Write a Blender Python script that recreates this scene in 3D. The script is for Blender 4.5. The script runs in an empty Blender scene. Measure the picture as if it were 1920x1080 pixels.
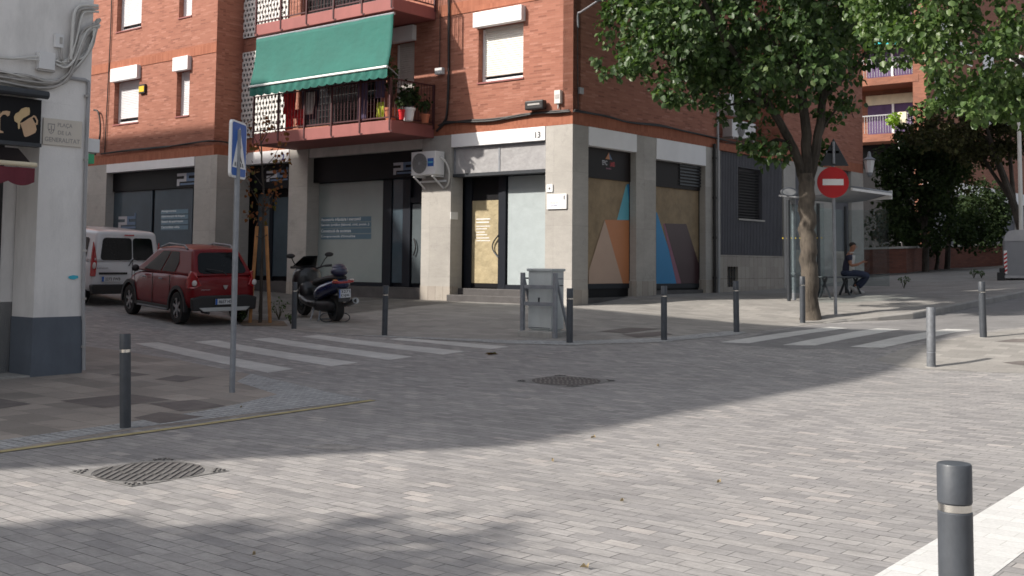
import bpy, bmesh, math, random
import numpy as np
from mathutils import Vector, Matrix
R = math.radians
random.seed(7); np.random.seed(7)
scene = bpy.context.scene
COL = scene.collection

# ---------------------------------------------------------------- camera
CAM_H = 1.59; PITCH = R(4.0); ROLL = .009; FPX = 2110.0; PY0 = 347.5
cF = Vector((0, math.cos(PITCH), math.sin(PITCH)))
_r = Vector((1, 0, 0)); _u = Vector((0, -math.sin(PITCH), math.cos(PITCH)))
cR = _r * math.cos(ROLL) + _u * math.sin(ROLL)
cU = _u * math.cos(ROLL) - _r * math.sin(ROLL)
EYE = Vector((0, 0, CAM_H))
cd = bpy.data.cameras.new('camera'); cam = bpy.data.objects.new('camera', cd); COL.objects.link(cam)
cam.matrix_world = Matrix(((cR.x, cU.x, -cF.x, EYE.x), (cR.y, cU.y, -cF.y, EYE.y), (cR.z, cU.z, -cF.z, EYE.z), (0, 0, 0, 1)))
cd.sensor_width = 36; cd.lens = 36 * FPX / 1920
cd.shift_x = 0; cd.shift_y = -(540 - PY0) / 1920
cd.clip_end = 1500
cd.dof.use_dof = True; cd.dof.focus_distance = 6.5; cd.dof.aperture_fstop = 7.0
scene.camera = cam

# ---------------------------------------------------------------- light
SUN_AZ = R(71.5); SUN_EL = R(37)          # direction the light travels, from +Y towards +X
sv = Vector((math.sin(SUN_AZ) * math.cos(SUN_EL), math.cos(SUN_AZ) * math.cos(SUN_EL), -math.sin(SUN_EL)))
w = bpy.data.worlds.new('World'); scene.world = w; w.use_nodes = True
nt = w.node_tree; nt.nodes.clear()
sky = nt.nodes.new('ShaderNodeTexSky'); sky.sky_type = 'NISHITA'; sky.sun_disc = False
sky.sun_elevation = SUN_EL; sky.sun_rotation = SUN_AZ + math.pi
sky.air_density = 1.0; sky.dust_density = 3.0; sky.ozone_density = 1.0
bg = nt.nodes.new('ShaderNodeBackground'); bg.inputs[1].default_value = 0.14
wo = nt.nodes.new('ShaderNodeOutputWorld')
hs = nt.nodes.new('ShaderNodeHueSaturation'); hs.inputs['Saturation'].default_value = .38; nt.links.new(sky.outputs[0], hs.inputs['Color']); nt.links.new(hs.outputs[0], bg.inputs[0]); nt.links.new(bg.outputs[0], wo.inputs[0])
sd = bpy.data.lights.new('sun', 'SUN'); sd.energy = 4.9; sd.angle = R(0.9); sd.color = (1, .93, .84)
sun = bpy.data.objects.new('sun', sd); COL.objects.link(sun)
sun.rotation_euler = sv.to_track_quat('-Z', 'Y').to_euler()
scene.view_settings.view_transform = 'Standard'; scene.view_settings.look = 'None'
scene.view_settings.exposure = 0.30; scene.view_settings.gamma = 1

# ---------------------------------------------------------------- measuring
def ray(px, py):
    return (cR * ((px - 960) / FPX) + cU * (-(py - PY0) / FPX) + cF)
def atY(px, py, Y):
    d = ray(px, py); return EYE + d * (Y / d.y)

class Fr:
    """vertical facade frame: origin (x,y), unit direction d along the wall, n its outward normal"""
    def __init__(s, o, d, n):
        s.o = Vector((o[0], o[1])); s.d = Vector(d).normalized(); s.n = Vector(n).normalized()
    def pt(s, u, wv, z):
        p = s.o + s.d * u + s.n * wv; return Vector((p.x, p.y, z))
    def pix(s, px, py, wv=0.0):
        r = ray(px, py); n = s.n; o = s.o + n * wv
        t = ((o.x - EYE.x) * n.x + (o.y - EYE.y) * n.y) / (r.x * n.x + r.y * n.y)
        p = EYE + r * t
        return ((p.x - o.x) * s.d.x + (p.y - o.y) * s.d.y, p.z)
    def u(s, px, py=400, wv=0.0): return s.pix(px, py, wv)[0]
    def z(s, px, py, wv=0.0): return s.pix(px, py, wv)[1]
AL = R(50.5)
Ld = Vector((-math.sin(AL), math.cos(AL))); Rd = Vector((math.cos(AL), math.sin(AL)))
C0 = (1.4, 26.0)
FL = Fr(C0, Ld, -Rd)                       # street front receding to the left
FR = Fr(C0, Rd, -Ld)                       # front receding to the right
K0 = (-5.9, 15.6)
FW = Fr(K0, Rd, -Ld)                       # white building, u negative towards the camera
FWB = Fr(K0, Ld, Rd)                       # its far side along the side street

def sstep(a, b, x):
    t = min(1, max(0, (x - a) / (b - a))); return t * t * (3 - 2 * t)
def raise_(x, y):
    s = (x - C0[0]) * Rd.x + (y - C0[1]) * Rd.y
    return .13 * sstep(1.2, 3.0, s)

# ground heights, thin plate spline through measured points
def zat(px, py, Y, up=0):
    p = atY(px, py, Y); return (p.x, p.y, p.z - (raise_(p.x, p.y) if up else 0))
ctrl = [(-3, 3, 0), (3, 3, 0), (0, 6, 0), (-4, 8, 0), (3, 8, 0), (0, 11, 0), (6, 9, .02), (-7, 6, 0), (0, -6, 0), (-14, 0, 0), (14, 2, .05),
        (-6.4, 15, .03), (-10, 11, .02), (3, 13.5, .02), (7, 13, .05), (12, 12, .2), (-5.9, 15.6, .05), (-4, 15.5, .03), (0, 15, .02),
        (-12, 20.5, .45), (-20, 27, 1.0), (-30, 36, 1.6), (20, -6, .1), (-20, -10, -.1), (0, -20, -.1), (40, 10, 1.0), (30, 30, 2.2), (45, 60, 4.0), (-30, 60, 2.2), (0, 60, 2.0)]
ctrl += [zat(1747, 688, 17.4), zat(1068, 643, 20), zat(1245, 638, 20), zat(1381, 622, 21.3), zat(1505, 605, 23.6, 1), zat(1843, 633, 19.1),
         zat(720, 628, 22), zat(551, 617, 23), zat(335, 608, 23.6), zat(235, 575, 27.4), zat(1073, 573, 26), zat(815, 563, 28.7), zat(540, 551, 32.5),
         zat(1350, 549, 31.3, 1), zat(1475, 541, 34.5, 1), zat(1635, 520, 39.7, 1), zat(1523, 598, 24, 1), zat(1488, 562, 27.5, 1), zat(1605, 550, 29.5, 1),
         zat(1700, 512, 42, 1), zat(1850, 498, 52, 1), zat(1900, 525, 36, 1), zat(1760, 587, 25.3), zat(1920, 553, 29.0)]
cp = np.array(ctrl)
def _k(r2): return np.where(r2 > 1e-12, .5 * r2 * np.log(np.maximum(r2, 1e-12)), 0)
n_ = len(cp); d2 = ((cp[:, None, :2] - cp[None, :, :2]) ** 2).sum(-1)
A = np.zeros((n_ + 3, n_ + 3)); A[:n_, :n_] = _k(d2) + np.eye(n_) * 1.2
A[:n_, n_] = 1; A[:n_, n_ + 1:] = cp[:, :2]; A[n_, :n_] = 1; A[n_ + 1:, :n_] = cp[:, :2].T
sol = np.linalg.solve(A, np.concatenate([cp[:, 2], np.zeros(3)]))
GX0, GX1, GY0, GY1 = -48, 60, -30, 80
gx = np.arange(GX0, GX1 + 1); gy = np.arange(GY0, GY1 + 1)
XX, YY = np.meshgrid(gx.astype(float), gy.astype(float), indexing='ij')
ZZ = sol[n_] + sol[n_ + 1] * XX + sol[n_ + 2] * YY
for i in range(n_):
    ZZ += sol[i] * _k((XX - cp[i, 0]) ** 2 + (YY - cp[i, 1]) ** 2)
ZZ = np.clip(ZZ, -.5, 4.5)
def zg(x, y):
    x = min(max(x, GX0), GX1 - 1e-6); y = min(max(y, GY0), GY1 - 1e-6)
    i = int(math.floor(x)) - GX0; j = int(math.floor(y)) - GY0
    fx = x - math.floor(x); fy = y - math.floor(y)
    z00 = ZZ[i, j]; z10 = ZZ[i + 1, j]; z01 = ZZ[i, j + 1]; z11 = ZZ[i + 1, j + 1]
    if fx >= fy: return float(z00 + (z10 - z00) * fx + (z11 - z10) * fy)
    return float(z00 + (z01 - z00) * fy + (z11 - z01) * fx)
def zp(x, y): return zg(x, y) + raise_(x, y)
def G(px, py, up=False):
    r = ray(px, py); f = zp if up else zg
    t0 = 1.0; prev = 1.0; t = 1.0
    while t < 140:
        p = EYE + r * t
        if p.z < f(p.x, p.y): break
        prev = t; t += .25
    lo, hi = prev, t
    for _ in range(30):
        m = (lo + hi) / 2; p = EYE + r * m
        if p.z < f(p.x, p.y): hi = m
        else: lo = m
    p = EYE + r * hi
    return Vector((p.x, p.y, f(p.x, p.y)))

# ---------------------------------------------------------------- materials
M = {}
def nodes_of(m):
    m.use_nodes = True; t = m.node_tree; t.nodes.clear()
    o = t.nodes.new('ShaderNodeOutputMaterial'); b = t.nodes.new('ShaderNodeBsdfPrincipled')
    t.links.new(b.outputs[0], o.inputs[0]); return t, b, o
def N(t, typ, **kw):
    n = t.nodes.new(typ)
    for k, v in kw.items():
        if k.startswith('i_'):
            k2 = k[2:]; n.inputs[int(k2) if k2.isdigit() else k2.replace('_', ' ')].default_value = v
        else: setattr(n, k, v)
    return n
def ramp(t, fac, stops, interp='LINEAR'):
    r = t.nodes.new('ShaderNodeValToRGB'); r.color_ramp.interpolation = interp
    e = r.color_ramp.elements
    while len(e) < len(stops): e.new(.5)
    for el, (p, c) in zip(e, stops):
        el.position = p; el.color = (c[0], c[1], c[2], 1) if hasattr(c, '__len__') else (c, c, c, 1)
    t.links.new(fac, r.inputs[0]); return r.outputs[0]
def mixc(t, fac, a, b, mode='MIX'):
    m = t.nodes.new('ShaderNodeMix'); m.data_type = 'RGBA'; m.blend_type = mode
    for i, v in ((0, fac), (6, a), (7, b)):
        if hasattr(v, 'links') or hasattr(v, 'is_linked'): t.links.new(v, m.inputs[i])
        else: m.inputs[i].default_value = v if i == 0 else (v[0], v[1], v[2], 1)
    return m.outputs[2]
def bump(t, b, h, s, d=.01):
    n = t.nodes.new('ShaderNodeBump'); n.inputs['Strength'].default_value = s; n.inputs['Distance'].default_value = d
    t.links.new(h, n.inputs['Height']); t.links.new(n.outputs[0], b.inputs['Normal'])
def pm(name, col, rough=.6, metal=0., var=.12, vs=2.5, bs=0., bscale=60., coat=0., spec=.5, stain=0., bd=.01):
    m = bpy.data.materials.new(name); t, b, o = nodes_of(m)
    tc = N(t, 'ShaderNodeTexCoord')
    n1 = N(t, 'ShaderNodeTexNoise', i_Scale=vs, i_Detail=6., i_Roughness=.62); t.links.new(tc.outputs['Object'], n1.inputs['Vector'])
    lo = [c * (1 - var) for c in col]; hi = [min(1, c * (1 + var)) for c in col]
    c = ramp(t, n1.outputs[0], [(.3, lo), (.7, hi)])
    if stain:
        n2 = N(t, 'ShaderNodeTexNoise', i_Scale=vs * .35 + .3, i_Detail=8., i_Roughness=.75)
        mp = N(t, 'ShaderNodeMapping'); mp.inputs['Scale'].default_value = (1.6, 1.6, .5)
        t.links.new(tc.outputs['Object'], mp.inputs[0]); t.links.new(mp.outputs[0], n2.inputs['Vector'])
        f = ramp(t, n2.outputs[0], [(.45, 0), (.72, stain)])
        c = mixc(t, f, c, [x * .45 for x in col])
    t.links.new(c, b.inputs['Base Color'])
    b.inputs['Roughness'].default_value = rough; b.inputs['Metallic'].default_value = metal
    b.inputs['Specular IOR Level'].default_value = spec
    b.inputs['Coat Weight'].default_value = coat; b.inputs['Coat Roughness'].default_value = .05
    if bs:
        n3 = N(t, 'ShaderNodeTexNoise', i_Scale=bscale, i_Detail=5.); t.links.new(tc.outputs['Object'], n3.inputs['Vector'])
        bump(t, b, n3.outputs[0], bs, bd)
    M[name] = m; return m

def brickmat(name, c1, c2, mortar, bw, bh, ms=.006, rot=0., vertical=False, bs=.4, big=.25, rough=.85, tones=None, offset=.5, stain=0., mvis=.5, streak=0., mscale=3.1):
    m = bpy.data.materials.new(name); t, b, o = nodes_of(m)
    uv = N(t, 'ShaderNodeUVMap'); mp = N(t, 'ShaderNodeMapping'); mp.inputs['Rotation'].default_value = (0, 0, rot)
    t.links.new(uv.outputs[0], mp.inputs[0])
    # slight wobble
    nz = N(t, 'ShaderNodeTexNoise', i_Scale=2.3, i_Detail=3.); t.links.new(mp.outputs[0], nz.inputs['Vector'])
    wob = N(t, 'ShaderNodeVectorMath', operation='MULTIPLY_ADD'); wob.inputs[1].default_value = (.012, .012, 0); t.links.new(nz.outputs['Color'], wob.inputs[0]); t.links.new(mp.outputs[0], wob.inputs[2])
    br = N(t, 'ShaderNodeTexBrick', offset=offset); br.inputs['Scale'].default_value = 1
    br.inputs['Brick Width'].default_value = bw; br.inputs['Row Height'].default_value = bh
    br.inputs['Mortar Size'].default_value = ms; br.inputs['Mortar Smooth'].default_value = .3; br.inputs['Bias'].default_value = 0
    br.inputs['Color1'].default_value = (0, 0, 0, 1); br.inputs['Color2'].default_value = (1, 1, 1, 1); br.inputs['Mortar'].default_value = (.5, .5, .5, 1)
    t.links.new(wob.outputs[0], br.inputs['Vector'])
    st = tones or [(0, c1), (1, c2)]
    c = ramp(t, br.outputs['Color'], st)
    n1 = N(t, 'ShaderNodeTexNoise', i_Scale=.5, i_Detail=8., i_Roughness=.65); t.links.new(mp.outputs[0], n1.inputs['Vector'])
    g = ramp(t, n1.outputs[0], [(.28, 1 - big), (.72, 1 + big * .6)])
    c = mixc(t, 1.0, c, g, 'MULTIPLY')
    n2 = N(t, 'ShaderNodeTexNoise', i_Scale=38., i_Detail=6., i_Roughness=.7); t.links.new(mp.outputs[0], n2.inputs['Vector'])
    g2 = ramp(t, n2.outputs[0], [(.25, .84), (.75, 1.12)])
    c = mixc(t, 1.0, c, g2, 'MULTIPLY')
    if stain:
        n4 = N(t, 'ShaderNodeTexNoise', i_Scale=1.7, i_Detail=9., i_Roughness=.8); t.links.new(mp.outputs[0], n4.inputs['Vector'])
        c = mixc(t, ramp(t, n4.outputs[0], [(.56, 0), (.68, stain)]), c, [x * .55 for x in c1])
    nm = N(t, 'ShaderNodeTexNoise', i_Scale=mscale, i_Detail=3., i_Roughness=.6); t.links.new(mp.outputs[0], nm.inputs['Vector'])
    mf_ = N(t, 'ShaderNodeMath', operation='MULTIPLY'); t.links.new(br.outputs['Fac'], mf_.inputs[0]); t.links.new(ramp(t, nm.outputs[0], [(.46, mvis), (.64, 1)]), mf_.inputs[1])
    if streak:
        ns = N(t, 'ShaderNodeTexNoise', i_Scale=1., i_Detail=6., i_Roughness=.7); ms_ = N(t, 'ShaderNodeMapping'); ms_.inputs['Scale'].default_value = (3.5, 11, 1); t.links.new(mp.outputs[0], ms_.inputs[0]); t.links.new(ms_.outputs[0], ns.inputs['Vector'])
        c = mixc(t, 1.0, c, ramp(t, ns.outputs[0], [(.3, 1 - streak), (.7, 1 + streak)]), 'MULTIPLY')
    c = mixc(t, mf_.outputs[0], c, mortar)
    t.links.new(c, b.inputs['Base Color']); b.inputs['Roughness'].default_value = rough
    sub = N(t, 'ShaderNodeMath', operation='MULTIPLY_ADD'); sub.inputs[1].default_value = -1; t.links.new(br.outputs['Fac'], sub.inputs[0]); t.links.new(n2.outputs[0], sub.inputs[2])
    bump(t, b, sub.outputs[0], bs, .006)
    M[name] = m; return m

def glassmat(name, col, rough=.06, spec=.6, var=.2, vs=1.2):
    m = pm(name, col, rough, 0, var, vs, spec=spec); return m
def emit(name, col, s=1):
    m = bpy.data.materials.new(name); t, b, o = nodes_of(m)
    b.inputs['Base Color'].default_value = (*col, 1); M[name] = m

# ---------------------------------------------------------------- mesh builder
class MB:
    def __init__(s): s.v = []; s.f = []
    def add(s, vs, fs):
        o = len(s.v); s.v += [tuple(v) for v in vs]; s.f += [tuple(i + o for i in f) for f in fs]
    def box(s, p, a, b, c):
        p, a, b, c = Vector(p), Vector(a), Vector(b), Vector(c)
        s.add([p, p + a, p + a + b, p + b, p + c, p + a + c, p + a + b + c, p + b + c],
              [(0, 3, 2, 1), (4, 5, 6, 7), (0, 1, 5, 4), (1, 2, 6, 5), (2, 3, 7, 6), (3, 0, 4, 7)])
        return s
    def lbox(s, x0, x1, y0, y1, z0, z1): return s.box((x0, y0, z0), (x1 - x0, 0, 0), (0, y1 - y0, 0), (0, 0, z1 - z0))
    def fbox(s, fr, u0, u1, w0, w1, z0, z1):
        p = fr.pt(u0, w0, z0); return s.box(p, fr.pt(u1, w0, z0) - p, fr.pt(u0, w1, z0) - p, Vector((0, 0, z1 - z0)))
    def fquad(s, fr, u0, u1, wv, z0, z1):
        s.add([fr.pt(u0, wv, z0), fr.pt(u1, wv, z0), fr.pt(u1, wv, z1), fr.pt(u0, wv, z1)], [(0, 1, 2, 3)]); return s
    def ring(s, c, ax, r, n, ref=None):
        ax = Vector(ax).normalized()
        ref = Vector(ref) if ref is not None else (Vector((0, 0, 1)) if abs(ax.z) < .9 else Vector((1, 0, 0)))
        a = ref.cross(ax).normalized(); b = ax.cross(a)
        return [Vector(c) + (a * math.cos(2 * math.pi * i / n) + b * math.sin(2 * math.pi * i / n)) * r for i in range(n)]
    def cyl(s, p0, p1, r0, r1=None, n=14, cap=True):
        r1 = r0 if r1 is None else r1; p0 = Vector(p0); p1 = Vector(p1); ax = p1 - p0
        vs = s.ring(p0, ax, r0, n) + s.ring(p1, ax, r1, n)
        fs = [(i, (i + 1) % n, n + (i + 1) % n, n + i) for i in range(n)]
        if cap: fs += [tuple(range(n - 1, -1, -1)), tuple(range(n, 2 * n))]
        s.add(vs, fs); return s
    def tube(s, pts, r, n=6, cap=True):
        pts = [Vector(p) for p in pts]; k = len(pts); rs = r if hasattr(r, '__len__') else [r] * k
        vs = []; ref = Vector((.13, .21, .97))
        for i, p in enumerate(pts):
            t = (pts[min(i + 1, k - 1)] - pts[max(i - 1, 0)]).normalized()
            if t.length < .5: t = Vector((0, 0, 1))
            a = ref - t * ref.dot(t)
            if a.length < .05: ref = Vector((.9, .3, .1)); a = ref - t * ref.dot(t)
            a.normalize(); ref = a; b = t.cross(a)
            vs += [p + (a * math.cos(2 * math.pi * j / n) + b * math.sin(2 * math.pi * j / n)) * rs[i] for j in range(n)]
        fs = [(i * n + j, i * n + (j + 1) % n, (i + 1) * n + (j + 1) % n, (i + 1) * n + j) for i in range(k - 1) for j in range(n)]
        if cap: fs += [tuple(range(n - 1, -1, -1)), tuple(range((k - 1) * n, k * n))]
        s.add(vs, fs); return s
    def sph(s, c, r, n=12, m=8, rot=None):
        c = Vector(c); r = (r, r, r) if not hasattr(r, '__len__') else r; rot = rot or Matrix.Identity(3)
        vs = [c + rot @ Vector((0, 0, -r[2]))]
        for j in range(1, m):
            ph = -math.pi / 2 + math.pi * j / m
            for i in range(n):
                th = 2 * math.pi * i / n
                vs.append(c + rot @ Vector((r[0] * math.cos(ph) * math.cos(th), r[1] * math.cos(ph) * math.sin(th), r[2] * math.sin(ph))))
        vs.append(c + rot @ Vector((0, 0, r[2]))); top = len(vs) - 1
        fs = [(0, 1 + (i + 1) % n, 1 + i) for i in range(n)]
        for j in range(m - 2):
            a = 1 + j * n
            fs += [(a + i, a + (i + 1) % n, a + n + (i + 1) % n, a + n + i) for i in range(n)]
        a = 1 + (m - 2) * n; fs += [(a + i, a + (i + 1) % n, top) for i in range(n)]
        s.add(vs, fs); return s
    def prism(s, pts, ext):
        ext = Vector(ext); pts = [Vector(p) for p in pts]; n = len(pts)
        s.add(pts + [p + ext for p in pts], [tuple(range(n - 1, -1, -1)), tuple(range(n, 2 * n))] + [(i, (i + 1) % n, n + (i + 1) % n, n + i) for i in range(n)]); return s
    def grid(s, rows, closed=False):
        m = len(rows[0]); vs = [p for r in rows for p in r]
        fs = []
        for i in range(len(rows) - 1):
            for j in range(m if closed else m - 1):
                fs.append((i * m + j, i * m + (j + 1) % m, (i + 1) * m + (j + 1) % m, (i + 1) * m + j))
        s.add(vs, fs); return s
    def lathe(s, c, prof, n=20):
        rows = [[Vector(c) + Vector((r * math.cos(2 * math.pi * i / n), r * math.sin(2 * math.pi * i / n), z)) for i in range(n)] for r, z in prof]
        s.grid(rows, True)
        o = len(s.v) - n * len(prof); s.f.append(tuple(o + i for i in range(n - 1, -1, -1))); s.f.append(tuple(len(s.v) - n + i for i in range(n))); return s
    def build(s, name, mat, parent=None, smooth=False, bev=0., sub=0, fixn=True, local=False, thick=0., seg=2):
        off = Vector((0, 0, 0))
        if parent is not None and not local:
            q = parent
            while q is not None: off += q.location; q = q.parent
        me = bpy.data.meshes.new(name)
        me.from_pydata([(v[0] - off.x, v[1] - off.y, v[2] - off.z) for v in s.v], [], s.f)
        if fixn:
            bm = bmesh.new(); bm.from_mesh(me); bmesh.ops.recalc_face_normals(bm, faces=bm.faces); bm.to_mesh(me); bm.free()
        boxuv(me, off)
        if smooth:
            me.polygons.foreach_set('use_smooth', [True] * len(me.polygons))
            if not sub: me.set_sharp_from_angle(angle=R(40))
        me.materials.append(M[mat] if isinstance(mat, str) else mat)
        o = bpy.data.objects.new(name, me); COL.objects.link(o)
        if parent is not None: o.parent = parent
        if thick: md = o.modifiers.new('t', 'SOLIDIFY'); md.thickness = thick; md.offset = 0
        if bev: md = o.modifiers.new('b', 'BEVEL'); md.width = bev; md.segments = seg; md.limit_method = 'ANGLE'; md.harden_normals = False
        if sub: md = o.modifiers.new('s', 'SUBSURF'); md.levels = sub; md.render_levels = sub
        return o
def boxuv(me, off=Vector((0, 0, 0))):
    uv = me.uv_layers.new(name='UVMap')
    n = len(me.loops)
    if n == 0: return
    co = np.empty(len(me.vertices) * 3); me.vertices.foreach_get('co', co); co = co.reshape(-1, 3) + np.array(off)
    li = np.empty(n, dtype=np.int32); me.loops.foreach_get('vertex_index', li)
    pn = np.empty(len(me.polygons) * 3); me.polygons.foreach_get('normal', pn); pn = pn.reshape(-1, 3)
    tot = np.empty(len(me.polygons), dtype=np.int32); me.polygons.foreach_get('loop_total', tot)
    nl = np.repeat(pn, tot, axis=0); p = co[li]
    flat = np.abs(nl[:, 2]) > .7
    tx = -nl[:, 1]; ty = nl[:, 0]; L = np.maximum(np.hypot(tx, ty), 1e-6); tx /= L; ty /= L
    u = np.where(flat, p[:, 0], p[:, 0] * tx + p[:, 1] * ty); v = np.where(flat, p[:, 1], p[:, 2])
    uv.data.foreach_set('uv', np.stack([u, v], 1).ravel())

def tag(o, label, cat, group=None):
    o['label'] = label; o['category'] = cat
    if group: o['group'] = group
    return o
def thing(name, label, cat, loc, rz=0, group=None):
    o = bpy.data.objects.new(name, None); COL.objects.link(o); o.location = loc; o.rotation_euler = (0, 0, rz)
    o.empty_display_size = .2
    return tag(o, label, cat, group)
def struct(o, kind='structure'): o['kind'] = kind; return o
def copy_tree(o, parent=None):
    c = o.copy(); COL.objects.link(c)
    if parent is not None: c.parent = parent
    for ch in [x for x in list(COL.objects) if x.parent == o]:
        copy_tree(ch, c)
    return c

def text(name, s, org, right, up, mat, parent=None, width=None, height=None, bold=0., depth=.002, align='LEFT', local=False):
    """flat lettering as mesh; width and height in metres of the whole string"""
    cu = bpy.data.curves.new(name, 'FONT'); cu.body = s; cu.size = 1; cu.offset = bold; cu.align_x = align; cu.resolution_u = 3
    cu.space_line = 1.0
    ob = bpy.data.objects.new(name, cu); COL.objects.link(ob)
    dg = bpy.context.evaluated_depsgraph_get(); me = bpy.data.meshes.new_from_object(ob.evaluated_get(dg))
    COL.objects.unlink(ob); bpy.data.objects.remove(ob)
    xs = [v.co.x for v in me.vertices]; ys = [v.co.y for v in me.vertices]
    x0, x1, y0, y1 = min(xs), max(xs), min(ys), max(ys)
    sx = (width / (x1 - x0)) if width else None; sy = (height / (y1 - y0)) if height else None
    sx = sx or sy; sy = sy or sx
    right = Vector(right).normalized(); up = Vector(up).normalized()
    mb = MB(); mb.add([Vector(org) + right * ((v.co.x - x0) * sx) + up * ((v.co.y - y0) * sy) for v in me.vertices], [tuple(p.vertices) for p in me.polygons])
    bpy.data.meshes.remove(me)
    return mb.build(name, mat, parent, fixn=False, local=local)
def ftext(name, s, fr, pxl, pyt, pxr, pyb, wv, mat, parent, bold=0.):
    """text on a facade between two picture corners"""
    u0, z0 = fr.pix(pxl, pyb, wv); u1, z1 = fr.pix(pxr, pyt, wv)
    _, zl = fr.pix(pxl, pyb, wv)
    a = fr.pt(u0, wv, z0); b = fr.pt(u1, wv, z0)
    return text(name, s, a, b - a, (0, 0, 1), mat, parent, width=(b - a).length, height=abs(z1 - z0), bold=bold)

def drape(name, pts, mat, dz=.004, f=None, parent=None):
    """sheet lying on the ground; cut along the ground grid so it follows it"""
    bm = bmesh.new()
    vs = [bm.verts.new((p[0], p[1], 0)) for p in pts]; fc = bm.faces.new(vs); fc.normal_update()
    if fc.normal.z < 0: fc.normal_flip()
    bmesh.ops.triangulate(bm, faces=bm.faces)
    xs = [p[0] for p in pts]; ys = [p[1] for p in pts]
    def cut(co, no):
        bmesh.ops.bisect_plane(bm, geom=bm.verts[:] + bm.edges[:] + bm.faces[:], plane_co=co, plane_no=no, dist=1e-5)
    for x in range(max(GX0, math.floor(min(xs))), min(GX1, math.ceil(max(xs))) + 1): cut((x, 0, 0), (1, 0, 0))
    for y in range(max(GY0, math.floor(min(ys))), min(GY1, math.ceil(max(ys))) + 1): cut((0, y, 0), (0, 1, 0))
    dmin = math.floor(min(y - x for x, y in zip(xs, ys)) - 60); dmax = 0
    dd = [(y - x) for x in (min(xs), max(xs)) for y in (min(ys), max(ys))]
    for d in range(math.floor(min(dd)), math.ceil(max(dd)) + 1): cut((0, d, 0), (-1, 1, 0))
    if f:                                             # finer cuts where the step height varies
        pass
    for v in bm.verts: v.co.z = zg(v.co.x, v.co.y) + dz + (f(v.co.x, v.co.y) if f else 0)
    me = bpy.data.meshes.new(name); bm.to_mesh(me); bm.free(); boxuv(me)
    me.materials.append(M[mat]); o = bpy.data.objects.new(name, me); COL.objects.link(o)
    return o
# ================================================================ materials
LANG = math.atan2(Ld.y, Ld.x)
brickmat('pavers', (.26, .25, .24), (.36, .35, .34), (.085, .083, .083), .23, .115, ms=.005, rot=-LANG, bs=.5, big=.14, rough=.8,
         tones=[(0, (.232, .226, .226)), (.22, (.272, .264, .261)), (.6, (.30, .291, .285)), (.92, (.328, .316, .307)), (1, (.385, .36, .343))], stain=.35, mvis=.42, streak=.20, mscale=4.)
brickmat('band_paint', (.56, .56, .55), (.64, .64, .63), (.42, .42, .40), .27, .135, ms=.004, rot=-LANG, bs=.35, big=.08, rough=.7, stain=.15)
brickmat('zebra_paint', (.50, .50, .49), (.58, .58, .56), (.33, .33, .32), .27, .135, ms=.004, rot=-LANG, bs=.3, big=.2, rough=.75, stain=.45)
brickmat('slab_beige', (.27, .235, .20), (.34, .30, .26), (.16, .145, .13), .60, .40, ms=.007, rot=-LANG, bs=.3, big=.3, stain=.5,
         tones=[(0, (.22, .20, .18)), (.4, (.28, .25, .225)), (1, (.35, .31, .275))])
brickmat('slab_plaza', (.25, .24, .225), (.33, .315, .295), (.17, .165, .155), .40, .20, ms=.005, rot=-LANG, bs=.3, big=.22, stain=.35)
brickmat('tactile', (.33, .34, .345), (.44, .45, .455), (.17, .17, .17), .10, .10, ms=.014, rot=-LANG, bs=.6, big=.15, offset=0., stain=.2)
brickmat('patch_dark', (.13, .115, .11), (.17, .15, .14), (.09, .085, .08), .2, .2, ms=.004, rot=-LANG, bs=.3, big=.2)
brickmat('asphalt_slab', (.19, .187, .187), (.235, .23, .23), (.13, .13, .13), .27, .135, ms=.003, rot=-LANG, bs=.25, big=.25, stain=.3)
brickmat('brick', (.30, .085, .045), (.46, .155, .085), (.30, .145, .10), .26, .052, ms=.006, bs=.35, big=.12, rough=.88,
         tones=[(0, (.235, .088, .058)), (.2, (.31, .12, .079)), (.8, (.36, .146, .098)), (1, (.42, .19, .138))], mvis=.85, streak=.03)
brickmat('brick_band', (.30, .098, .052), (.39, .14, .078), (.32, .12, .07), .26, .065, ms=.006, rot=math.pi / 2, bs=.3, big=.12, rough=.85, offset=0.)
brickmat('brick_far', (.20, .075, .045), (.29, .115, .068), (.20, .11, .085), .30, .07, ms=.008, bs=.3, big=.2)
brickmat('brick_dark', (.13, .045, .03), (.19, .07, .045), (.10, .06, .05), .28, .07, ms=.008, bs=.4, big=.3)
brickmat('stone', (.40, .38, .35), (.46, .44, .41), (.24, .23, .215), 4., 1.25, ms=.004, bs=.4, big=.22, rough=.8, offset=0., stain=.55, streak=.06)
brickmat('stone_tile', (.36, .32, .28), (.43, .39, .34), (.12, .11, .10), .26, .62, ms=.008, bs=.3, big=.2, rough=.8, offset=0., stain=.4)
pm('plaster', (.80, .78, .76), .9, var=.06, vs=1.5, bs=.5, bscale=45, stain=.4, bd=.006)
pm('plinth_paint', (.115, .135, .165), .75, var=.12, vs=2, bs=.3, bscale=40, stain=.3)
pm('white_paint', (.80, .80, .81), .55, var=.04, stain=.12, vs=1.2)
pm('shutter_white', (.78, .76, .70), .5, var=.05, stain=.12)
pm('shutter_shade', (.70, .70, .72), .5, var=.05)  # duller, cooler copy of the white shutter, shade put into its colour
pm('shop_black', (.008, .008, .010), .5, var=.1, spec=.2)
pm('shop_frame', (.012, .015, .022), .45, var=.1, spec=.3)
pm('sign_brown', (.016, .012, .012), .5, var=.1, spec=.2)
pm('step_dark', (.075, .07, .07), .6, var=.2, vs=4, bs=.2)
glassmat('glass_dark', (.012, .014, .017), .05, .5)
glassmat('glass_office', (.32, .365, .355), .06, .5, var=.05)
glassmat('glass_blue', (.06, .085, .105), .04, .6, var=.15)
glassmat('glass_door', (.10, .12, .13), .08, .5, var=.15)
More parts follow.
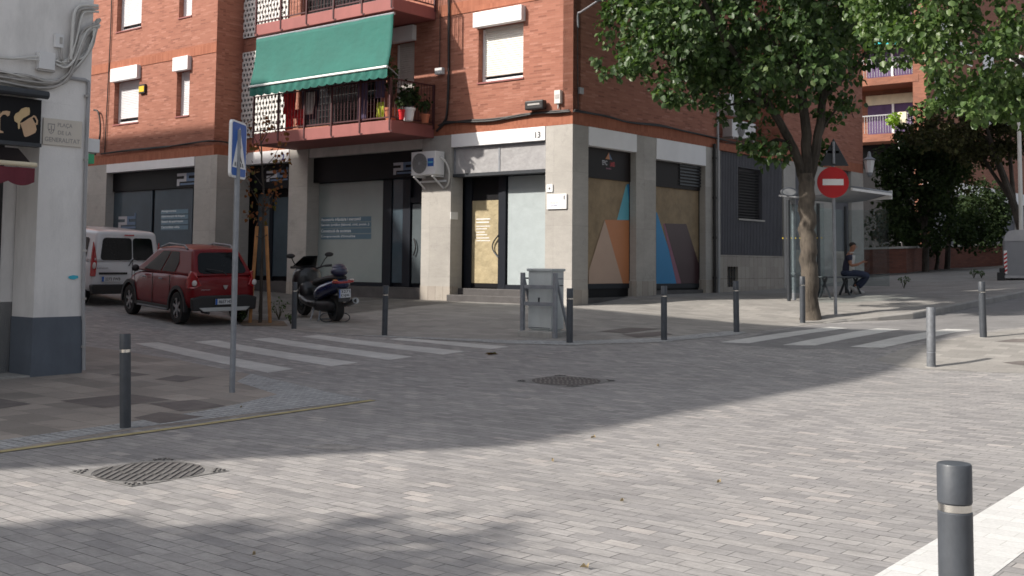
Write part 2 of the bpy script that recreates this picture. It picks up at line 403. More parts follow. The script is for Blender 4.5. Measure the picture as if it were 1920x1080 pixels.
pm('maroon_paint', (.30, .10, .09), .7, var=.1, stain=.3, vs=1.5)
pm('rail_maroon', (.07, .022, .025), .5, var=.15)
pm('rail_white', (.30, .30, .31), .5)
pm('awning_green', (.010, .118, .094), .8, var=.13, vs=1.1, stain=.3, bs=.5, bscale=5, bd=.03)
pm('awning_white', (.8, .82, .8), .7)
pm('lattice', (.74, .73, .70), .8, var=.05)
pm('cable_black', (.02, .018, .018), .6, var=.2)
pm('cable_grey', (.42, .40, .38), .6, var=.25, vs=6)
pm('cable_light', (.62, .61, .58), .55, var=.1)
pm('pipe_grey', (.36, .36, .37), .5, var=.1)
pm('plastic_white', (.72, .72, .72), .45, var=.04)
pm('plastic_black', (.016, .016, .018), .5)
pm('metal_dark', (.045, .05, .058), .45, .3, var=.12, vs=8)
pm('galv', (.27, .285, .31), .5, .4, var=.15, vs=9, stain=.2)
pm('steel', (.75, .73, .68), .22, 1.0, var=.05)
pm('bollard_paint', (.055, .062, .073), .5, .0, var=.16, vs=9, bs=.10, bscale=60, coat=.05, stain=.45)
pm('cab_metal', (.52, .55, .545), .6, .0, var=.05, vs=2, stain=.35)
pm('concrete', (.34, .33, .31), .85, var=.15, vs=5, bs=.5, bscale=30, stain=.35)
pm('kerb_stone', (.30, .29, .275), .8, var=.15, vs=3, bs=.3, stain=.35)
pm('asphalt', (.055, .055, .058), .85, var=.2, vs=5, bs=.5, bscale=120, stain=.2)
pm('iron', (.10, .097, .096), .7, .1, var=.3, vs=9, bs=.4, bscale=60, stain=.4); pm('iron_tread', (.145, .142, .14), .6, .2, var=.25, vs=9)  # tread iron is paler than the lid so the ribs stand out
pm('yellow_line', (.40, .34, .18), .8, var=.2, vs=5, stain=.5)
pm('maroon_cloth', (.14, .022, .035), .8, var=.15)
pm('cream', (.66, .58, .42), .5)
pm('sign_blue', (.010, .105, .42), .4, var=.04)
pm('sign_white', (.80, .80, .80), .4, var=.03)
pm('sign_red', (.48, .010, .015), .4, var=.05)
pm('ink', (.05, .05, .055), .7)
pm('ink_blue', (.03, .06, .28), .6)
pm('ink_grey', (.30, .28, .27), .7)
pm('strip_blue', (.11, .19, .25), .5, var=.05)
pm('strip_text', (.85, .9, .92), .6)
pm('logo_grey', (.42, .42, .45), .5)
pm('logo_blue', (.10, .16, .26), .5)
pm('tan_print', (.60, .40, .25), .7, var=.08)
pm('tan_light', (.66, .48, .26), .7, var=.08)
pm('mount_tan', (.48, .34, .26), .5, var=.04)
pm('mount_orange', (.50, .20, .085), .5, var=.04)
pm('mount_cyan', (.12, .42, .53), .5, var=.04)
pm('mount_blue', (.025, .23, .48), .5, var=.04)
pm('mount_maroon', (.045, .014, .02), .4, var=.04)
pm('mount_pink', (.26, .10, .15), .5, var=.04)
pm('yellow', (.75, .50, .03), .5)
pm('green_box', (.05, .35, .16), .5)
pm('cyan_paint', (.05, .45, .60), .7)
pm('soil', (.16, .12, .085), .95, var=.3, vs=8, bs=.6)
pm('wood_stake', (.40, .19, .07), .8, var=.25, vs=5, bs=.3, bscale=30)
pm('terracotta', (.45, .15, .08), .8, var=.1)
pm('cloth_red', (.62, .015, .022), .85, var=.15)
pm('cloth_white', (.62, .60, .58), .85)
pm('cloth_navy', (.03, .03, .06), .85)
pm('cloth_purple', (.11, .09, .17), .85)
pm('cloth_lime', (.30, .34, .02), .8)
pm('curtain', (.09, .055, .13), .9, var=.2)
pm('grille_dark', (.03, .028, .028), .5)
pm('wall_white', (.6, .58, .55), .85, var=.08, stain=.3)
pm('corrug', (.10, .10, .115), .65, var=.12, vs=2, stain=.25)
pm('skin', (.34, .16, .10), .6, var=.06)
pm('crumple', (.34, .335, .34), .4, var=.12, vs=5, bs=.35, bscale=6, bd=.05)
m = pm('kraft', (.29, .215, .13), .75, var=.22, vs=3, bs=.9, bscale=4, bd=.04)
m = pm('kraft_light', (.40, .33, .20), .75, var=.18, vs=3, bs=.9, bscale=5, bd=.04)
pm('paper_white', (.40, .45, .46), .35, var=.05, vs=4, bs=.4, bscale=4, bd=.03)
def barkmat(name, a, b_):
    m = bpy.data.materials.new(name); t, b, o = nodes_of(m)
    tc = N(t, 'ShaderNodeTexCoord'); mp = N(t, 'ShaderNodeMapping'); mp.inputs['Scale'].default_value = (1, 1, .14)
    t.links.new(tc.outputs['Object'], mp.inputs[0])
    n = N(t, 'ShaderNodeTexNoise', i_Scale=22., i_Detail=8., i_Roughness=.7); t.links.new(mp.outputs[0], n.inputs['Vector'])
    n2 = N(t, 'ShaderNodeTexNoise', i_Scale=2.2, i_Detail=4.); t.links.new(tc.outputs['Object'], n2.inputs['Vector'])
    c = ramp(t, n.outputs[0], [(.32, a), (.66, b_)])
    c = mixc(t, ramp(t, n2.outputs[0], [(.45, 0), (.65, .6)]), c, [x * 1.5 for x in b_])
    t.links.new(c, b.inputs['Base Color']); b.inputs['Roughness'].default_value = .9
    bump(t, b, n.outputs[0], .9, .03); M[name] = m
barkmat('bark', (.03, .025, .02), (.115, .095, .075))
barkmat('bark_dark', (.02, .016, .013), (.06, .05, .04))
def leafmat(name, stops, trans=.35, rough=.42):
    m = bpy.data.materials.new(name); t, b, o = nodes_of(m)
    g = N(t, 'ShaderNodeNewGeometry'); c = ramp(t, g.outputs['Random Per Island'], stops)
    t.links.new(c, b.inputs['Base Color']); b.inputs['Roughness'].default_value = rough; b.inputs['Specular IOR Level'].default_value = .45 if rough < .6 else .15
    tr = N(t, 'ShaderNodeBsdfTranslucent'); cc = mixc(t, 1., c, (1.0, 1.15, .5), 'MULTIPLY'); t.links.new(cc, tr.inputs[0])
    mx = N(t, 'ShaderNodeMixShader'); mx.inputs[0].default_value = trans
    t.links.new(b.outputs[0], mx.inputs[1]); t.links.new(tr.outputs[0], mx.inputs[2]); t.links.new(mx.outputs[0], o.inputs[0])
    M[name] = m
leafmat('leaf', [(0, (.038, .070, .026)), (.5, (.062, .112, .040)), (.85, (.095, .155, .058)), (1, (.15, .20, .085))])
leafmat('leaf_light', [(0, (.05, .095, .028)), (.5, (.08, .14, .04)), (1, (.14, .20, .07))])
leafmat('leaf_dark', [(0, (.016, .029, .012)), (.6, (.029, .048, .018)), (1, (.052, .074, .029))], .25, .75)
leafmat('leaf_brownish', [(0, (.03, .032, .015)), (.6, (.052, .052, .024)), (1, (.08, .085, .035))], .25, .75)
leafmat('leaf_dry', [(0, (.12, .045, .02)), (.5, (.22, .08, .035)), (.8, (.16, .10, .035)), (1, (.07, .09, .03))], .25, .7)
leafmat('leaf_lime', [(0, (.18, .32, .03)), (1, (.32, .45, .05))], .4)

# ================================================================ ground
def ring_terrain():
    nx, ny = len(gx), len(gy)
    xs = [-900, -300, -120] + list(range(GX0, GX1 + 1)) + [120, 300, 900]
    ys = [-900, -300, -100] + list(range(GY0, GY1 + 1)) + [140, 300, 900]
    vs = []; H = np.zeros((len(xs), len(ys)))
    for i, x in enumerate(xs):
        for j, y in enumerate(ys):
            cx = min(max(x, GX0), GX1); cy = min(max(y, GY0), GY1)
            vs.append((x, y, float(ZZ[cx - GX0, cy - GY0])))
    m = len(ys); fs = []
    for i in range(len(xs) - 1):
        for j in range(m - 1):
            a, b, c, d = i * m + j, (i + 1) * m + j, (i + 1) * m + j + 1, i * m + j + 1
            fs += [(a, b, c), (a, c, d)]
    mb = MB(); mb.add(vs, fs); return mb
o = ring_terrain().build('ground', 'pavers', fixn=False); struct(o)

def gp(*pts): return [tuple(G(*p)[:2]) for p in pts]
# left pavement under the white building
side_back = G(162, 655)
lp = gp((0, 848), (240, 808), (460, 780), (690, 750), (610, 735), (560, 722), (500, 708), (444, 697), (330, 674), (235, 659))
lp = [(-13.5, -6.0), (-8.3, 1.0)] + lp + [(-24.0, 30.0), (-46, 30), (-46, -20), (-20, -20)]
# order: frame edge -> along the yellow line -> corner -> side street -> back
struct(drape('pavement', lp, 'slab_beige', .002))
tp = gp((0, 844), (240, 804), (460, 777), (690, 750), (610, 735), (560, 722), (470, 701), (444, 716), (520, 740), (450, 757), (380, 771), (222, 795), (0, 826))
struct(drape('paving_strip', tp, 'tactile', .004))
def patch(pts, mat='patch_dark', name='pavement_patch', dz=.0045, f=None):
    return struct(drape(name, gp(*pts), mat, dz, f))
patch([(112, 752), (240, 739), (318, 750), (193, 766)])
patch([(280, 757), (365, 750), (425, 762), (338, 772)])
patch([(250, 784), (300, 773), (384, 782), (300, 795)])
patch([(-60, 755), (0, 748), (60, 758), (-20, 770)])
# worn stain patches and repaired areas of the roadway
for st in ([(560, 838), (620, 832), (690, 838), (640, 846)],): patch(st, 'concrete_worn' if 'concrete_worn' in M else (pm('concrete_worn', (.30, .285, .27), .9, var=.3, vs=9, stain=.6), 'concrete_worn')[1], 'pavement_patch', .0025)
patch([(205, 703), (245, 698), (282, 703), (235, 708)])
patch([(290, 712), (330, 704), (385, 708), (340, 717)])
# yellow line
a = G(0, 848); b = G(700, 751); dirv = (b - a).normalized(); nv = Vector((-dirv.y, dirv.x, 0)) * .05
a2 = a - dirv * 6
struct(drape('road_marking', [(p.x, p.y) for p in (a2 - nv, b - nv, b + nv, a2 + nv)], 'yellow_line', .0065))
# white band bottom right
a = G(1640, 1080); b = G(1920, 912); c = G(1862, 1080)
dv = (b - a).normalized(); nrm = Vector((dv.y, -dv.x, 0)); wd = (c - a).dot(nrm)
p1 = a - dv * 3; p2 = b + dv * 9
struct(drape('road_marking', [(p.x, p.y) for p in (p1, p2, p2 + nrm * wd, p1 + nrm * wd)], 'band_paint', .0025))
# zebra crossings
for st in ([(253, 644), (297, 642), (551, 692), (502, 699)], [(364, 641), (404, 638), (671, 680), (622, 687)], [(471, 636), (511, 633), (773, 669), (729, 675)],
           [(564, 631), (598, 628), (871, 659), (831, 665)], [(729, 636), (752, 633.5), (955, 650), (920, 654.5)]):
    struct(drape('crosswalk_stripe', gp(*st), 'zebra_paint', .0025))
# road on the right, asphalt-dark pavers, then zebra
rp = gp((1540, 608), (1640, 606), (1700, 600), (1760, 587), (1830, 573), (1920, 553)) + [(24, 36), (30, 34), (22, 26)] + gp((1920, 612), (1800, 628), (1730, 640), (1640, 652), (1500, 655), (1348, 645), (1450, 622))
struct(drape('road', rp, 'asphalt_slab', .002))
for st in ([(1351, 642), (1404, 644), (1590, 615.5), (1555, 613.5)], [(1467, 647), (1529, 648), (1690, 618), (1645, 616)], [(1593, 650.5), (1656, 652.5), (1827, 619), (1775, 617)]):
    struct(drape('crosswalk_stripe', gp(*st), 'zebra_paint', .0045))
# pavement bottom right (beyond the galvanised bollard)
bp = gp((1640, 674), (1690, 655), (1780, 636), (1920, 616)) + [(16, 21), (22, 20), (22, 8)] + gp((1920, 700), (1780, 695), (1680, 687))
struct(drape('pavement', bp, 'slab_plaza', .0035))
patch([(1880, 680), (1915, 677), (1970, 680), (1930, 687)])
patch([(1865, 641), (1900, 636), (1990, 634), (1950, 643)], dz=.0055)
# plaza pavement in front of the apartment block
kerb_px = [(1540, 606), (1580, 600), (1640, 594), (1700, 587), (1760, 576), (1830, 562), (1920, 545)]
kerb = [G(x, y, True) for x, y in kerb_px]
ext = (kerb[-1] - kerb[-3]).normalized(); kerb += [kerb[-1] + ext * 6, kerb[-1] + ext * 14, kerb[-1] + ext * 30]
frontp = gp((455, 606), (551, 621), (720, 632), (835, 638), (950, 645), (1068, 648), (1245, 642), (1381, 628), (1500, 611))
sp = Vector(frontp[0]) ; back = [tuple(sp + Ld * 34), (-30, 78), (58, 78)]
plz = [tuple(k[:2]) for k in kerb]
struct(drape('pavement', frontp + plz + back, 'slab_plaza', .004, raise_))
ed = gp((560, 622), (720, 630), (835, 634.5), (950, 638), (1068, 640), (1245, 634), (1381, 620), (1400, 624), (1381, 628), (1245, 641.5), (1068, 647.5), (950, 644.5), (835, 637.5), (720, 631.8))
struct(drape('paving_strip', ed, 'tactile', .0065, raise_))
for st in ([(1125, 622), (1180, 615), (1240, 617), (1170, 626)], [(1165, 628), (1240, 622), (1262, 628), (1195, 634)]):
    patch(st, 'patch_dark', 'pavement_patch', .009, raise_)
# kerb stones
def kerbmb():
    mb = MB(); rows = []
    pts = kerb
    for i, p in enumerate(pts):
        t = (pts[min(i + 1, len(pts) - 1)] - pts[max(i - 1, 0)]); t.z = 0; t.normalize(); n = Vector((t.y, -t.x, 0))
        zt = zp(p.x, p.y) + .012; q = p + n * .15
        zb = zg(q.x, q.y) - .05
        inn = p - n * .02
        rows.append([Vector((inn.x, inn.y, zt - .2)), Vector((inn.x, inn.y, zt)), Vector((q.x - n.x * .02, q.y - n.y * .02, zt)), Vector((q.x, q.y, zt - .02)), Vector((q.x, q.y, zb))])
    mb.grid(rows); return mb
struct(kerbmb().build('kerb', 'kerb_stone'))

# ================================================================ walls with openings
def wall_holes(mb, fr, u0, u1, z0, z1, holes, wf, wb):
    us = sorted(set([u0, u1] + [h[0] for h in holes] + [h[1] for h in holes])); zs = sorted(set([z0, z1] + [h[2] for h in holes] + [h[3] for h in holes]))
    us = [u for u in us if u0 <= u <= u1]; zs = [z for z in zs if z0 <= z <= z1]
    for i in range(len(us) - 1):
        for j in range(len(zs) - 1):
            um = (us[i] + us[i + 1]) / 2; zm = (zs[j] + zs[j + 1]) / 2
            if any(h[0] < um < h[1] and h[2] < zm < h[3] for h in holes): continue
            mb.add([fr.pt(us[i], wf, zs[j]), fr.pt(us[i + 1], wf, zs[j]), fr.pt(us[i + 1], wf, zs[j + 1]), fr.pt(us[i], wf, zs[j + 1])], [(0, 1, 2, 3)])
    def strip(a, b, za, zb):
        mb.add([fr.pt(a, wf, za), fr.pt(b, wf, zb), fr.pt(b, wb, zb), fr.pt(a, wb, za)], [(0, 1, 2, 3)])
    for h in holes:
        strip(h[0], h[0], h[2], h[3]); strip(h[1], h[1], h[2], h[3]); strip(h[0], h[1], h[2], h[2]); strip(h[0], h[1], h[3], h[3])
    strip(u0, u0, z0, z1); strip(u1, u1, z0, z1); strip(u0, u1, z0, z0); strip(u0, u1, z1, z1)
    mb.add([fr.pt(u0, wb, z0), fr.pt(u1, wb, z0), fr.pt(u1, wb, z1), fr.pt(u0, wb, z1)], [(0, 1, 2, 3)])
def shutter(fr, u0, u1, z0, z1, wv, parent, mat='shutter_white', name='shutter'):
    mb = MB(); n = max(3, int((z1 - z0) / .055)); h = (z1 - z0) / n; rows = []
    for i in range(n):
        z = z0 + i * h
        for f, dw in ((0.02, 0), (.25, .012), (.75, .012), (.98, 0)):
            rows.append([fr.pt(u0, wv + dw, z + f * h), fr.pt(u1, wv + dw, z + f * h)])
    mb.grid(rows); return mb.build(name, mat, parent, fixn=False)
# ================================================================ apartment building (the brick block)
c0 = FL.pt(0, 0, zp(*C0))
BLD = thing('apartment_building', 'red brick apartment block on the corner with white lintels, balconies and stone clad shop fronts', 'building', c0)
zb = FL.z(1073, 232); zt = FL.z(1073, 207); ST = 3.07; ZTOP = zb + 3 * ST
zcab = zt
base_z = zp(*C0)
WU = dict()
# --- corner window, left front
def prect(fr, x0, y0, x1, y1, wv=0.):
    """u range and z range of the picture rectangle with corners (x0,y0) top left, (x1,y1) bottom right"""
    ua, za = fr.pix(x0, y0, wv); ub, zb_ = fr.pix(x1, y1, wv); return min(ua, ub), max(ua, ub), min(za, zb_), max(za, zb_)
uL, uR = FL.u(897, 100), FL.u(981, 100)
wz0, wz1 = FL.z(940, 150), FL.z(940, 45)
win1 = (uR, uL, wz0, wz1)
# balcony opening hidden behind shutter: window right of the awning and doors behind the laundry
b_u0, b_u1 = FL.u(777, 100), FL.u(737, 100)
win2 = (b_u0, b_u1, FL.z(757, 205), FL.z(757, 78))
d_u0, d_u1 = FL.u(715, 200), FL.u(560, 200)
dz0 = FL.z(720, 225) ; flz = dz0
door1 = (d_u0, d_u1, flz + .02, flz + 2.3)
up = lambda h: (h[0], h[1], h[2] + ST, h[3] + ST)
u_rec = FL.u(447, 200)                       # where the lattice bay meets the projecting part
holesL = [win1, up(win1), win2, up(win2), door1, up(door1)]
mb = MB(); wall_holes(mb, FL, 0, u_rec, zt, ZTOP, holesL, 0, -.30)
# right front brick
u6 = FR.u(1347, 300); u7 = FR.u(1470, 300); u8 = FR.u(1618, 300)
mb2 = mb
wall_holes(mb, FR, 0.0, u6, zt, ZTOP, [], 0, -.30)
wr = MB()
wall_holes(mb, FR, u7, u8, zt - .0, ZTOP, [], 0, -.30)
# recess behind the ac units
mb.fbox(FR, u6 + .002, u7 - .002, -1.5, -1.3, zt, ZTOP)
mb.fbox(FR, u6 - .28, u6 - .001, -1.5, -.30, zt, ZTOP); mb.fbox(FR, u7 + .001, u7 + .28, -1.5, -.30, zt, ZTOP)
# return at the far right end and return of the projecting left part
mb.fbox(FR, u8 - .3, u8 - .003, -9, -.301, zt, ZTOP)
PW = 1.0
uP0 = FL.u(403, 200, PW); uP1 = uP0 + 16
wA = prect(FL, 214, 150, 260, 228, PW); wA = (FL.u(260, 190, PW), FL.u(214, 190, PW), FL.z(237, 231, PW), FL.z(237, 150, PW))
wB = (FL.u(355, 175, PW), FL.u(331, 175, PW), FL.z(343, 217, PW), FL.z(343, 132, PW))
dn = [wA, up(wA), wB, up(wB)]
zbP = FL.z(403, 290, PW); ztP = zbP + (zt - zb)
wall_holes(mb, FL, uP0, uP1, ztP, ZTOP, dn, PW, PW - .30)
mb.fbox(FL, uP0 + .001, uP0 + .3, -.2, PW - .301, ztP, ZTOP)
# roof slab
mb.build('wall', 'brick', BLD)
rf = MB()
rf.fbox(FL, -.2, uP1, -12, .25, ZTOP + .002, ZTOP + .25)
rf.fbox(FR, -.2, u8 + .1, -11.8, .2, ZTOP + .26, ZTOP + .5)
rf.build('roof', 'concrete', BLD)
# orange soldier-course bands
def bandbox(*a):
    q = MB(); q.fbox(*a); q.build('brick_band', 'brick_band', BLD)
def band(fr, u0, u1, wv, k):
    z0 = (zb if wv == 0 else zbP) + k * ST
    bandbox(fr, u0, u1, wv + .003, wv + .018, z0 + (0 if k else 0), z0 + (zt - zb) - .002)
for k in range(0, 4):
    if k == 0:
        bandbox(FL, 0.0, u_rec, -.30, .0, zb, zt - .003)
        bandbox(FR, 0.302, u6, -.30, .0, zb, zt - .003)
        bandbox(FR, u7, u8, -.30, 0., zb, zt - .003)
        bandbox(FL, uP0, uP1, PW - .3, PW, zbP, ztP - .003); bandbox(FL, uP0 + .001, uP0 + .3, -.2, PW - .301, zbP, ztP - .003)
    elif k < 3:
        for fr, a_, b_, wv in ((FL, -.018, FL.u(823, 0), 0), (FL, FL.u(457, 90), u_rec, 0), (FR, .0, u6, 0), (FR, u7, u8, 0), (FL, uP0 - .018, uP1, PW)): band(fr, a_, b_, wv, k)
bandbox(FR, u6 + .003, u7 - .003, -.25, .03, FR.z(1400, 290), FR.z(1400, 277))

# ground storey pillars
def zgr(fr, u, wv=0): p = fr.pt(u, wv, 0); return zp(p.x, p.y)
def pillar_base(fr, u0, u1, w1):
    zt_ = zgr(fr, (u0 + u1) / 2) + .36; m_ = MB(); m_.fbox(fr, u0 - .004, u1 + .004, w1 - .3, w1 + .006, zt_ - .9, zt_); m_.build('pillar_base', 'stone_tile', BLD)
def pillar(fr, u0, u1, w0, w1, ztop):
    m_ = MB(); m_.fbox(fr, u0, u1, w0, w1, min(zgr(fr, u0), zgr(fr, u1)) - .1, ztop); return m_.build('pillar', 'stone', BLD, bev=.008)
pw = -.45
cu = FL.u(1022, 400); cr = FR.u(1103, 400)
m_ = MB(); zc = zb - .002
m_.prism([FL.pt(0, 0, base_z - .1), FL.pt(cu, 0, base_z - .1), FL.pt(cu, pw, base_z - .1), FR.pt(cr, pw, base_z - .1) , FR.pt(cr, 0, base_z - .1)], (0, 0, zc - base_z + .1))
m_.build('pillar', 'stone', BLD, bev=.008)
plr = [(845, 790, 'L'), (577, 540, 'L')]
uPa0, uPa1 = FL.u(845, 400), FL.u(790, 400); uPb0, uPb1 = FL.u(575, 400), FL.u(540, 400)
pillar(FL, uPa0, uPa1, pw, 0, zc); pillar(FL, uPb0, uPb1, pw, 0, zc)
uPc0, uPc1 = FL.u(405, 380, PW), FL.u(363, 380, PW)
pillar(FL, uPc0, uPc1, -.2, PW, zbP - .002)
uPd0, uPd1 = FL.u(198, 380, PW), FL.u(160, 380, PW)
pillar(FL, uPd0, uPd1, pw + PW, PW, zbP - .002)
uE = (FR.u(1193, 400), FR.u(1230, 400)); uF = (FR.u(1323, 400), FR.u(1351, 400)); uH = (FR.u(1470, 400), FR.u(1492, 400))
pillar(FR, uE[0], uE[1], pw, 0, zb - .002); pillar(FR, uF[0], uF[1], pw, 0, zb - .002); pillar(FR, uH[0], uH[1], pw, 0, zb - .002)
uI = (FR.u(1612, 400), FR.u(1633, 400)); pillar(FR, FR.u(1597, 400), u8 - .0, pw, 0, zb - .002)
for a_ in (uE, uF, (0.02, cr)): pillar_base(FR, a_[0], a_[1], 0)
for a_ in ((uPa0, uPa1), (uPb0, uPb1)): pillar_base(FL, a_[0], a_[1], 0)
# solid back behind the shopfronts and ceiling so no light leaks
bk = MB()
bk.fbox(FL, cu + .001, uPd1 + 9, -1.2, -1.0, -1, zb + .001); bk.fbox(FR, cr + .001, u8 - .01, -.9, -.8, -1, zb + .001)
bk.fbox(FL, .5, uP1, -.99, -.31, zb + .002, zb + .1)
bk.fbox(FL, uP0 + .31, uP1, -.2, PW - .31, zbP + .002, zbP + .1)
bk.fbox(FR, .5, u8 - .31, -.79, -.31, zb + .11, zb + .2)
bk.build('inner_wall', 'shop_black', BLD)

def lintel(fr, u0, u1, z0, z1, wf=.02, wb=-.3, mat='white_paint'):
    m_ = MB(); m_.fbox(fr, u0 + .004, u1 - .004, wb, wf, z0, z1 - .003); m_.build('lintel', mat, BLD, bev=.006)
def logo(fr, x0, y0, x1, y1, wv, parent, blue=True):
    """two interlocked block letters"""
    u0, z0 = fr.pix(x0, y1, wv); u1, z1 = fr.pix(x1, y0, wv)
    def rect(mb_, a, b, c, d): mb_.fbox(fr, u0 + (u1 - u0) * a, u0 + (u1 - u0) * b, wv, wv + .01, z0 + (z1 - z0) * c, z0 + (z1 - z0) * d)
    g = MB(); rect(g, 0, .5, .78, 1); rect(g, .38, .5, .55, .78); rect(g, 0, .5, .33, .55); rect(g, 0, .13, 0, .33)
    g.build('logo', 'logo_grey', parent)
    g = MB(); rect(g, .5, 1, .78, 1); rect(g, .5, .62, .55, .78); rect(g, .5, 1, .33, .55); rect(g, .93, 1., 1., 1.25); rect(g, .18, 1, .05, .2)
    g.build('logo', 'logo_blue', parent)

# ---- bay A: boarded shop by the corner (left front)
a0, a1 = cu, uPa0
lz0, lz1 = FL.z(932, 270), FL.z(932, 247)
lintel(FL, a0, a1, lz0, zb)
SA = []
def bx(name, mat, fr, u0, u1, w0, w1, z0, z1, parent=BLD, bev=0.):
    m_ = MB(); m_.fbox(fr, u0, u1, w0, w1, z0, z1); return m_.build(name, mat, parent, bev=bev)
gA = zgr(FL, (a0 + a1) / 2)
tz0, tz1 = FL.z(935, 323, -.05), FL.z(935, 275, -.05)
bx('transom_box', 'metal_dark', FL, a0 + .003, a1 - .003, -.45, -.06, tz0 - .06, tz0 + .02)
bx('transom', 'crumple', FL, a0 + .06, a1 - .06, -.2, -.10, tz0 + .025, lz0 - .05)
um = FL.u(938, 300, -.1)
mf = MB()
for u_ in (a0 + .02, um, a1 - .06): mf.fbox(FL, u_, u_ + .05, -.2, -.085, tz0 + .022, lz0 - .012)
mf.fbox(FL, a0 + .071, a1 - .061, -.2, -.088, lz0 - .05, lz0 - .012)
mf.build('transom_frame', 'galv', BLD)
wI = -.55
fl0 = FL.z(912, 541, wI)                       # shop floor level
dA = (FL.u(945, 450, wI), FL.u(872, 450, wI))
uwin = (a0 + .002, FL.u(950, 450, wI))
bx('window', 'paper_white', FL, a0 + .002, FL.u(952, 450, wI), wI - .05, wI, fl0 + .1, tz0 - .07)
fm = MB(); fz1 = tz0 - .062
fm.fbox(FL, a0 + .002, uwin[1], wI - .04, wI + .05, fl0 + .0, fl0 + .11)
fm.fbox(FL, uwin[1], uwin[1] + .12, wI - .06, wI + .06, fl0, fz1); fm.fbox(FL, uwin[1] + .122, dA[0] + .16, wI - .06, wI + .04, fl0, fz1)
fm.fbox(FL, a1 - .24, a1 - .002, wI - .06, wI + .03, fl0, fz1)
fm.build('door_frame', 'shop_frame', BLD)
dr = bx('door', 'shop_black', FL, dA[0] + .165, a1 - .245, wI - .05, wI - .01, fl0 + .02, fz1)
pz0, pz1 = FL.z(908, 531, wI), FL.z(908, 376, wI)
pu = (FL.u(934, 450, wI), FL.u(884, 450, wI))
pane = bx('door_pane', 'kraft_light', FL, pu[0], pu[1], wI - .009, wI - .002, pz0, pz1, dr)
hz, hu = FL.z(928, 462, wI), FL.u(937, 462, wI)
hm = MB(); hm.tube([FL.pt(hu + .33 * 0 + .20 * math.sin(math.pi * i / 8) * 1.0, wI + .05, hz - .28 + .56 * i / 8) for i in range(9)], .018); hm.build('door_handle', 'metal_dark', dr)
nt_ = MB()
for i, (yy, ww) in enumerate([(411, 26), (417, 24), (424, 26), (429, 20), (435, 16), (440, 20), (446, 24), (451, 26)]):
    u_, z_ = FL.pix(893, yy, wI); ub = FL.u(893 + ww, yy, wI); nt_.fbox(FL, ub, u_, wI - .001, wI + .0015, z_ - .014, z_ + .014 - .008 * (i > 1))
nt_.build('notice_lettering', 'sign_white', dr)
st_ = MB(); st_.fbox(FL, a0 + .002, a1 - .002, -1, -.30, gA - .2, fl0 - .002); st_.fbox(FL, a0 + .004, a1 - .004, -.299, .12, gA - .2, gA + (fl0 - gA) * .5)
st_.build('step', 'step_dark', BLD, bev=.01)

# ---- bay B: office with grey window under the balcony
b0, b1 = uPa1, uPb0
lintel(FL, b0, b1, FL.z(690, 287, -.05), zb, -.05, -.3, 'wall_white')  # duller white than the other lintels: balcony shade put into the colour
sB = bx('shop_sign', 'shop_black', FL, b0 + .003, b1 - .003, -.40, -.22, FL.z(690, 337, -.22), FL.z(690, 288, -.22))
logo(FL, 738, 303, 775, 328, -.219, sB)
wB_ = -.45; gB = zgr(FL, (b0 + b1) / 2)
zs0, zs1 = FL.z(650, 528, wB_), FL.z(650, 342, wB_) + .02
bx('window_backing', 'shop_frame', FL, b0 + .003, b1 - .003, -.98, -.52, gB - .2, zs1 + .3)
wn = bx('window', 'glass_office', FL, FL.u(719, 430, wB_), FL.u(582, 430, wB_), wB_ - .04, wB_, zs0, FL.z(650, 342, wB_))
mf = MB()
for x0_, x1_ in ((582, 577), (735, 719)): mf.fbox(FL, FL.u(x0_, 430, wB_), FL.u(x1_, 430, wB_) - .002, wB_ - .06, wB_ + .04, zs0 - .1, zs1 + .1)
mf.fbox(FL, FL.u(719, 430, wB_) + .001, FL.u(582, 430, wB_) - .001, wB_ - .05, wB_ + .03, zs0 - .1, zs0 - .002)
mf.fbox(FL, FL.u(770, 430, wB_), FL.u(756, 430, wB_), wB_ - .06, wB_ + .03, zs0 - .1, zs1 + .1)
mf.fbox(FL, FL.u(769, 430, wB_) - .45, FL.u(770, 430, wB_) - .001, wB_ - .06, wB_ + .02, FL.z(780, 380, wB_), FL.z(780, 370, wB_))
mf.build('window_frame', 'shop_frame', wn)
bx('glass_panel', 'glass_blue', FL, FL.u(755, 430, wB_), FL.u(736, 430, wB_), wB_ - .04, wB_ + .001, zs0, zs1)
dB = bx('door', 'glass_door', FL, b0 + .02, FL.u(773, 430, wB_), wB_ - .04, wB_ + .0, zs0, FL.z(780, 383, wB_))
hm = MB(); hu_, hz_ = FL.pix(773, 463, wB_); hm.tube([FL.pt(hu_ - .1 - .07 * math.sin(math.pi * i / 6), wB_ + .05, hz_ - .22 + .44 * i / 6) for i in range(7)], .018); hm.build('door_handle', 'plastic_black', dB)
bx('threshold', 'step_dark', FL, b0 + .002, b1 - .002, -.515, -.10, gB - .2, zs0 - .11)
# text strips on the office window
strips = ['Assessoria tributària i mercantil', 'Serveis jurídics (laboral, civil, penal...)', 'Constitució de societats', 'Compra-venda d\'immobles']
for i, s_ in enumerate(strips):
    y0 = 408 + i * 10.6; xl, xr = 602, 696
    uu0, zz0 = FL.pix(xl, y0 + 9.2, wB_); uu1 = FL.u(xr, y0, wB_); zz1 = FL.z(xl, y0, wB_)
    bx('lettered_strip', 'strip_blue', FL, min(uu0, uu1), max(uu0, uu1), wB_ + .002, wB_ + .006, zz0, zz1, wn)
    wpx = [74, 90, 56, 64][i]
    text('lettering', s_, FL.pt(uu0 - .01, wB_ + .008, zz0 + .035), -FL.d.to_3d(), (0, 0, 1), 'strip_text', wn, width=abs(uu0 - FL.u(xl + wpx, y0, wB_)), height=(zz1 - zz0) * .62, bold=.012)

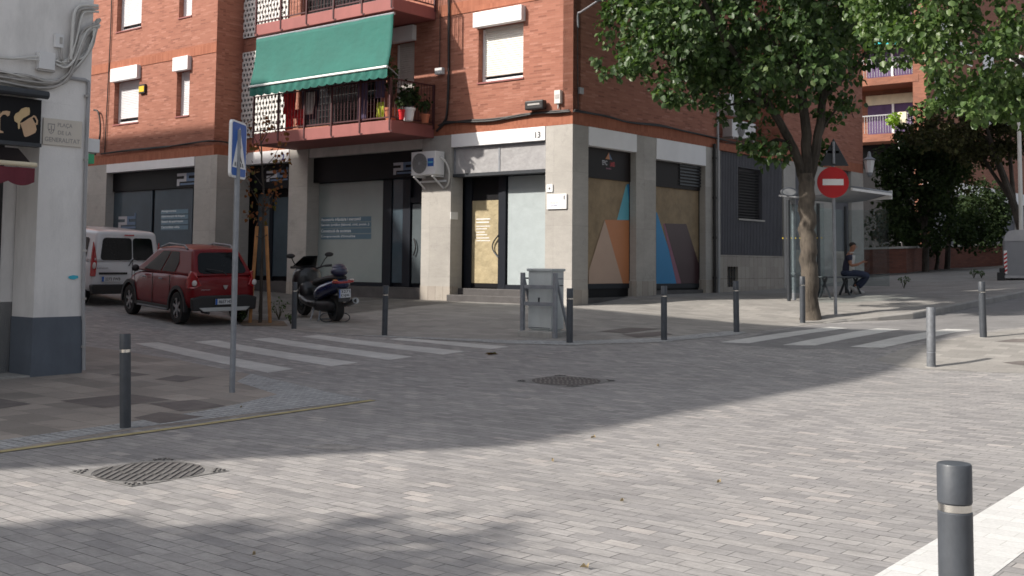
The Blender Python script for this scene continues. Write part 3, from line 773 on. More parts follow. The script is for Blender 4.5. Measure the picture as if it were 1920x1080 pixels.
# ---- bay C: dark office entrance
c1_, c2_ = uPb1, u_rec + .0
lz = FL.z(500, 310)
lintel(FL, c1_, uP0 + .002, FL.z(541, 303), zb, .02, -.3)
gC = zgr(FL, c1_)
text('house_number', '2', FL.pt(FL.u(529, 300), .022, FL.z(528, 301)), -FL.d.to_3d(), (0, 0, 1), 'ink_blue', BLD, width=.13, height=.2, bold=.04)
sC = bx('shop_sign', 'shop_black', FL, c1_ + .003, u_rec, -.40, -.25, FL.z(520, 352), FL.z(541, 305))
logo(FL, 500, 318, 540, 341, -.249, sC)
bx('window_backing', 'shop_black', FL, c1_ + .003, u_rec + .3, -.9, -.55, gC - .2, zb - .01)
wc = bx('window', 'glass_blue', FL, FL.u(540, 450, -.5) + .02, FL.u(512, 450, -.5), -.55, -.5, FL.z(525, 518, -.5), FL.z(525, 370, -.5))
mf = MB(); mf.fbox(FL, FL.u(512, 450, -.5) + .001, FL.u(506, 450, -.5), -.56, -.46, gC, FL.z(525, 360, -.5)); mf.build('window_frame', 'shop_frame', wc)
bx('window', 'glass_door', FL, FL.u(505, 450, -.5), FL.u(482, 450, -.5), -.55, -.51, FL.z(525, 518, -.5), FL.z(525, 362, -.5))
bx('threshold', 'step_dark', FL, c1_ + .002, u_rec + .3, -.549, -.12, gC - .2, FL.z(525, 527, -.3))

# ---- bay D: office in the projecting part, behind the van
d0, d1 = uPc1, uPd0
lintel(FL, d0, d1, FL.z(280, 318, PW), zbP, PW + .02, PW - .3)
wD = PW - .3; gD = zgr(FL, d0, PW)
sD = bx('shop_sign', 'shop_black', FL, d0 + .003, d1 - .003, wD - .3, wD + .06, FL.z(285, 356, wD), FL.z(285, 318, wD) + .2)
logo(FL, 332, 323, 368, 349, wD + .061, sD)
bx('window_backing', 'shop_black', FL, d0 + .003, d1 - .003, wD - .2, wD - .06, gD - .2, zbP - .01)
for k, (x0_, x1_, mt) in enumerate(((360, 289, 'glass_blue'), (284, 203, 'glass_blue'))):
    wd_ = bx('window', mt, FL, FL.u(x0_, 420, wD), FL.u(x1_, 420, wD), wD - .04, wD, gD + .5, FL.z(285, 357, wD))
    if k == 0:
        for i, s_ in enumerate(['Assegurances', 'Administració de finques', 'Gestió de patrimonis', 'Comunitats veïns']):
            y0 = 394 + i * 9.8; uu0, zz0 = FL.pix(302, y0 + 8, wD); zz1 = FL.z(302, y0, wD); uu1 = FL.u(353, y0, wD)
            bx('lettered_strip', 'strip_blue', FL, uu1, uu0, wD + .002, wD + .006, zz0, zz1, wd_)
            text('lettering', s_, FL.pt(uu0 - .02, wD + .008, zz0 + .05), -FL.d.to_3d(), (0, 0, 1), 'strip_text', wd_, width=abs(uu0 - FL.u(302 + [28, 44, 41, 34][i], y0, wD)), height=(zz1 - zz0) * .6, bold=.012)
    else: logo(FL, 222, 405, 255, 430, wD + .003, wd_)
bx('base_panel', 'step_dark', FL, d0 + .003, d1 - .003, wD - .06, wD + .05, gD - .2, gD + .49)

# ---- right front bays E, F: boarded windows with coloured mountains
def bay_right(x0, x1, mounts, louver):
    u0, u1 = FR.u(x0, 400), FR.u(x1, 400); xm = (x0 + x1) / 2
    w_ = -.22; lz0 = FR.z(xm, 265 + (xm - 1103) * .20 + 5)
    lintel(FR, u0, u1, lz0, zb, .02, -.3)
    g0 = zgr(FR, (u0 + u1) / 2)
    zs = FR.z(xm, 332 + (xm - 1103) * .13, w_)
    sg = bx('shop_sign', 'sign_brown', FR, u0 + .003, u1 - .003, w_ - .2, w_ + .05, zs, lz0 + .1)
    zwin0 = FR.z(xm, 531.5, w_)
    wn_ = bx('window', 'kraft', FR, u0 + .003, FR.u(x1 - 7, 450, w_), w_ - .04, w_, zwin0, zs - .002)
    fr_ = MB(); fr_.fbox(FR, FR.u(x1 - 7, 450, w_) + .002, u1 - .003, w_ - .05, w_ + .03, zwin0 - .1, zs - .002); fr_.fbox(FR, u0 + .004, FR.u(x1 - 7, 450, w_), w_ - .05, w_ + .02, zwin0 - .12, zwin0 - .002)
    fr_.build('window_frame', 'shop_frame', wn_)
    bx('base_panel', 'shop_black', FR, u0 + .003, u1 - .003, w_ - .3, w_ - .02, g0 - .3, zwin0 - .121)
    bx('threshold', 'step_dark', FR, u0 + .004, u1 - .004, w_ - .018, w_ + .14, g0 - .4, g0 + .1)
    for k, (mt, pts) in enumerate(mounts):
        wv = w_ + .003 + .003 * k; m_ = MB(); P = []
        for x, y in pts:
            uu, zz = FR.pix(x, y, w_); uu = min(max(uu, u0 + .004), FR.u(x1 - 7, 450, w_) - .001); zz = max(zz, zwin0 + .001); P.append(FR.pt(uu, wv, zz))
        m_.prism(P, FR.n.to_3d() * .002); m_.build('window_decal', mt, wn_)
    if louver:
        m_ = MB(); ua, ub = FR.u(1273, 320, w_ + .05), FR.u(1318, 320, w_ + .05)
        for i in range(8):
            z_ = zs + .10 + i * .085; m_.fbox(FR, ua, ub, w_ + .052, w_ + .085, z_, z_ + .045)
        m_.build('louvre', 'metal_dark', sg)
    else:
        q = lambda x, y: FR.pt(*((lambda t: (t[0], w_ + .056, t[1]))(FR.pix(x, y, w_ + .056))))
        for mt, pts in (('mount_orange', [(1135, 298), (1141.5, 286), (1143, 299)]), ('logo_blue', [(1143, 299), (1141.5, 286), (1148, 300)])):
            m_ = MB(); m_.prism([q(*p) for p in pts], FR.n.to_3d() * .004); m_.build('logo', mt, sg)
        text('lettering', 'EPIC', q(1129, 309), FR.d.to_3d(), (0, 0, 1), 'logo_grey', sg, width=.22, height=.12, bold=.03)
        text('lettering', 'LAND', q(1144, 312), FR.d.to_3d(), (0, 0, 1), 'sign_red', sg, width=.20, height=.12, bold=.03)
        text('lettering', 'serveis', q(1136, 317), FR.d.to_3d(), (0, 0, 1), 'mount_pink', sg, width=.22, height=.05, bold=.02)
bay_right(1103, 1193, [('mount_cyan', [(1156, 410), (1174, 346), (1179, 440), (1190, 560), (1130, 530)][:0] or [(1152, 430), (1174, 346), (1184, 380), (1190, 445), (1186, 445)]),
                       ('mount_blue', [(1176, 346), (1186, 347), (1187, 400), (1190, 430)][:0] or [(1175, 345), (1188, 346), (1190, 438)]),
                       ('mount_orange', [(1133, 412), (1180, 413), (1192, 455), (1192, 532), (1167, 532)]), ('mount_tan', [(1103, 508), (1133, 412), (1167, 532), (1103, 532)])], False)
bay_right(1230, 1323, [('mount_blue', [(1230, 397), (1232, 400), (1274, 532), (1230, 532)]), ('mount_pink', [(1243, 420), (1246, 419), (1277, 532), (1268, 532)]),
                       ('mount_maroon', [(1246, 419), (1286, 420), (1316, 515), (1316, 532), (1277, 532)])], True)
# ---- bay G: grey corrugated wall with louvre window and tiled plinth
g0_, g1_ = uF[1], uH[0]
zpl = FR.z(1410, 479); gG = zgr(FR, g0_)
cg = MB(); nrib = 42; hu0, hu1 = FR.u(1387, 370), FR.u(1433, 370); hz0, hz1 = FR.z(1410, 411), FR.z(1410, 316)
wall_holes(cg, FR, g0_ + .003, g1_ - .003, zpl, zb - .003, [(hu0, hu1, hz0, hz1)], -.06, -.3)
for i in range(nrib):
    u_ = g0_ + .03 + (g1_ - g0_ - .08) * i / nrib
    if hu0 - .06 < u_ < hu1 + .02:
        cg.fbox(FR, u_, u_ + .04, -.059, -.045, zpl + .01, hz0 - .06); cg.fbox(FR, u_, u_ + .04, -.059, -.045, hz1 + .02, zb - .03)
    else: cg.fbox(FR, u_, u_ + .04, -.059, -.045, zpl + .01, zb - .03)
cg.build('cladding', 'corrug', BLD)
lw = MB()
for i in range(17):
    z_ = hz0 + .02 + (hz1 - hz0 - .04) * i / 17; a_ = FR.pt(hu0, -.22, z_); lw.box(a_, FR.pt(hu1, -.22, z_) - a_, FR.n.to_3d() * .06 + Vector((0, 0, -.05)), Vector((0, 0, .012)))
lv = lw.build('louvre', 'grille_dark', BLD)
bx('sill', 'stone', FR, hu0 - .04, hu1 + .04, -.2, .0, hz0 - .05, hz0 - .001, lv)
tp_ = MB(); vu0, vu1, vz0, vz1 = FR.u(1365, 520), FR.u(1385, 520), FR.z(1375, 538), FR.z(1375, 500)
wall_holes(tp_, FR, g0_ + .003, g1_ - .003, gG - .3, zpl - .002, [(vu0, vu1, vz0, vz1)], -.02, -.3)
tp_.build('plinth', 'stone_tile', BLD)
vm = MB()
for i in range(4): vm.fbox(FR, vu0 + (vu1 - vu0) * (i + .5) / 4 - .01, vu0 + (vu1 - vu0) * (i + .5) / 4 + .01, -.1, -.08, vz0, vz1)
for i in range(3): vm.fbox(FR, vu0, vu1, -.105, -.085, vz0 + (vz1 - vz0) * (i + .5) / 3 - .008, vz0 + (vz1 - vz0) * (i + .5) / 3 + .008)
vm.build('vent_grille', 'metal_dark', BLD)
# ---- bay H..I behind the bus shelter
h0, h1 = uH[1], FR.u(1597, 400)
hz_l = FR.z(1545, 325)
for a_, b_, mt, nm in ((h0, h0 + (h1 - h0) * .30, 'corrug', 'cladding'), (h0 + (h1 - h0) * .30, h0 + (h1 - h0) * .38, 'stone', 'pillar'), (h0 + (h1 - h0) * .38, h0 + (h1 - h0) * .62, 'stone', 'infill_panel'),
                       (h0 + (h1 - h0) * .62, h0 + (h1 - h0) * .70, 'stone', 'pillar'), (h0 + (h1 - h0) * .70, h1, 'corrug', 'cladding')):
    bx(nm, mt, FR, a_ + .002, b_ - .002, -.3, -.02 if mt == 'stone' else -.12, gG - .2 if mt != 'window' else gG, zb - .004)
bx('plinth', 'stone_tile', FR, h0 + .003, h1 - .003, -.119, -.06, gG - .2, FR.z(1545, 470))

# ---- windows upstairs
def headed_window(fr, h, wv, hd, hh, parent=BLD, smat='shutter_white', gap=.07, ov=.06, k=0):
    """white box header, frame, roller blind"""
    u0, u1, z0, z1 = h
    wn = MB(); wn.fbox(fr, u0 + .002, u1 - .002, wv - .26, wv - .24, z0, z1); wo_ = wn.build('window', 'glass_dark', parent)
    hb = MB(); hb.fbox(fr, u0 - ov, u1 + ov, wv - .02, wv + hd, z1 - .02, z1 + hh); hb.build('blind_box', 'white_paint', wo_, bev=.008)
    fm_ = MB()
    fm_.fbox(fr, u0 + .003, u0 + .06, wv - .239, wv - .17, z0 + .03, z1 - .03); fm_.fbox(fr, u1 - .06, u1 - .003, wv - .239, wv - .17, z0 + .03, z1 - .03)
    fm_.fbox(fr, u0 + .062, u1 - .062, wv - .239, wv - .18, z0 + .03, z0 + .09); fm_.build('frame', 'white_paint', wo_)
    shutter(fr, u0 + .062, u1 - .062, z0 + .09 + gap, z1, wv - .20, wo_, smat)
    sl = MB(); sl.fbox(fr, u0 - .02, u1 + .02, wv - .23, wv + .03, z0 - .04, z0 - .001); sl.build('sill', 'maroon_paint', wo_)
    return wo_
headed_window(FL, win1, 0, .16, FL.z(934, 12) - wz1 - .1)
headed_window(FL, up(win1), 0, .16, .42)
for h in (win2, up(win2)): headed_window(FL, h, 0, .14, .38, smat='wall_white', gap=.30)
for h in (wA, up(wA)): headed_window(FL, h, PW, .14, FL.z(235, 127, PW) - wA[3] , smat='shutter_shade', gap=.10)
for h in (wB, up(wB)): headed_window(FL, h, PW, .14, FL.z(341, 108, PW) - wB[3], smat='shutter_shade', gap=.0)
# balcony doors with grilles behind
for h in (door1, up(door1)):
    dd = bx('balcony_door', 'glass_dark', FL, h[0] + .003, h[1] - .003, -.28, -.24, h[2], h[3])
    g = MB(); n_b = 22
    for i in range(n_b + 1):
        u_ = h[0] + (h[1] - h[0]) * i / n_b; g.fbox(FL, u_ - .006, u_ + .006, -.20, -.188, h[2] + .02, h[3] - .02)
    for i in range(12): z_ = h[2] + .1 + (h[3] - h[2] - .2) * i / 11; g.fbox(FL, h[0], h[1], -.187, -.178, z_ - .005, z_ + .005)
    for u_ in (h[0] + .01, h[0] + (h[1] - h[0]) * .33, h[0] + (h[1] - h[0]) * .66, h[1] - .05): g.fbox(FL, u_, u_ + .05, -.23, -.205, h[2] + .01, h[3] - .01)
    g.build('grille', 'grille_dark', dd)
# lattice walls
def lattice_mb(fr, u0, u1, z0, z1, wf, wb, pitch=.155):
    m_ = MB(); nu = max(2, round((u1 - u0) / pitch)); nz = max(2, round((z1 - z0) / (pitch))); du = (u1 - u0) / nu; dz = (z1 - z0) / nz
    n = 8
    for j in range(nz):
        off = .5 * (j % 2)
        for i in range(nu + (1 if off else 0)):
            cu_ = u0 + (i + .5 - off) * du; cz = z0 + (j + .5) * dz
            a0_, a1_ = max(u0, cu_ - du / 2), min(u1, cu_ + du / 2)
            full = (a1_ - a0_) > du * .9; r = min(du, dz) * .36
            sq = [(a1_, cz), (a1_, cz + dz / 2), (cu_, cz + dz / 2), (a0_, cz + dz / 2), (a0_, cz), (a0_, cz - dz / 2), (cu_, cz - dz / 2), (a1_, cz - dz / 2)]
            if not full:
                m_.add([fr.pt(a0_, wf, cz - dz / 2), fr.pt(a1_, wf, cz - dz / 2), fr.pt(a1_, wf, cz + dz / 2), fr.pt(a0_, wf, cz + dz / 2)], [(0, 1, 2, 3)]); continue
            ci = [(cu_ + r * math.cos(2 * math.pi * k / n), cz + r * math.sin(2 * math.pi * k / n)) for k in range(n)]
            vs = [fr.pt(a_, wf, b_) for a_, b_ in sq] + [fr.pt(a_, wf, b_) for a_, b_ in ci] + [fr.pt(a_, wb, b_) for a_, b_ in ci]
            fs = [(k, (k + 1) % n, n + (k + 1) % n, n + k) for k in range(n)] + [(n + k, n + (k + 1) % n, 2 * n + (k + 1) % n, 2 * n + k) for k in range(n)]
            m_.add(vs, fs)
    return m_
lu0, lu1 = FL.u(538, 200), FL.u(449, 200) - .0
lzA0, lzA1 = zt + .12, zb + ST - .01
for k in range(2):
    lattice_mb(FL, lu0, lu1, lzA0 + k * ST, lzA1 + k * ST, .05, -.03).build('lattice', 'lattice', BLD, fixn=False)
    bx('lattice_shade', 'shop_black', FL, lu0, lu1, .002, .01, lzA0 + k * ST, lzA1 + k * ST)  # black sheet gives the lattice holes their shade by colour

# ---- balconies
BW = 1.57
bu0 = None
def balcony(k):
    zs = k * ST
    u0 = FL.u(733, 240, BW); u1 = FL.u(473, 240, BW)
    z0 = FL.z(733, 248, BW) + zs; z1 = FL.z(733, 224, BW) + zs
    sl = MB(); sl.fbox(FL, u0, u1, .022, BW, z0, z1); s_ = sl.build('balcony', 'maroon_paint', BLD, bev=.015)
    zr = z1 + 1.02
    rl = MB(); nb = 44
    for i in range(nb + 1):
        u_ = u0 + .04 + (u1 - u0 - .08) * i / nb; rl.fbox(FL, u_ - .006, u_ + .006, BW - .05, BW - .038, z1 + .08, zr)
    ns = 14
    for i in range(ns + 1):
        wv = .06 + (BW - .12) * i / ns
        rl.fbox(FL, u0 + .034, u0 + .046, wv - .006, wv + .006, z1 + .08, zr)
    for z_ in (z1 + .06, zr): rl.fbox(FL, u0 + .02, u1 - .02, BW - .065, BW - .025, z_, z_ + .03); rl.fbox(FL, u0 + .02, u0 + .06, .03, BW - .066, z_, z_ + .03)
    rl.build('railing', 'rail_maroon', s_)
    npst = 6
    for i in range(npst):
        ps = MB(); u_ = u0 + .05 + (u1 - u0 - .1) * i / (npst - 1); ps.fbox(FL, u_ - .022, u_ + .022, BW - .024, BW + .02, z0 + .06, zr + .04); ps.fbox(FL, u_ - .10, u_ - .021, BW + .001, BW + .012, z0 + .02, z0 + .05); ps.build('railing_post', 'rail_maroon', s_)
    ps = MB(); ps.fbox(FL, u0 - .02, u0 + .019, .03, .08, z1 - .1, zr + .04); ps.build('railing_post', 'rail_maroon', s_)
    return s_, u0, u1, z0, z1, zr
bal = [balcony(0), balcony(1)]
# mesh screen on the upper balcony
_, u0, u1, z0, z1, zr = bal[1]
sc_ = MB()
for i in range(60):
    u_ = u0 + .06 + (u1 - u0 - .12) * i / 60
    a_ = FL.pt(u_, BW - .08, z1 + .09); sc_.box(a_, FL.pt(u_ + .004, BW - .08, z1 + .09) - a_, Vector((0, 0, 0.9)) + (FL.d * .1).to_3d(), FL.n.to_3d() * .003)
sc_.build('screen', 'grille_dark', bal[1][0])
# balcony ceiling shadows: slab of third balcony seen only as shade caster
balcony(2)
# ================================================================ white building on the left
B1H = 11.6
k0 = Vector((K0[0], K0[1], zg(*K0)))
WB = thing('white_building', 'white rendered corner building with blue grey painted plinth and bar front at the left edge', 'building', k0)
uj = FW.u(60, 650)                                     # left edge of the corner pier
zpw = FW.z(110, 594)                                   # plinth top
zs_t = FW.z(40, 186)                                   # top of opening / sign
mb = MB()
mb.prism([FW.pt(uj, 0, zpw - .01), FW.pt(0, 0, zpw - .01), FWB.pt(.9, 0, zpw - .01), FWB.pt(.9, -0.0, zpw - .01) + (Rd * uj).to_3d()], (0, 0, B1H - zpw + .01)) if False else None
# pier (above plinth), wall over the shop opening, far side, near end
pd = .58
mb.fbox(FW, uj, 0, -pd, 0, zpw, zs_t)
mb.fbox(FW, -13.6, 0, -.6, 0, zs_t + .001, B1H)
mb.fbox(FW, -13.6, uj - 6.2, -.6, 0, -.5, zs_t)
mb.fbox(FWB, .601, 15.4, -13.6, 0, -.5, B1H)
mb.build('wall', 'plaster', WB)
pl = MB(); pl.fbox(FW, uj - .012, .012, -pd, .012, -.4, zpw - .001); pl.fbox(FWB, .601, 15.3, -1, .012, -.4, zpw + .2)
pl.build('plinth', 'plinth_paint', WB, bev=.006)
sh = MB(); sh.fbox(FW, uj - 6.1, uj, -1.0, -.7, -.4, zs_t); sh.build('shop_interior', 'shop_black', WB)
df = MB()
for u_ in (uj - .20, uj - 1.1, uj - 2.0): df.fbox(FW, u_ - .07, u_, -.66, -.56, .05, zs_t - .3)
df.fbox(FW, uj - 2.0, uj - .2, -.65, -.57, 2.1, 2.2); df.build('door_frame', 'plastic_black', WB)
ts = MB(); ts.fbox(FW, uj - 3, uj - .01, -.65, -.0, -.2, .06); ts.build('threshold', 'concrete', WB)
# unseen taller block added down the side street, sized to shade the brick
nb0 = FWB.pt(15.6, 0, 0); NB = thing('apartment_building', 'unseen tall rendered block behind the white building, added to shade the brick front', 'building', nb0)
mb = MB(); mb.fbox(FWB, 16.5, 44, -13, 0, -.5, 16); mb.build('wall', 'plaster', NB)

# ---- bar signboard
su0, su1 = FW.u(-260, 220, .12), FW.u(77, 220, .12)
sz0, sz1 = FW.z(70, 269, .12), FW.z(70, 187, .12)
BS = thing('bar_sign', 'black bar signboard with cream lettering and a beer mug over the doorway', 'sign', FW.pt(su1, 0, sz0))
b_ = MB(); b_.fbox(FW, su0, su1, .003, .12, sz0, sz1); b_.build('sign_panel', 'shop_black', BS)
b_ = MB(); b_.fbox(FW, su0, su1 + .0, .003, .16, sz0 - .05, sz0 - .001); b_.build('lower_trim', 'metal_dark', BS)
hz0 = FW.z(80, 183, .3); hu = FW.u(92, 176, .25)
b_ = MB(); b_.tube([FW.pt(su0, .22, hz0 + .05), FW.pt(hu, .22, hz0 + .05)], .055, n=10); b_.fbox(FW, su0, hu - .03, .003, .20, hz0 + .03, hz0 + .09); b_.build('awning_housing', 'metal_dark', BS)
def fwp(x, y, wv=.123): t_ = FW.pix(x, y, wv); return FW.pt(t_[0], wv, t_[1])
# serif r : stem, foot, ear
lt = MB()
def poly(mb_, pts, wv=.122, d=.004): mb_.prism([fwp(x, y, wv) for x, y in pts], FW.n.to_3d() * d)
poly(lt, [(-9, 210), (0, 209), (0, 244), (6, 247), (6, 249.5), (-16, 248), (-16, 245), (-9, 243), (-9, 215), (-14, 213), (-14, 211)])
poly(lt, [(0, 214), (5, 208.5), (12, 207.5), (19, 209), (17.5, 216), (14, 218.5), (10, 214.5), (5, 215), (0, 221)], .123)
text('lettering', 'Ba', fwp(-75, 246), FW.d.to_3d(), (0, 0, 1), 'tan_print', BS, height=.34, bold=.03)
lt.build('lettering', 'tan_print', BS)
mg = MB()
poly(mg, [(38, 231), (45, 228), (52, 223), (59, 219), (66, 232), (68.5, 243), (66, 249), (56, 254), (48, 257), (45, 255), (42, 243)])
poly(mg, [(58.5, 219.5), (63, 216), (67, 218), (71, 226), (70.5, 233), (67.5, 235), (66, 231), (68, 230), (68, 226), (65, 220.5), (62, 220), (60, 222)], .1225)
mg.build('beer_mug', 'tan_print', BS)
fo = MB(); poly(fo, [(26, 219), (29, 213), (35, 210), (40, 204), (48, 201), (55, 202), (56, 208), (55, 215), (48, 219), (43, 222), (38, 228), (37, 241), (34, 242.5), (33, 231), (27, 227)], .1235)
fo.build('beer_foam', 'tan_light', BS)
# folded awning below the sign
AW = thing('shop_awning', 'rolled awning with cream bar and scalloped maroon valance under the bar sign', 'awning', FW.pt(uj, 0, 2.2))
aw = .55
au1 = FW.u(68, 310, aw); au0 = FW.u(-300, 300, aw)
az = FW.z(60, 309, aw)
b_ = MB(); b_.tube([FW.pt(au0, aw, az), FW.pt(au1, aw, az)], .032, n=10); b_.build('front_bar', 'cream', AW)
rows = []; nsc = 60
zva = FW.z(55, 315, aw); zvb = FW.z(55, 348, aw)
for i in range(nsc + 1):
    u_ = au0 + (au1 - .01 - au0) * i / nsc; dz_ = abs(math.sin(u_ * 9.)) * .055
    rows.append([FW.pt(u_, aw + .015 * math.sin(u_ * 20), zva), FW.pt(u_, aw + .02 * math.sin(u_ * 20), zvb + .05 - dz_)])
b_ = MB(); b_.grid(rows); b_.build('valance', 'maroon_cloth', AW, thick=.006)
b_ = MB(); b_.box(FW.pt(au0, .16, sz0 - .1), FW.pt(au1 - .05, .16, 0) - FW.pt(au0, .16, 0), FW.n.to_3d() * (aw - .18) + Vector((0, 0, az - sz0 + .10)), Vector((0, 0, .01))); b_.build('canopy', 'sign_brown', AW)
# street name plaque
pu0, pz0 = FW.pix(80, 271, .03); pu1, _ = FW.pix(153, 277, .03); pz1 = FW.z(80, 220, .03); pz0 = FW.z(80, 270, .03)
PQ = thing('street_name_plaque', 'cream ceramic street name plaque with town crest beside the bar sign', 'sign', FW.pt(pu0, .0, pz0))
b_ = MB(); b_.fbox(FW, pu0, pu1, .003, .03, pz0, pz1); b_.build('plaque_tile', 'cream_tile' if 'cream_tile' in M else (pm('cream_tile', (.62, .57, .50), .35, var=.04), 'cream_tile')[1], PQ, bev=.004)
ph = pz1 - pz0; pwid = pu1 - pu0
dR = FW.d.to_3d()
text('lettering', 'PLAÇA', FW.pt(pu0 + pwid * .36, .032, pz0 + ph * .67), dR, (0, 0, 1), 'ink_grey', PQ, width=pwid * .38, height=ph * .19, bold=.01)
text('lettering', 'DE LA', FW.pt(pu0 + pwid * .37, .032, pz0 + ph * .415), dR, (0, 0, 1), 'ink_grey', PQ, width=pwid * .35, height=ph * .15, bold=.01)
text('lettering', 'GENERALITAT', FW.pt(pu0 + pwid * .045, .032, pz0 + ph * .12), dR, (0, 0, 1), 'ink_grey', PQ, width=pwid * .90, height=ph * .17, bold=.01)
cr_ = MB(); cx, cz = pu0 + pwid * .20, pz0 + ph * .60
sh_ = [(-.09, .2), (.09, .2), (.09, -.0), (.05, -.14), (0, -.2), (-.05, -.14), (-.09, -.0)]
o_ = [FW.pt(cx + a * pwid, .0315, cz + b * ph) for a, b in sh_]; i_ = [FW.pt(cx + a * pwid * .8, .0315, cz + b * ph * .82) for a, b in sh_]
cr_.add(o_ + i_, [(k, (k + 1) % 7, 7 + (k + 1) % 7, 7 + k) for k in range(7)]); cr_.fbox(FW, cx - .006, cx + .006, .0305, .033, cz - .12 * ph, cz + .13 * ph)
for a in (-.05, .05): cr_.sph(FW.pt(cx + a * pwid, .032, cz - .03 * ph), .010, 6, 4)
cr_.build('crest', 'ink_grey', PQ)
# boxes and cable bundle on the wall
def wallbox(name, label, fr, x0, y0, x1, y1, d, mat, cat='box', wv=.0, extra=None):
    """x0,y0,x1,y1: picture rectangle of the front face"""
    ua, za = fr.pix(x0, (y0 + y1) / 2, wv + d); ub, _ = fr.pix(x1, (y0 + y1) / 2, wv + d); zt_ = fr.z((x0 + x1) / 2, y0, wv + d); zb__ = fr.z((x0 + x1) / 2, y1, wv + d)
    ua, ub = min(ua, ub), max(ua, ub)
    t_ = thing(name, label, cat, fr.pt((ua + ub) / 2, wv, zb__))
    b_ = MB(); b_.fbox(fr, ua, ub, wv + .003, wv + d, zb__, zt_); b_.build('case', mat, t_, bev=.006)
    return t_, ua, ub, zb__, zt_
t_, a, b, c, d = wallbox('junction_box', 'larger grey junction box in the cable bundle on the white wall', FW, 74, 98, 104, 130, .10, 'plastic_white')
b_ = MB(); b_.fbox(FW, a - .01, b + .01, .003, .085, c - .025, c - .002); b_.build('bracket', 'cable_grey', t_)
t_, a, b, c, d = wallbox('telephone_box', 'small grey terminal box above the junction box on the white wall', FW, 104, 64, 120, 89, .06, 'plastic_white')
b_ = MB(); b_.fbox(FW, a + .06, a + .10, .061, .066, c + .05, d - .04); b_.build('label_plate', 'cable_grey', t_)
CB = thing('cable_bundle', 'tangle of grey cables running over the white wall and looping at its corner', 'cables', FW.pt(-.6, 0, 3.5))
rnd = random.Random(3)
def fwc(x, y, wv=.03): t_ = FW.pix(x, y, wv); return FW.pt(t_[0], wv, t_[1])
def smooth_path(pts, n=8):
    out = []; P = [Vector(p) for p in pts]; P = [P[0] * 2 - P[1]] + P + [P[-1] * 2 - P[-2]]
    for i in range(1, len(P) - 2):
        for k in range(n):
            t = k / n; p0, p1, p2, p3 = P[i - 1:i + 3]
            out.append(.5 * ((2 * p1) + (-p0 + p2) * t + (2 * p0 - 5 * p1 + 4 * p2 - p3) * t * t + (-p0 + 3 * p1 - 3 * p2 + p3) * t ** 3))
    out.append(P[-2]); return out
def bundle(paths, mats, n, spread, r, parent, wv=.03):
    for k in range(n):
        base = paths[k % len(paths)]
        j = [(x + rnd.uniform(-spread, spread), y + rnd.uniform(-spread, spread)) for x, y in base]
        wj = wv + rnd.uniform(0, .06)
        b_ = MB(); b_.tube(smooth_path([fwc(x, y, wj + .02 * math.sin(i * 1.3 + k)) for i, (x, y) in enumerate(j)], 6), r * rnd.uniform(.75, 1.25), n=6)
        b_.build('cable', mats[rnd.randrange(len(mats))], parent, smooth=True, fixn=False)
lower = [[(-120, 122), (-40, 130), (0, 136), (50, 144), (95, 152), (120, 146), (150, 118), (172, 84), (180, 40)],
         [(-120, 138), (-40, 146), (0, 153), (60, 163), (100, 163), (126, 146), (146, 112), (160, 70), (186, 36)],
         [(-120, 130), (0, 145), (50, 152), (92, 158), (130, 140), (140, 100), (155, 60), (180, 45)]]
bundle(lower, ['cable_grey', 'cable_light', 'cable_grey', 'cable_black'], 15, 3.4, .014, CB)
upper = [[(104, 112), (125, 118), (140, 112), (156, 104), (170, 84), (184, 40)], [(104, 120), (122, 124), (140, 110), (150, 78), (168, 56), (186, 46)], [(118, 116), (135, 110), (145, 80), (158, 60), (184, 48)],
         [(132, 112), (143, 70), (150, 30), (162, 20), (182, 22)], [(130, 120), (138, 60), (140, 25), (155, 15), (183, 14)]]
bundle(upper, ['cable_light', 'cable_grey', 'cable_light'], 15, 3.4, .014, CB)
bundle([[(133, 112), (136, 60), (139, 28), (146, 14), (160, 10), (184, 11)]], ['cable_light'], 1, 0, .024, CB)
bundle([[(-120, 96), (0, 107), (30, 109), (73, 106)], [(-120, 98), (0, 109), (40, 110), (73, 113)]], ['cable_light'], 4, 1.2, .010, CB)
bundle([[(112, 90), (112, 108), (118, 116)], [(116, 90), (117, 110), (122, 118)]], ['cable_grey'], 2, .3, .012, CB)
CDT = thing('conduit', 'thin grey conduit running down the white wall beside the street plaque', 'pipe', FW.pt(-.1, 0, .3))
b_ = MB(); b_.tube(smooth_path([fwc(130, 146), (fwc(150, 149)), fwc(163, 152), fwc(166, 170), fwc(161, 300), fwc(157, 500), fwc(156, 590), fwc(157, 606), fwc(157, 694)], 5), .024, n=8)
b_.build('tube', 'pipe_grey', CDT, smooth=True, fixn=False)
b_ = MB()
for y in (180, 300, 470, 560, 650): p = fwc(162 - (y - 180) * .012, y); b_.cyl(p - Vector((0, 0, .015)), p + Vector((0, 0, .015)), .032)
b_.build('clip', 'cable_grey', CDT)
gs = MB(); poly(gs, [(129, 518), (137, 516), (146, 517), (147, 521), (139, 524), (131, 523), (128, 521)], .0125, .002)
gs.build('paint_splash', 'cyan_paint', WB)
# small box and green sign on the far corner of the white building
t_ = thing('corner_sign', 'white box with green cross sign fixed to the far corner of the white building', 'sign', FW.pt(.2, -.2, 3.0))
b_ = MB(); b_.fbox(FW, .02, .20, -.3, -.05, FW.z(172, 285), FW.z(172, 259)); b_.build('case', 'plastic_white', t_, bev=.01)
b_ = MB(); b_.fbox(FW, .02, .12, -.2, -.05, FW.z(172, 306), FW.z(172, 288)); b_.build('sign_panel', 'green_box', t_)

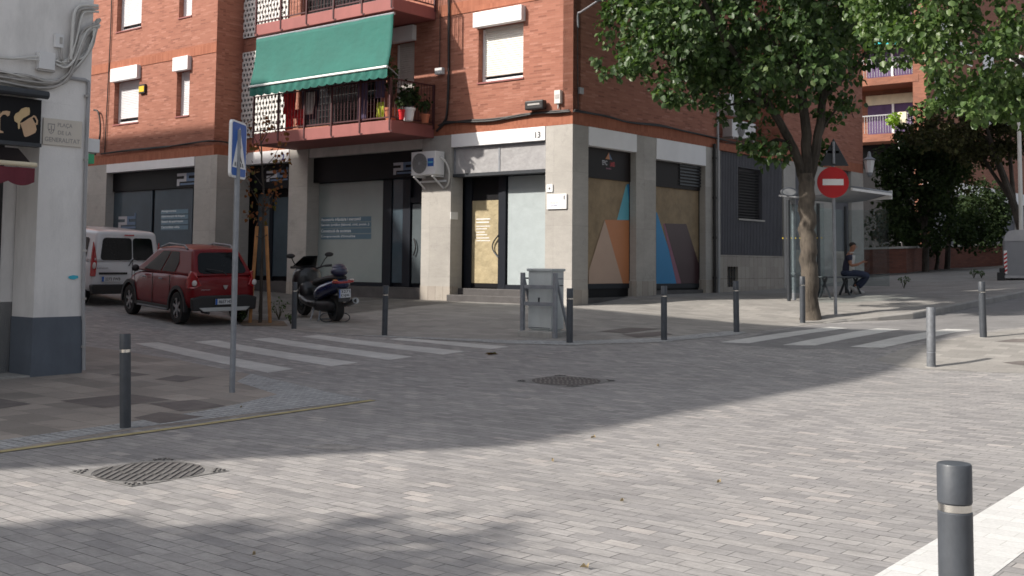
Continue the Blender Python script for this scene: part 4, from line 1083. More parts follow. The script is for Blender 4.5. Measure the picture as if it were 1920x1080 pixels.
# ================================================================ fittings on the brick block
def cable(name, label, pts, r, mat, n=1, sp=.02, cat='cable'):
    t_ = thing(name, label, cat, pts[0])
    for k in range(n):
        b_ = MB(); b_.tube(smooth_path([Vector(p) + Vector((rnd.uniform(-sp, sp), rnd.uniform(-sp, sp), rnd.uniform(-sp, sp))) for p in pts], 5), r, n=6); b_.build('strand', mat, t_, smooth=True, fixn=False)
    return t_
def flp(x, y, wv=.05): t_ = FL.pix(x, y, wv); return FL.pt(t_[0], wv, t_[1])
def frp(x, y, wv=.05): t_ = FR.pix(x, y, wv); return FR.pt(t_[0], wv, t_[1])
cable('wall_cable', 'black cable bundle along the brick band left of the corner', [flp(823, 236), flp(838, 230), flp(880, 227), flp(930, 224), flp(975, 217), flp(1010, 211), flp(1040, 210), flp(1069, 207)], .022, 'cable_black', 5, .028)
cable('wall_cable', 'black cable pair along the brick band of the right hand front', [frp(1076, 207), frp(1130, 216), frp(1180, 229), frp(1240, 236), frp(1290, 247), frp(1345, 260), frp(1400, 272), frp(1460, 280)], .018, 'cable_black', 4, .022)
cable('wall_cable', 'dark cable along the band over the office behind the van', [flp(190, 288, PW + .05), flp(240, 282, PW + .05), flp(300, 276, PW + .05), flp(350, 270, PW + .05), flp(395, 264, PW + .05), flp(430, 268, .6), flp(450, 272)], .018, 'cable_black', 3, .02)
cable('wall_cable', 'black cable loop hanging by the left end of the brick block', [flp(176, 206, PW + .1), flp(184, 210, PW + .1), flp(188, 235, PW + .1), flp(186, 265, PW + .1), flp(178, 290, PW + .1)], .03, 'cable_black', 1, 0)
cable('wall_cable', 'thick black cable rising beside the balcony up the corner brick face', [flp(842, -60), flp(842, 0), flp(841, 80), flp(841, 160), flp(838, 215), flp(832, 230), flp(818, 246)], .028, 'cable_black', 2, .012)
cable('wall_cable', 'thin dark cable going down to the small white box beside the balcony', [flp(825, -60), flp(825, 0), flp(825, 60), flp(824, 125)], .010, 'cable_black', 1, 0)
cable('drainpipe', 'thin dark pipe down the brick left of the shuttered windows', [flp(210, -40, PW + .04), flp(208, 40, PW + .04), flp(203, 150, PW + .04), flp(199, 230, PW + .04), flp(196, 286, PW + .04)], .02, 'cable_black', 1, 0, 'pipe')
cable('wall_cable', 'thin cable down the brick just right of the corner', [frp(1083, 50), frp(1083, 120), frp(1084, 206)], .010, 'cable_black', 1, 0)
wallbox('junction_box', 'small white box at the top end of the balcony railing', FL, 815, 127, 828, 139, .12, 'plastic_white')
wallbox('alarm_box', 'small grey box right of the corner on the brick', FR, 1088, 164, 1095, 176, .06, 'pipe_grey')
t_, a, b, c, d = wallbox('telephone_box', 'pale terminal box just left of the corner over the cables', FL, 1039, 169, 1050, 194, .10, 'cable_light')
b_ = MB(); b_.fbox(FL, a + .03, b - .03, .101, .106, c + .12, d - .1); b_.cyl(FL.pt((a + b) / 2, .05, c - .12), FL.pt((a + b) / 2, .05, c), .02); b_.build('fitting', 'cable_grey', t_)
t_ = thing('splice_box', 'black cable splice box on the cable bundle under the corner window', 'box', flp(1010, 208))
b_ = MB(); b_.fbox(FL, FL.u(1028, 200), FL.u(994, 200), .05, .22, FL.z(1010, 207), FL.z(1010, 190)); b_.build('case', 'plastic_black', t_, bev=.03)
b_ = MB(); b_.fbox(FL, FL.u(1022, 200), FL.u(1000, 200), .222, .226, FL.z(1010, 199), FL.z(1010, 196)); b_.build('label_plate', 'cable_grey', t_)
# street number 13
zz = FL.z(1010, 259, .022)
text('house_number', '13', FL.pt(FL.u(1004.5, 255), .0235, FL.z(1010, 259)), -FL.d.to_3d(), (0, 0, 1), 'ink', BLD, width=.16, height=.155, bold=.03)
# plates on the corner pillar
t_, a, b, c, d = wallbox('wall_plate', 'small square white plate above the larger plate on the corner pillar', FL, 1024.5, 346, 1036, 360, .03, 'sign_white', 'sign')
b_ = MB(); b_.sph(FL.pt((a + b) / 2, .031, (c + d) / 2), (.025, .025, .03), 8, 5); b_.build('emblem', 'ink_grey', t_)
t_, a, b, c, d = wallbox('wall_plate', 'larger white plaque with two lines of small print on the corner pillar', FL, 1025, 364, 1062, 392, .04, 'sign_white', 'sign')
for i, s_ in enumerate(['Oficina de la', 'Comunitat']):
    text('lettering', s_, FL.pt(b - .09, .042, c + .13 - i * .065), -FL.d.to_3d(), (0, 0, 1), 'ink_grey' if i == 0 else 'ink_blue', t_, width=(.30, .22)[i], height=.04)
b_ = MB(); b_.fbox(FL, a + .05, a + .08, .041, .044, d - .13, d - .04); b_.build('emblem', 'ink', t_)
t_ = thing('wall_plate', 'small white plate on the side of the pillar left of the boarded shop', 'sign', FL.pt(uPa0, 0, 2))
fr_s = Fr((FL.pt(uPa0, 0, 0).x, FL.pt(uPa0, 0, 0).y), Rd, -Ld)
a = fr_s.pix(844.5, 411, .01); b = fr_s.pix(858, 398, .01)
b_ = MB(); b_.fbox(fr_s, a[0], b[0], .003, .02, a[1], b[1]); b_.build('plate', 'sign_white', t_)
# yellow alarm box
t_, a, b, c, d = wallbox('alarm_box', 'yellow alarm box to the right of the shuttered window', FL, 260, 158, 271, 175, .08, 'plastic_black', wv=PW)
b_ = MB(); b_.fbox(FL, a + .03, b - .02, PW + .081, PW + .09, c + .05, d - .06); b_.build('cover', 'yellow', t_)
# flood arm near the corner
t_ = thing('wall_light', 'grey lamp on a bent arm up the brick right of the corner', 'lamp', frp(1084, 50))
b_ = MB(); b_.tube(smooth_path([frp(1084, 52, .05), frp(1084, 26, .12), frp(1090, 22, .35), frp(1122, 1, 1.1)], 5), .025, n=8); b_.build('arm', 'galv', t_, smooth=True, fixn=False)
b_ = MB(); p = frp(1126, -2, 1.2); b_.sph(p, (.16, .10, .06), 12, 8); b_.build('lamp_head', 'galv', t_, smooth=True)
# downpipes by the pillar between shops and grey wall
for lab, x, rr, mt in (('dark iron downpipe left of the pair beside the grey ribbed wall', 1340, .045, 'cable_black'), ('pale downpipe right of the pair beside the grey ribbed wall', 1346.5, .035, 'pipe_grey')):
    t_ = thing('drainpipe', lab, 'pipe', FR.pt(FR.u(x, 400), .06, zgr(FR, FR.u(x, 400))))
    u_ = FR.u(x, 400, .06); b_ = MB(); b_.cyl(FR.pt(u_, .06, zgr(FR, u_) + (0 if x < 1342 else .0)), FR.pt(u_, .06, (zb + .1) if x < 1342 else ZTOP - 3), rr, n=10)
    for k in range(4): b_.cyl(FR.pt(u_, .06, base_z + .6 + k * 1.1), FR.pt(u_, .06, base_z + .65 + k * 1.1), rr * 1.3, n=10)
    b_.build('pipe', mt, t_, smooth=True)
def ac_unit(fr, x0, y0, x1, y1, wv, depth, label, fan=.5, name='air_conditioner'):
    zt_, zb__ = fr.z((x0 + x1) / 2, y0, wv), fr.z((x0 + x1) / 2, y1, wv); ua, ub = fr.u(x0, (y0 + y1) / 2, wv), fr.u(x1, (y0 + y1) / 2, wv)
    s = 1 if ub > ua else -1
    t_ = thing(name, label, 'air conditioner', fr.pt((ua + ub) / 2, wv - depth, zb__))
    b_ = MB(); b_.fbox(fr, min(ua, ub), max(ua, ub), wv - depth, wv, zb__, zt_); b_.build('case', 'plastic_white', t_, bev=.012)
    r = min((zt_ - zb__) * .43, abs(ub - ua) * .42); fu = ua + (ub - ua) * .36; fz = (zt_ + zb__) / 2
    nn = fr.n.to_3d()
    b_ = MB(); b_.cyl(fr.pt(fu, wv + .001, fz), fr.pt(fu, wv + .006, fz), r, n=24); fo_ = b_.build('fan_opening', 'fan_grey' if 'fan_grey' in M else (pm('fan_grey', (.20, .19, .18), .6), 'fan_grey')[1], t_)
    b_ = MB()
    for k in range(1, 7):
        rr = r * k / 6; b_.tube([p for p in b_.ring(fr.pt(fu, wv + .018, fz), nn, rr, 20)] + [b_.ring(fr.pt(fu, wv + .018, fz), nn, rr, 20)[0]], .0045, n=4)
    for k in range(8):
        a_ = math.pi * k / 8; dv = (fr.d.to_3d() * math.cos(a_) + Vector((0, 0, 1)) * math.sin(a_)) * r; c_ = fr.pt(fu, wv + .02, fz); b_.tube([c_ - dv, c_ + dv], .004, n=4)
    b_.cyl(fr.pt(fu, wv + .01, fz), fr.pt(fu, wv + .03, fz), r * .16, n=12)
    b_.build('fan_grille', 'pipe_grey', t_)
    return t_, ua, ub, zb__, zt_
t_, a, b, c, d = ac_unit(FL, 771, 284, 816, 328, .42, .34, 'white air conditioner with a blue sticker on the pillar beside the dark office')
b_ = MB(); su, sz = FL.pix(801.5, 312, .425); eu, ez = FL.pix(813, 296, .425); b_.fbox(FL, eu, su, .422, .426, sz, ez); b_.build('sticker', 'sign_blue', t_)
b_ = MB(); b_.fbox(FL, eu + .02, su - .02, .4262, .428, (sz + ez) / 2 - .02, (sz + ez) / 2 + .02); b_.build('sticker_stripe', 'mount_cyan', t_)
b_ = MB()
for u_ in (min(a, b) + .08, max(a, b) - .12): b_.fbox(FL, u_, u_ + .04, .003, .42, c - .05, c - .005); b_.box(FL.pt(u_, .003, c - .34), (FL.d * .04).to_3d(), FL.n.to_3d() * .40 + Vector((0, 0, .28)), Vector((0, 0, .035)))
b_.fbox(FL, min(a, b) - .05, max(a, b), .05, .09, c - .17, c - .12); b_.build('bracket', 'plastic_white', t_)
b_ = MB(); u_ = min(a, b); b_.tube(smooth_path([FL.pt(u_, .25, d - .15), FL.pt(u_ - .13, .2, d - .25), FL.pt(u_ - .18, .1, c + .1), FL.pt(u_ - .13, .06, c - .2), FL.pt(u_ + .0, .05, c - .32)], 5), .022, n=6); b_.build('hose', 'cable_light', t_, smooth=True, fixn=False)
for (x0, y0, x1, y1, lb) in ((1373, 228, 1417, 260, 'lower air conditioner in the recess behind the tree'), (1367, 180, 1408, 216, 'upper air conditioner in the recess, half hidden by leaves')):
    t_, a, b, c, d = ac_unit(FR, x0, y0, x1, y1, -.35, .32, 'white ' + lb)
    b_ = MB(); 
    for u_ in (min(a, b) + .08, max(a, b) - .12): b_.fbox(FR, u_, u_ + .04, -1.3, -.36, c - .05, c - .003)
    b_.build('bracket', 'plastic_white', t_)
# lantern on the far right corner of the brick block
lp_ = FR.pt(u8 + .12, .18, FR.z(1637, 330, .18))
t_ = thing('wall_lantern', 'white glass lantern on a bracket at the far right end of the brick block', 'lamp', lp_)
q = lp_ + Vector((0, 0, .1)); b_ = MB(); b_.lathe(q, [(.12, 0), (.19, .42), (.17, .44)], 8); b_.build('lamp_glass', 'plastic_white', t_)
b_ = MB(); b_.lathe(q + Vector((0, 0, .445)), [(.24, 0), (.08, .10), (.05, .25), (.02, .3)], 10); b_.build('lamp_cap', 'galv', t_); b_ = MB(); b_.lathe(q - Vector((0, 0, .16)), [(.03, 0), (.08, .05), (.12, .158)], 10); b_.build('lamp_base', 'galv', t_)

# ---- green awning
AWn = thing('balcony_awning', 'green canvas awning with white stripe and scalloped valance hanging over the first floor balcony', 'awning', FL.pt(FL.u(600, 100, BW), BW, bal[1][3]))
wt = BW + .03; wb2 = BW + .42
P00, P10 = flp(481, 72, wt), flp(738, 28, wt)
uq0, uq1 = FL.u(481, 72, wt), FL.u(738, 28, wt)
ztop = (FL.z(481, 72, wt) + FL.z(738, 28, wt)) / 2
vb0, vb1 = FL.u(469, 165, wb2), FL.u(727, 123, wb2); zbt = (FL.z(469, 164, wb2) + FL.z(727, 122, wb2)) / 2
rows = []; nr = 14; ncol = 40
for j in range(nr + 1):
    t = j / nr; row = []
    for i in range(ncol + 1):
        s = i / ncol; u_ = (uq0 + (uq1 - uq0) * s) * (1 - t) + (vb0 + (vb1 - vb0) * s) * t
        sag = -.07 * math.sin(math.pi * t) + .012 * math.sin(s * 23 + t * 3) * t + .01 * math.sin(s * 9 - t * 5) + .008 * math.sin((s + t) * 31)
        row.append(FL.pt(u_, wt + (wb2 - wt) * t + sag * .6, ztop + (zbt - ztop) * t + sag * .4))
    rows.append(row)
b_ = MB(); b_.grid(rows); b_.build('canvas', 'awning_green', AWn, smooth=True, thick=.008, fixn=False)
b_ = MB(); b_.tube([FL.pt(vb0, wb2 + .02, zbt - .012), FL.pt(vb1, wb2 + .02, zbt - .012)], .035, n=8); b_.build('front_bar', 'awning_white', AWn)
rows = []; nsc = 34 * 8
for i in range(nsc + 1):
    s = i / nsc; u_ = vb0 + (vb1 - vb0) * s; zz = .045 * abs(math.sin(s * math.pi * 17)) + .015 * math.sin(s * 7)
    ww = .018 * math.sin(s * math.pi * 34)
    rows.append([FL.pt(u_, wb2 + .01, zbt - .04), FL.pt(u_, wb2 + .01 + ww, zbt - .17), FL.pt(u_, wb2 + .01 + ww, zbt - .235 - zz)])
b_ = MB(); b_.grid(rows); b_.build('valance', 'awning_green', AWn, thick=.006, fixn=False)
b_ = MB(); b_.tube([FL.pt(uq0, wt - .03, ztop + .01), FL.pt(uq1, wt - .03, ztop + .01)], .04, n=8)
for u_a, u_b in ((uq0, vb0), (uq1, vb1)): b_.tube([FL.pt(u_b, wb2, zbt), FL.pt(u_b, BW, bal[0][5])], .014, n=6)
b_.build('roller', 'galv', AWn)

# ---- things on the balcony
def hang(name, label, x0, y0, x1, y1, wv, mat, legs=False, cat='laundry'):
    ua, ub = FL.u(x0, y0, wv), FL.u(x1, y0, wv); zt_, zb__ = FL.z(x0, y0, wv), FL.z(x1, y1, wv)
    t_ = thing(name, label, cat, FL.pt((ua + ub) / 2, wv, zb__), group='laundry on the balcony')
    b_ = MB(); n = 14
    def cloth(a0, a1, za, zb_, ph):
        rows = []
        for j in range(9):
            t = j / 8; rows.append([FL.pt(a0 + (a1 - a0) * i / n * (1 - .06 * t) , wv + .03 * t * math.sin(i * 1.5 + ph) + .012 * math.sin(j + i), za + (zb_ - za) * t) for i in range(n + 1)])
        b_.grid(rows)
    if legs:
        zm = zt_ + (zb__ - zt_) * .45; cloth(ua, ub, zt_, zm, 0); cloth(ua, ua + (ub - ua) * .42, zm, zb__, 1); cloth(ua + (ub - ua) * .58, ub, zm, zb__ + .1, 2)
    else: cloth(ua, ub, zt_, zb__, 0)
    b_.build('cloth', mat, t_, smooth=True, thick=.01, fixn=False); return t_
hang('garment', 'red garment with a pale print drying on the balcony, left of the white towel', 533, 168, 556, 212, BW - .25, 'cloth_red')
hang('garment', 'red trousers hanging below the printed red garment on the balcony', 537, 208, 571, 240, BW - .35, 'cloth_red', True)
t_ = hang('towel', 'white towel over a navy cloth drying on the balcony', 571, 174, 591, 213, BW - .25, 'cloth_white')
hang('garment', 'navy cloth behind the white towel on the balcony', 567, 168, 599, 222, BW - .4, 'cloth_navy')
hang('garment', 'purple striped garment under the awning on the balcony', 672, 156, 690, 226, BW - .4, 'cloth_purple')
hang('garment', 'grey purple shirt at the right end of the drying line', 705, 146, 725, 182, BW - .3, 'cloth_purple')
hang('towel', 'yellow green towel low on the balcony beside the big terracotta pot', 707, 192, 722, 222, BW - .25, 'cloth_lime')
def leaves(name, mat, parent, centers, radii, per, size, seed=1, up=0.2, droop=.5, local=False):
    """many folded leaf faces spread through clumps"""
    rs = np.random.RandomState(seed)
    per = np.array(per) if hasattr(per, '__len__') else per
    C = np.repeat(np.array(centers, float), per, axis=0); Rr = np.repeat(np.array([r if hasattr(r, '__len__') else (r, r, r) for r in radii], float), per, axis=0)
    n = len(C); d = rs.normal(size=(n, 3)); d /= np.linalg.norm(d, axis=1)[:, None]
    rad = rs.uniform(0.15, 1, n) ** (1 / 2.2)
    P = C + d * Rr * rad[:, None]
    # leaf frame: hangs down and outwards
    t = d * .5 + rs.normal(size=(n, 3)) * .55; t[:, 2] -= droop; t /= np.linalg.norm(t, axis=1)[:, None]
    nn = d * .6 + rs.normal(size=(n, 3)) * .6; nn[:, 2] += up + .35
    nn -= t * (nn * t).sum(1)[:, None]; nn /= np.maximum(np.linalg.norm(nn, axis=1), 1e-5)[:, None]
    s = np.cross(t, nn); sz = size * rs.uniform(.65, 1.25, n)[:, None]
    fold = .18
    v = np.stack([P, P + (s * .42 + t * .18 + nn * fold) * sz, P + (s * .40 + t * .58 + nn * fold * .8) * sz, P + (t * 1.0) * sz, P + (-s * .40 + t * .58 + nn * fold * .8) * sz, P + (-s * .42 + t * .18 + nn * fold) * sz], 1).reshape(-1, 3)
    if parent is not None and not local:
        off = Vector((0, 0, 0)); q = parent
        while q is not None: off += q.location; q = q.parent
        v = v - np.array(off)
    me = bpy.data.meshes.new(name); me.vertices.add(n * 6); me.vertices.foreach_set('co', v.ravel())
    base = np.arange(n)[:, None] * 6; loops = np.concatenate([base + np.array([0, 1, 2, 3]), base + np.array([0, 3, 4, 5])], 1).ravel()
    me.loops.add(n * 8); me.loops.foreach_set('vertex_index', loops.astype(np.int32))
    me.polygons.add(n * 2); me.polygons.foreach_set('loop_start', np.arange(0, n * 8, 4, dtype=np.int32))
    try: me.polygons.foreach_set('loop_total', np.full(n * 2, 4, dtype=np.int32))
    except Exception: pass
    me.update(calc_edges=True); me.validate()
    me.materials.append(M[mat]); o = bpy.data.objects.new(name, me); COL.objects.link(o)
    if parent is not None: o.parent = parent
    return o
def pot_plant(x, y, wv, r, h, ph, label, mat='terracotta', lm='leaf', nl=120, lr=.25):
    u_, z_ = FL.pix(x, y, wv); c = FL.pt(u_, wv, bal[0][4])
    t_ = thing('potted_plant', label, 'plant', c)
    b_ = MB(); b_.lathe(c + Vector((0, 0, .002)), [(r * .7, 0), (r * .95, h * .8), (r * 1.08, h * .82), (r * 1.08, h), (r * .9, h), (r * .85, h * .85)], 16); b_.build('pot', mat, t_, smooth=True)
    b_ = MB()
    for k in range(5): b_.tube([c + Vector((0, 0, h * .8)), c + Vector((rnd.uniform(-.06, .06), rnd.uniform(-.06, .06), h + ph * .5)), c + Vector((rnd.uniform(-.12, .12), rnd.uniform(-.12, .12), h + ph))], [.02, .014, .006], n=5)
    b_.build('stem', 'bark', t_)
    leaves('foliage', lm, t_, [c + Vector((0, 0, h + ph * .9))] + [c + Vector((rnd.uniform(-.15, .15), rnd.uniform(-.15, .15), h + ph * f)) for f in (.5, .7, 1.0)], [lr * .6, lr * .5, lr * .7, lr], nl // 4, .10, seed=int(x))
    return t_
pot_plant(733, 215, BW - .3, .17, .34, 1.05, 'tall plant in a big terracotta pot at the balcony corner', lr=.26, nl=140)
pot_plant(766, 215, BW - .45, .16, .32, .45, 'plant in a white pot on the right side of the balcony', 'plastic_white', 'leaf_dark', 160, .3)
pot_plant(797, 220, BW - 1.0, .12, .22, .3, 'small plant in a terracotta pot near the wall end of the balcony', 'terracotta', 'leaf_dark', 60, .2)
pot_plant(753, 218, BW - .2, .08, .25, .25, 'small plant in a red pot next to the white pot', 'cloth_red', 'leaf_dark', 40, .14)
# ================================================================ street furniture
def bollard(px, py, height, r, label, paint='bollard_paint', bandmat='steel', lean=(0, 0), band=(.74, .765), up=False, marks=True):
    p = G(px, py, up)
    t_ = thing('bollard', label, 'bollard', p, group='steel bollards around the crossing')
    b_ = MB(); g = [(r, -.05), (r, height * band[0] - .004), (r * .93, height * band[0]), (r * .93, height * band[1]), (r, height * band[1] + .004), (r, height - .006), (r - .003, height - .001), (r - .006, height), (.0, height + .001)]
    rows = [[Vector((a * math.cos(2 * math.pi * i / 32), a * math.sin(2 * math.pi * i / 32), z)) for i in range(32)] for a, z in g]
    b_.grid(rows, True); b_.build('post', paint, t_, smooth=True, local=True, fixn=True)
    b_ = MB(); rb = r * .955
    b_.grid([[Vector((rb * math.cos(2 * math.pi * i / 32), rb * math.sin(2 * math.pi * i / 32), z)) for i in range(32)] for z in (height * band[0] + .001, height * band[1] - .001)], True)
    b_.build('reflective_band', bandmat, t_, smooth=True, local=True)
    b_ = MB(); b_.lathe((0, 0, -.03), [(r * 1.45, 0), (r * 1.4, .033), (r * 1.02, .036)], 24); b_.build('base_collar', 'concrete', t_, local=True)
    t_.rotation_euler = (R(lean[0]), R(lean[1]), 0)
    return t_
pm('galv_worn', (.16, .17, .185), .55, .15, var=.25, vs=14, bs=.3, stain=.5)
# foreground bollard stands just below the frame edge: place by its top
Yn = 3.80; pn = atY(1789, 868, Yn)
def bollard_at(x, y, *a, **k):
    global G
    Gs = G; G = lambda px, py, up=False: Vector((x, y, zg(x, y))); o = bollard(0, 0, *a, **k); G = Gs; return o
bollard_at(pn.x, pn.y, pn.z - zg(pn.x, pn.y), .0555, 'nearest bollard, dark grey with a steel band, beside the white painted strip', band=(.835, .862))
bollard(235, 803, .90, .052, 'leaning dark bollard on the left pavement by the manhole patches', lean=(0, -2.0), band=(.80, .835), bandmat='steel')
bollard(551, 617, .95, .052, 'dark bollard in front of the parked scooter', band=(.80, .82))
bollard(721, 629, .96, .055, 'dark bollard before the grey office window', lean=(0, .5), band=(.80, .82))
bollard(1068, 643, .96, .058, 'dark bollard right beside the grey utility cabinet', band=(.80, .82))
bollard(1245, 638, .96, .055, 'dark bollard in front of the pillar between the boarded windows', band=(.80, .82))
bollard(1381, 623, .96, .055, 'dark bollard in front of the grey ribbed wall', lean=(0, -.6), band=(.80, .82))
bollard(1505, 606, .96, .056, 'dark bollard against the foot of the big street tree', band=(.80, .82), up=True)
bollard(1844, 633, .95, .058, 'dark bollard at the far right beside the side road', lean=(0, -.9), band=(.80, .82))
bollard(1746, 688, .90, .066, 'bare galvanised bollard with flaked paint at the right corner pavement', paint='galv_worn', bandmat='galv', lean=(0, .6), band=(.24, .255))

# manhole covers
def manhole(pts, label, ribs=True):
    P = [G(*q) for q in pts]; c = sum(P, Vector()) / 4
    d1 = (P[1] - P[0]); d1.z = 0; s1 = ((P[1] - P[0]).length + (P[2] - P[3]).length) / 2; s2 = ((P[3] - P[0]).length + (P[2] - P[1]).length) / 2
    s = (s1 + s2) / 2; ex = Rd.to_3d(); ey = Ld.to_3d(); s = min(s, 1.0)
    z = zg(c.x, c.y) + .003; c = Vector((c.x, c.y, z))
    t_ = thing('manhole_cover', label, 'manhole cover', c, group='iron manhole covers')
    def q(a, b, h=0):
        x = c.x + ex.x * a + ey.x * b; y = c.y + ex.y * a + ey.y * b; return Vector((x, y, zg(x, y) + .0005 + h))
    r = s * .475; n = 48; h = s / 2
    b_ = MB(); inn = [q((r + .012) * math.cos(2 * math.pi * i / n), (r + .012) * math.sin(2 * math.pi * i / n), .004) for i in range(n)]
    out = []
    for i in range(n):
        a, bb = math.cos(2 * math.pi * i / n), math.sin(2 * math.pi * i / n); k_ = h / max(abs(a), abs(bb)); out.append(q(a * k_, bb * k_, .004))
    b_.add(inn + out, [(i, (i + 1) % n, n + (i + 1) % n, n + i) for i in range(n)]); b_.build('frame', 'iron_frame' if 'iron_frame' in M else (pm('iron_frame', (.20, .195, .19), .8, 0, var=.25, vs=9, stain=.4), 'iron_frame')[1], t_, fixn=False)
    b_ = MB(); ce = [q(0, 0, .003)]; rg = [q(r * math.cos(2 * math.pi * i / n), r * math.sin(2 * math.pi * i / n), .003) for i in range(n)]
    b_.add(ce + rg, [(0, 1 + i, 1 + (i + 1) % n) for i in range(n)]); 
    lid = b_.build('lid', 'iron', t_, fixn=False)
    b_ = MB(); st = .058
    k = int(r / st)
    for i in range(-k, k + 1):
        a = i * st; L_ = math.sqrt(max(0, r * r - a * a)) * .96
        nb_ = max(1, int(2 * L_ / .22))
        for j in range(nb_):
            y0 = -L_ + 2 * L_ * j / nb_; y1 = y0 + 2 * L_ / nb_ * .93
            sh = .012 * (j % 2)
            w4 = lambda al, ac: q(.772 * al + .636 * ac, .636 * al - .772 * ac, .004); pa, pb, pc, pd_ = w4(y0, a - .012 + sh), w4(y0, a + .012 + sh), w4(y1, a + .012 + sh), w4(y1, a - .012 + sh)
            u3 = Vector((0, 0, .005)); b_.add([pa, pb, pc, pd_, pa + u3, pb + u3, pc + u3, pd_ + u3], [(4, 5, 6, 7), (0, 1, 5, 4), (1, 2, 6, 5), (2, 3, 7, 6), (3, 0, 4, 7)])
    # square studs in the frame corners
    for sa in (-1, 1):
        for sb in (-1, 1):
            for i in range(3):
                for j in range(3 - i):
                    a, bb = sa * (h - .035 - i * .045), sb * (h - .035 - j * .045); p0 = q(a - .012, bb - .012, .006); b_.box(p0, ex * .024, ey * .024, Vector((0, 0, .008)))
    b_.build('tread', 'iron_tread', lid, fixn=True)
manhole([(125, 886), (300, 861), (440, 882), (250, 913)], 'large ribbed iron manhole cover in the left foreground, half in shadow')
manhole([(972, 716), (1035, 704), (1152, 712), (1088, 727)], 'iron manhole cover in shadow in the middle of the crossing')

# pedestrian crossing sign on the left
p = G(435, 736)
PS = thing('crosswalk_sign', 'tall grey post with a blue pedestrian crossing sign at the left corner', 'road sign', p)
toppt = atY(447, 236, p.y); zt_ = toppt.z; dxl = toppt.x - p.x
b_ = MB(); b_.cyl(p, Vector((p.x + .0 + dxl * .96, p.y, zt_ - .05)), .035, n=16); b_.build('post', 'galv', PS, smooth=True)
sc_ = atY(451, 284, p.y - .06)
ang = R(118); sx = Vector((math.sin(ang) * 0 + .42, .9, 0)).normalized()
e0 = atY(434, 284, p.y - .05); Wd = .56
# plate edge nearest on the left, face turned right
dirp = Vector((.09, .995, 0)).normalized(); nrm = Vector((dirp.y, -dirp.x, 0))
zt0 = atY(434, 226, e0.y).z; zb0 = atY(434, 333, e0.y).z; H_ = zt0 - zb0
org = Vector((e0.x + .028, e0.y - .18, zb0))
def spt(a, b, w_=0): return org + dirp * a + Vector((0, 0, b)) + nrm * w_
def rrect(w, h, r, n=5, ox=0, oy=0):
    pts = []
    for cx_, cy_, a0 in ((w - r, h - r, 0), (r, h - r, 90), (r, r, 180), (w - r, r, 270)):
        for i in range(n + 1): a = R(a0 + 90 * i / n); pts.append((ox + cx_ + r * math.cos(a), oy + cy_ + r * math.sin(a)))
    return pts
b_ = MB(); b_.prism([spt(a, b, -.02) for a, b in rrect(Wd, H_, .06)], nrm * .035); b_.build('sign_plate', 'sign_white', PS)
b_ = MB(); b_.prism([spt(a, b, .016) for a, b in rrect(Wd - .05, H_ - .05, .045, 5, .025, .025)], nrm * .003); sf = b_.build('sign_face', 'sign_blue', PS)
tw = Wd - .07
b_ = MB(); b_.prism([spt(.035, H_ * .175, .0195), spt(Wd - .035, H_ * .175, .0195), spt(Wd / 2, H_ * .90, .0195)], nrm * .002); b_.build('triangle', 'sign_white', sf)
b_ = MB(); w_ = .0220
def pp(pts): b_.prism([spt(Wd * a, H_ * b, w_) for a, b in pts], nrm * .002)
pp([(.48, .735), (.50, .75), (.53, .735), (.53, .70), (.50, .685), (.48, .70)])
pp([(.44, .67), (.56, .67), (.60, .53), (.57, .52), (.545, .58), (.55, .47), (.60, .36), (.68, .29), (.64, .27), (.55, .34), (.50, .43), (.45, .33), (.40, .24), (.35, .25), (.41, .36), (.45, .48), (.45, .58), (.40, .52), (.37, .54)])
for i in range(5): pp([(.20 + .13 * i, .20), (.26 + .13 * i, .20), (.27 + .115 * i, .27), (.22 + .115 * i, .27)])
b_.build('walking_figure', 'ink', sf)

# no entry sign with the back of a triangular sign above it
p = G(1567, 590, True)
NS = thing('no_entry_sign', 'grey post with a red no entry disc and the back of a triangular sign above', 'road sign', p)
zt_ = atY(1563, 262, p.y).z
b_ = MB(); b_.cyl(p, Vector((p.x - .03, p.y, zt_ - .05)), .035, n=14); b_.build('post', 'galv', NS, smooth=True)
fc_ = Vector((-.10, -1, 0)).normalized(); rt = Vector((-fc_.y, fc_.x, 0)); rt = rt if rt.x > 0 else -rt
cc = atY(1562, 342, p.y - .07); rr = 30 * p.y / FPX * .97
ringp = lambda c, r, n=40, sq=1.0: [c + rt * (r * sq * math.cos(2 * math.pi * i / n)) + Vector((0, 0, r * math.sin(2 * math.pi * i / n))) for i in range(n)]
b_ = MB(); b_.prism(ringp(cc, rr), -fc_ * .03); b_.build('disc', 'sign_red', NS)
b_ = MB(); b_.prism([cc + fc_ * .003 + rt * a + Vector((0, 0, bb)) for a, bb in ((-rr * .66, -rr * .18), (rr * .66, -rr * .18), (rr * .66, rr * .22), (-rr * .66, rr * .22))], fc_ * .003); b_.build('bar', 'sign_white', NS)
tb = [atY(1537, 311, p.y - .06), atY(1592, 311, p.y - .06), atY(1563, 259, p.y - .06)]
b_ = MB(); b_.prism(tb, Vector((0, .02, 0))); b_.build('triangle_sign_back', 'metal_dark', NS, bev=.012)
b_ = MB(); b_.fbox(Fr((cc.x - .14, cc.y + .03), (1, 0), (0, -1)), 0, .28, 0, .02, tb[0].z + .28, tb[0].z + .33); b_.cyl(Vector((p.x - .03, p.y - .09, tb[0].z + .05)), Vector((p.x - .035, p.y - .09, tb[2].z - .08)), .03, n=10); b_.build('clamp', 'galv', NS)

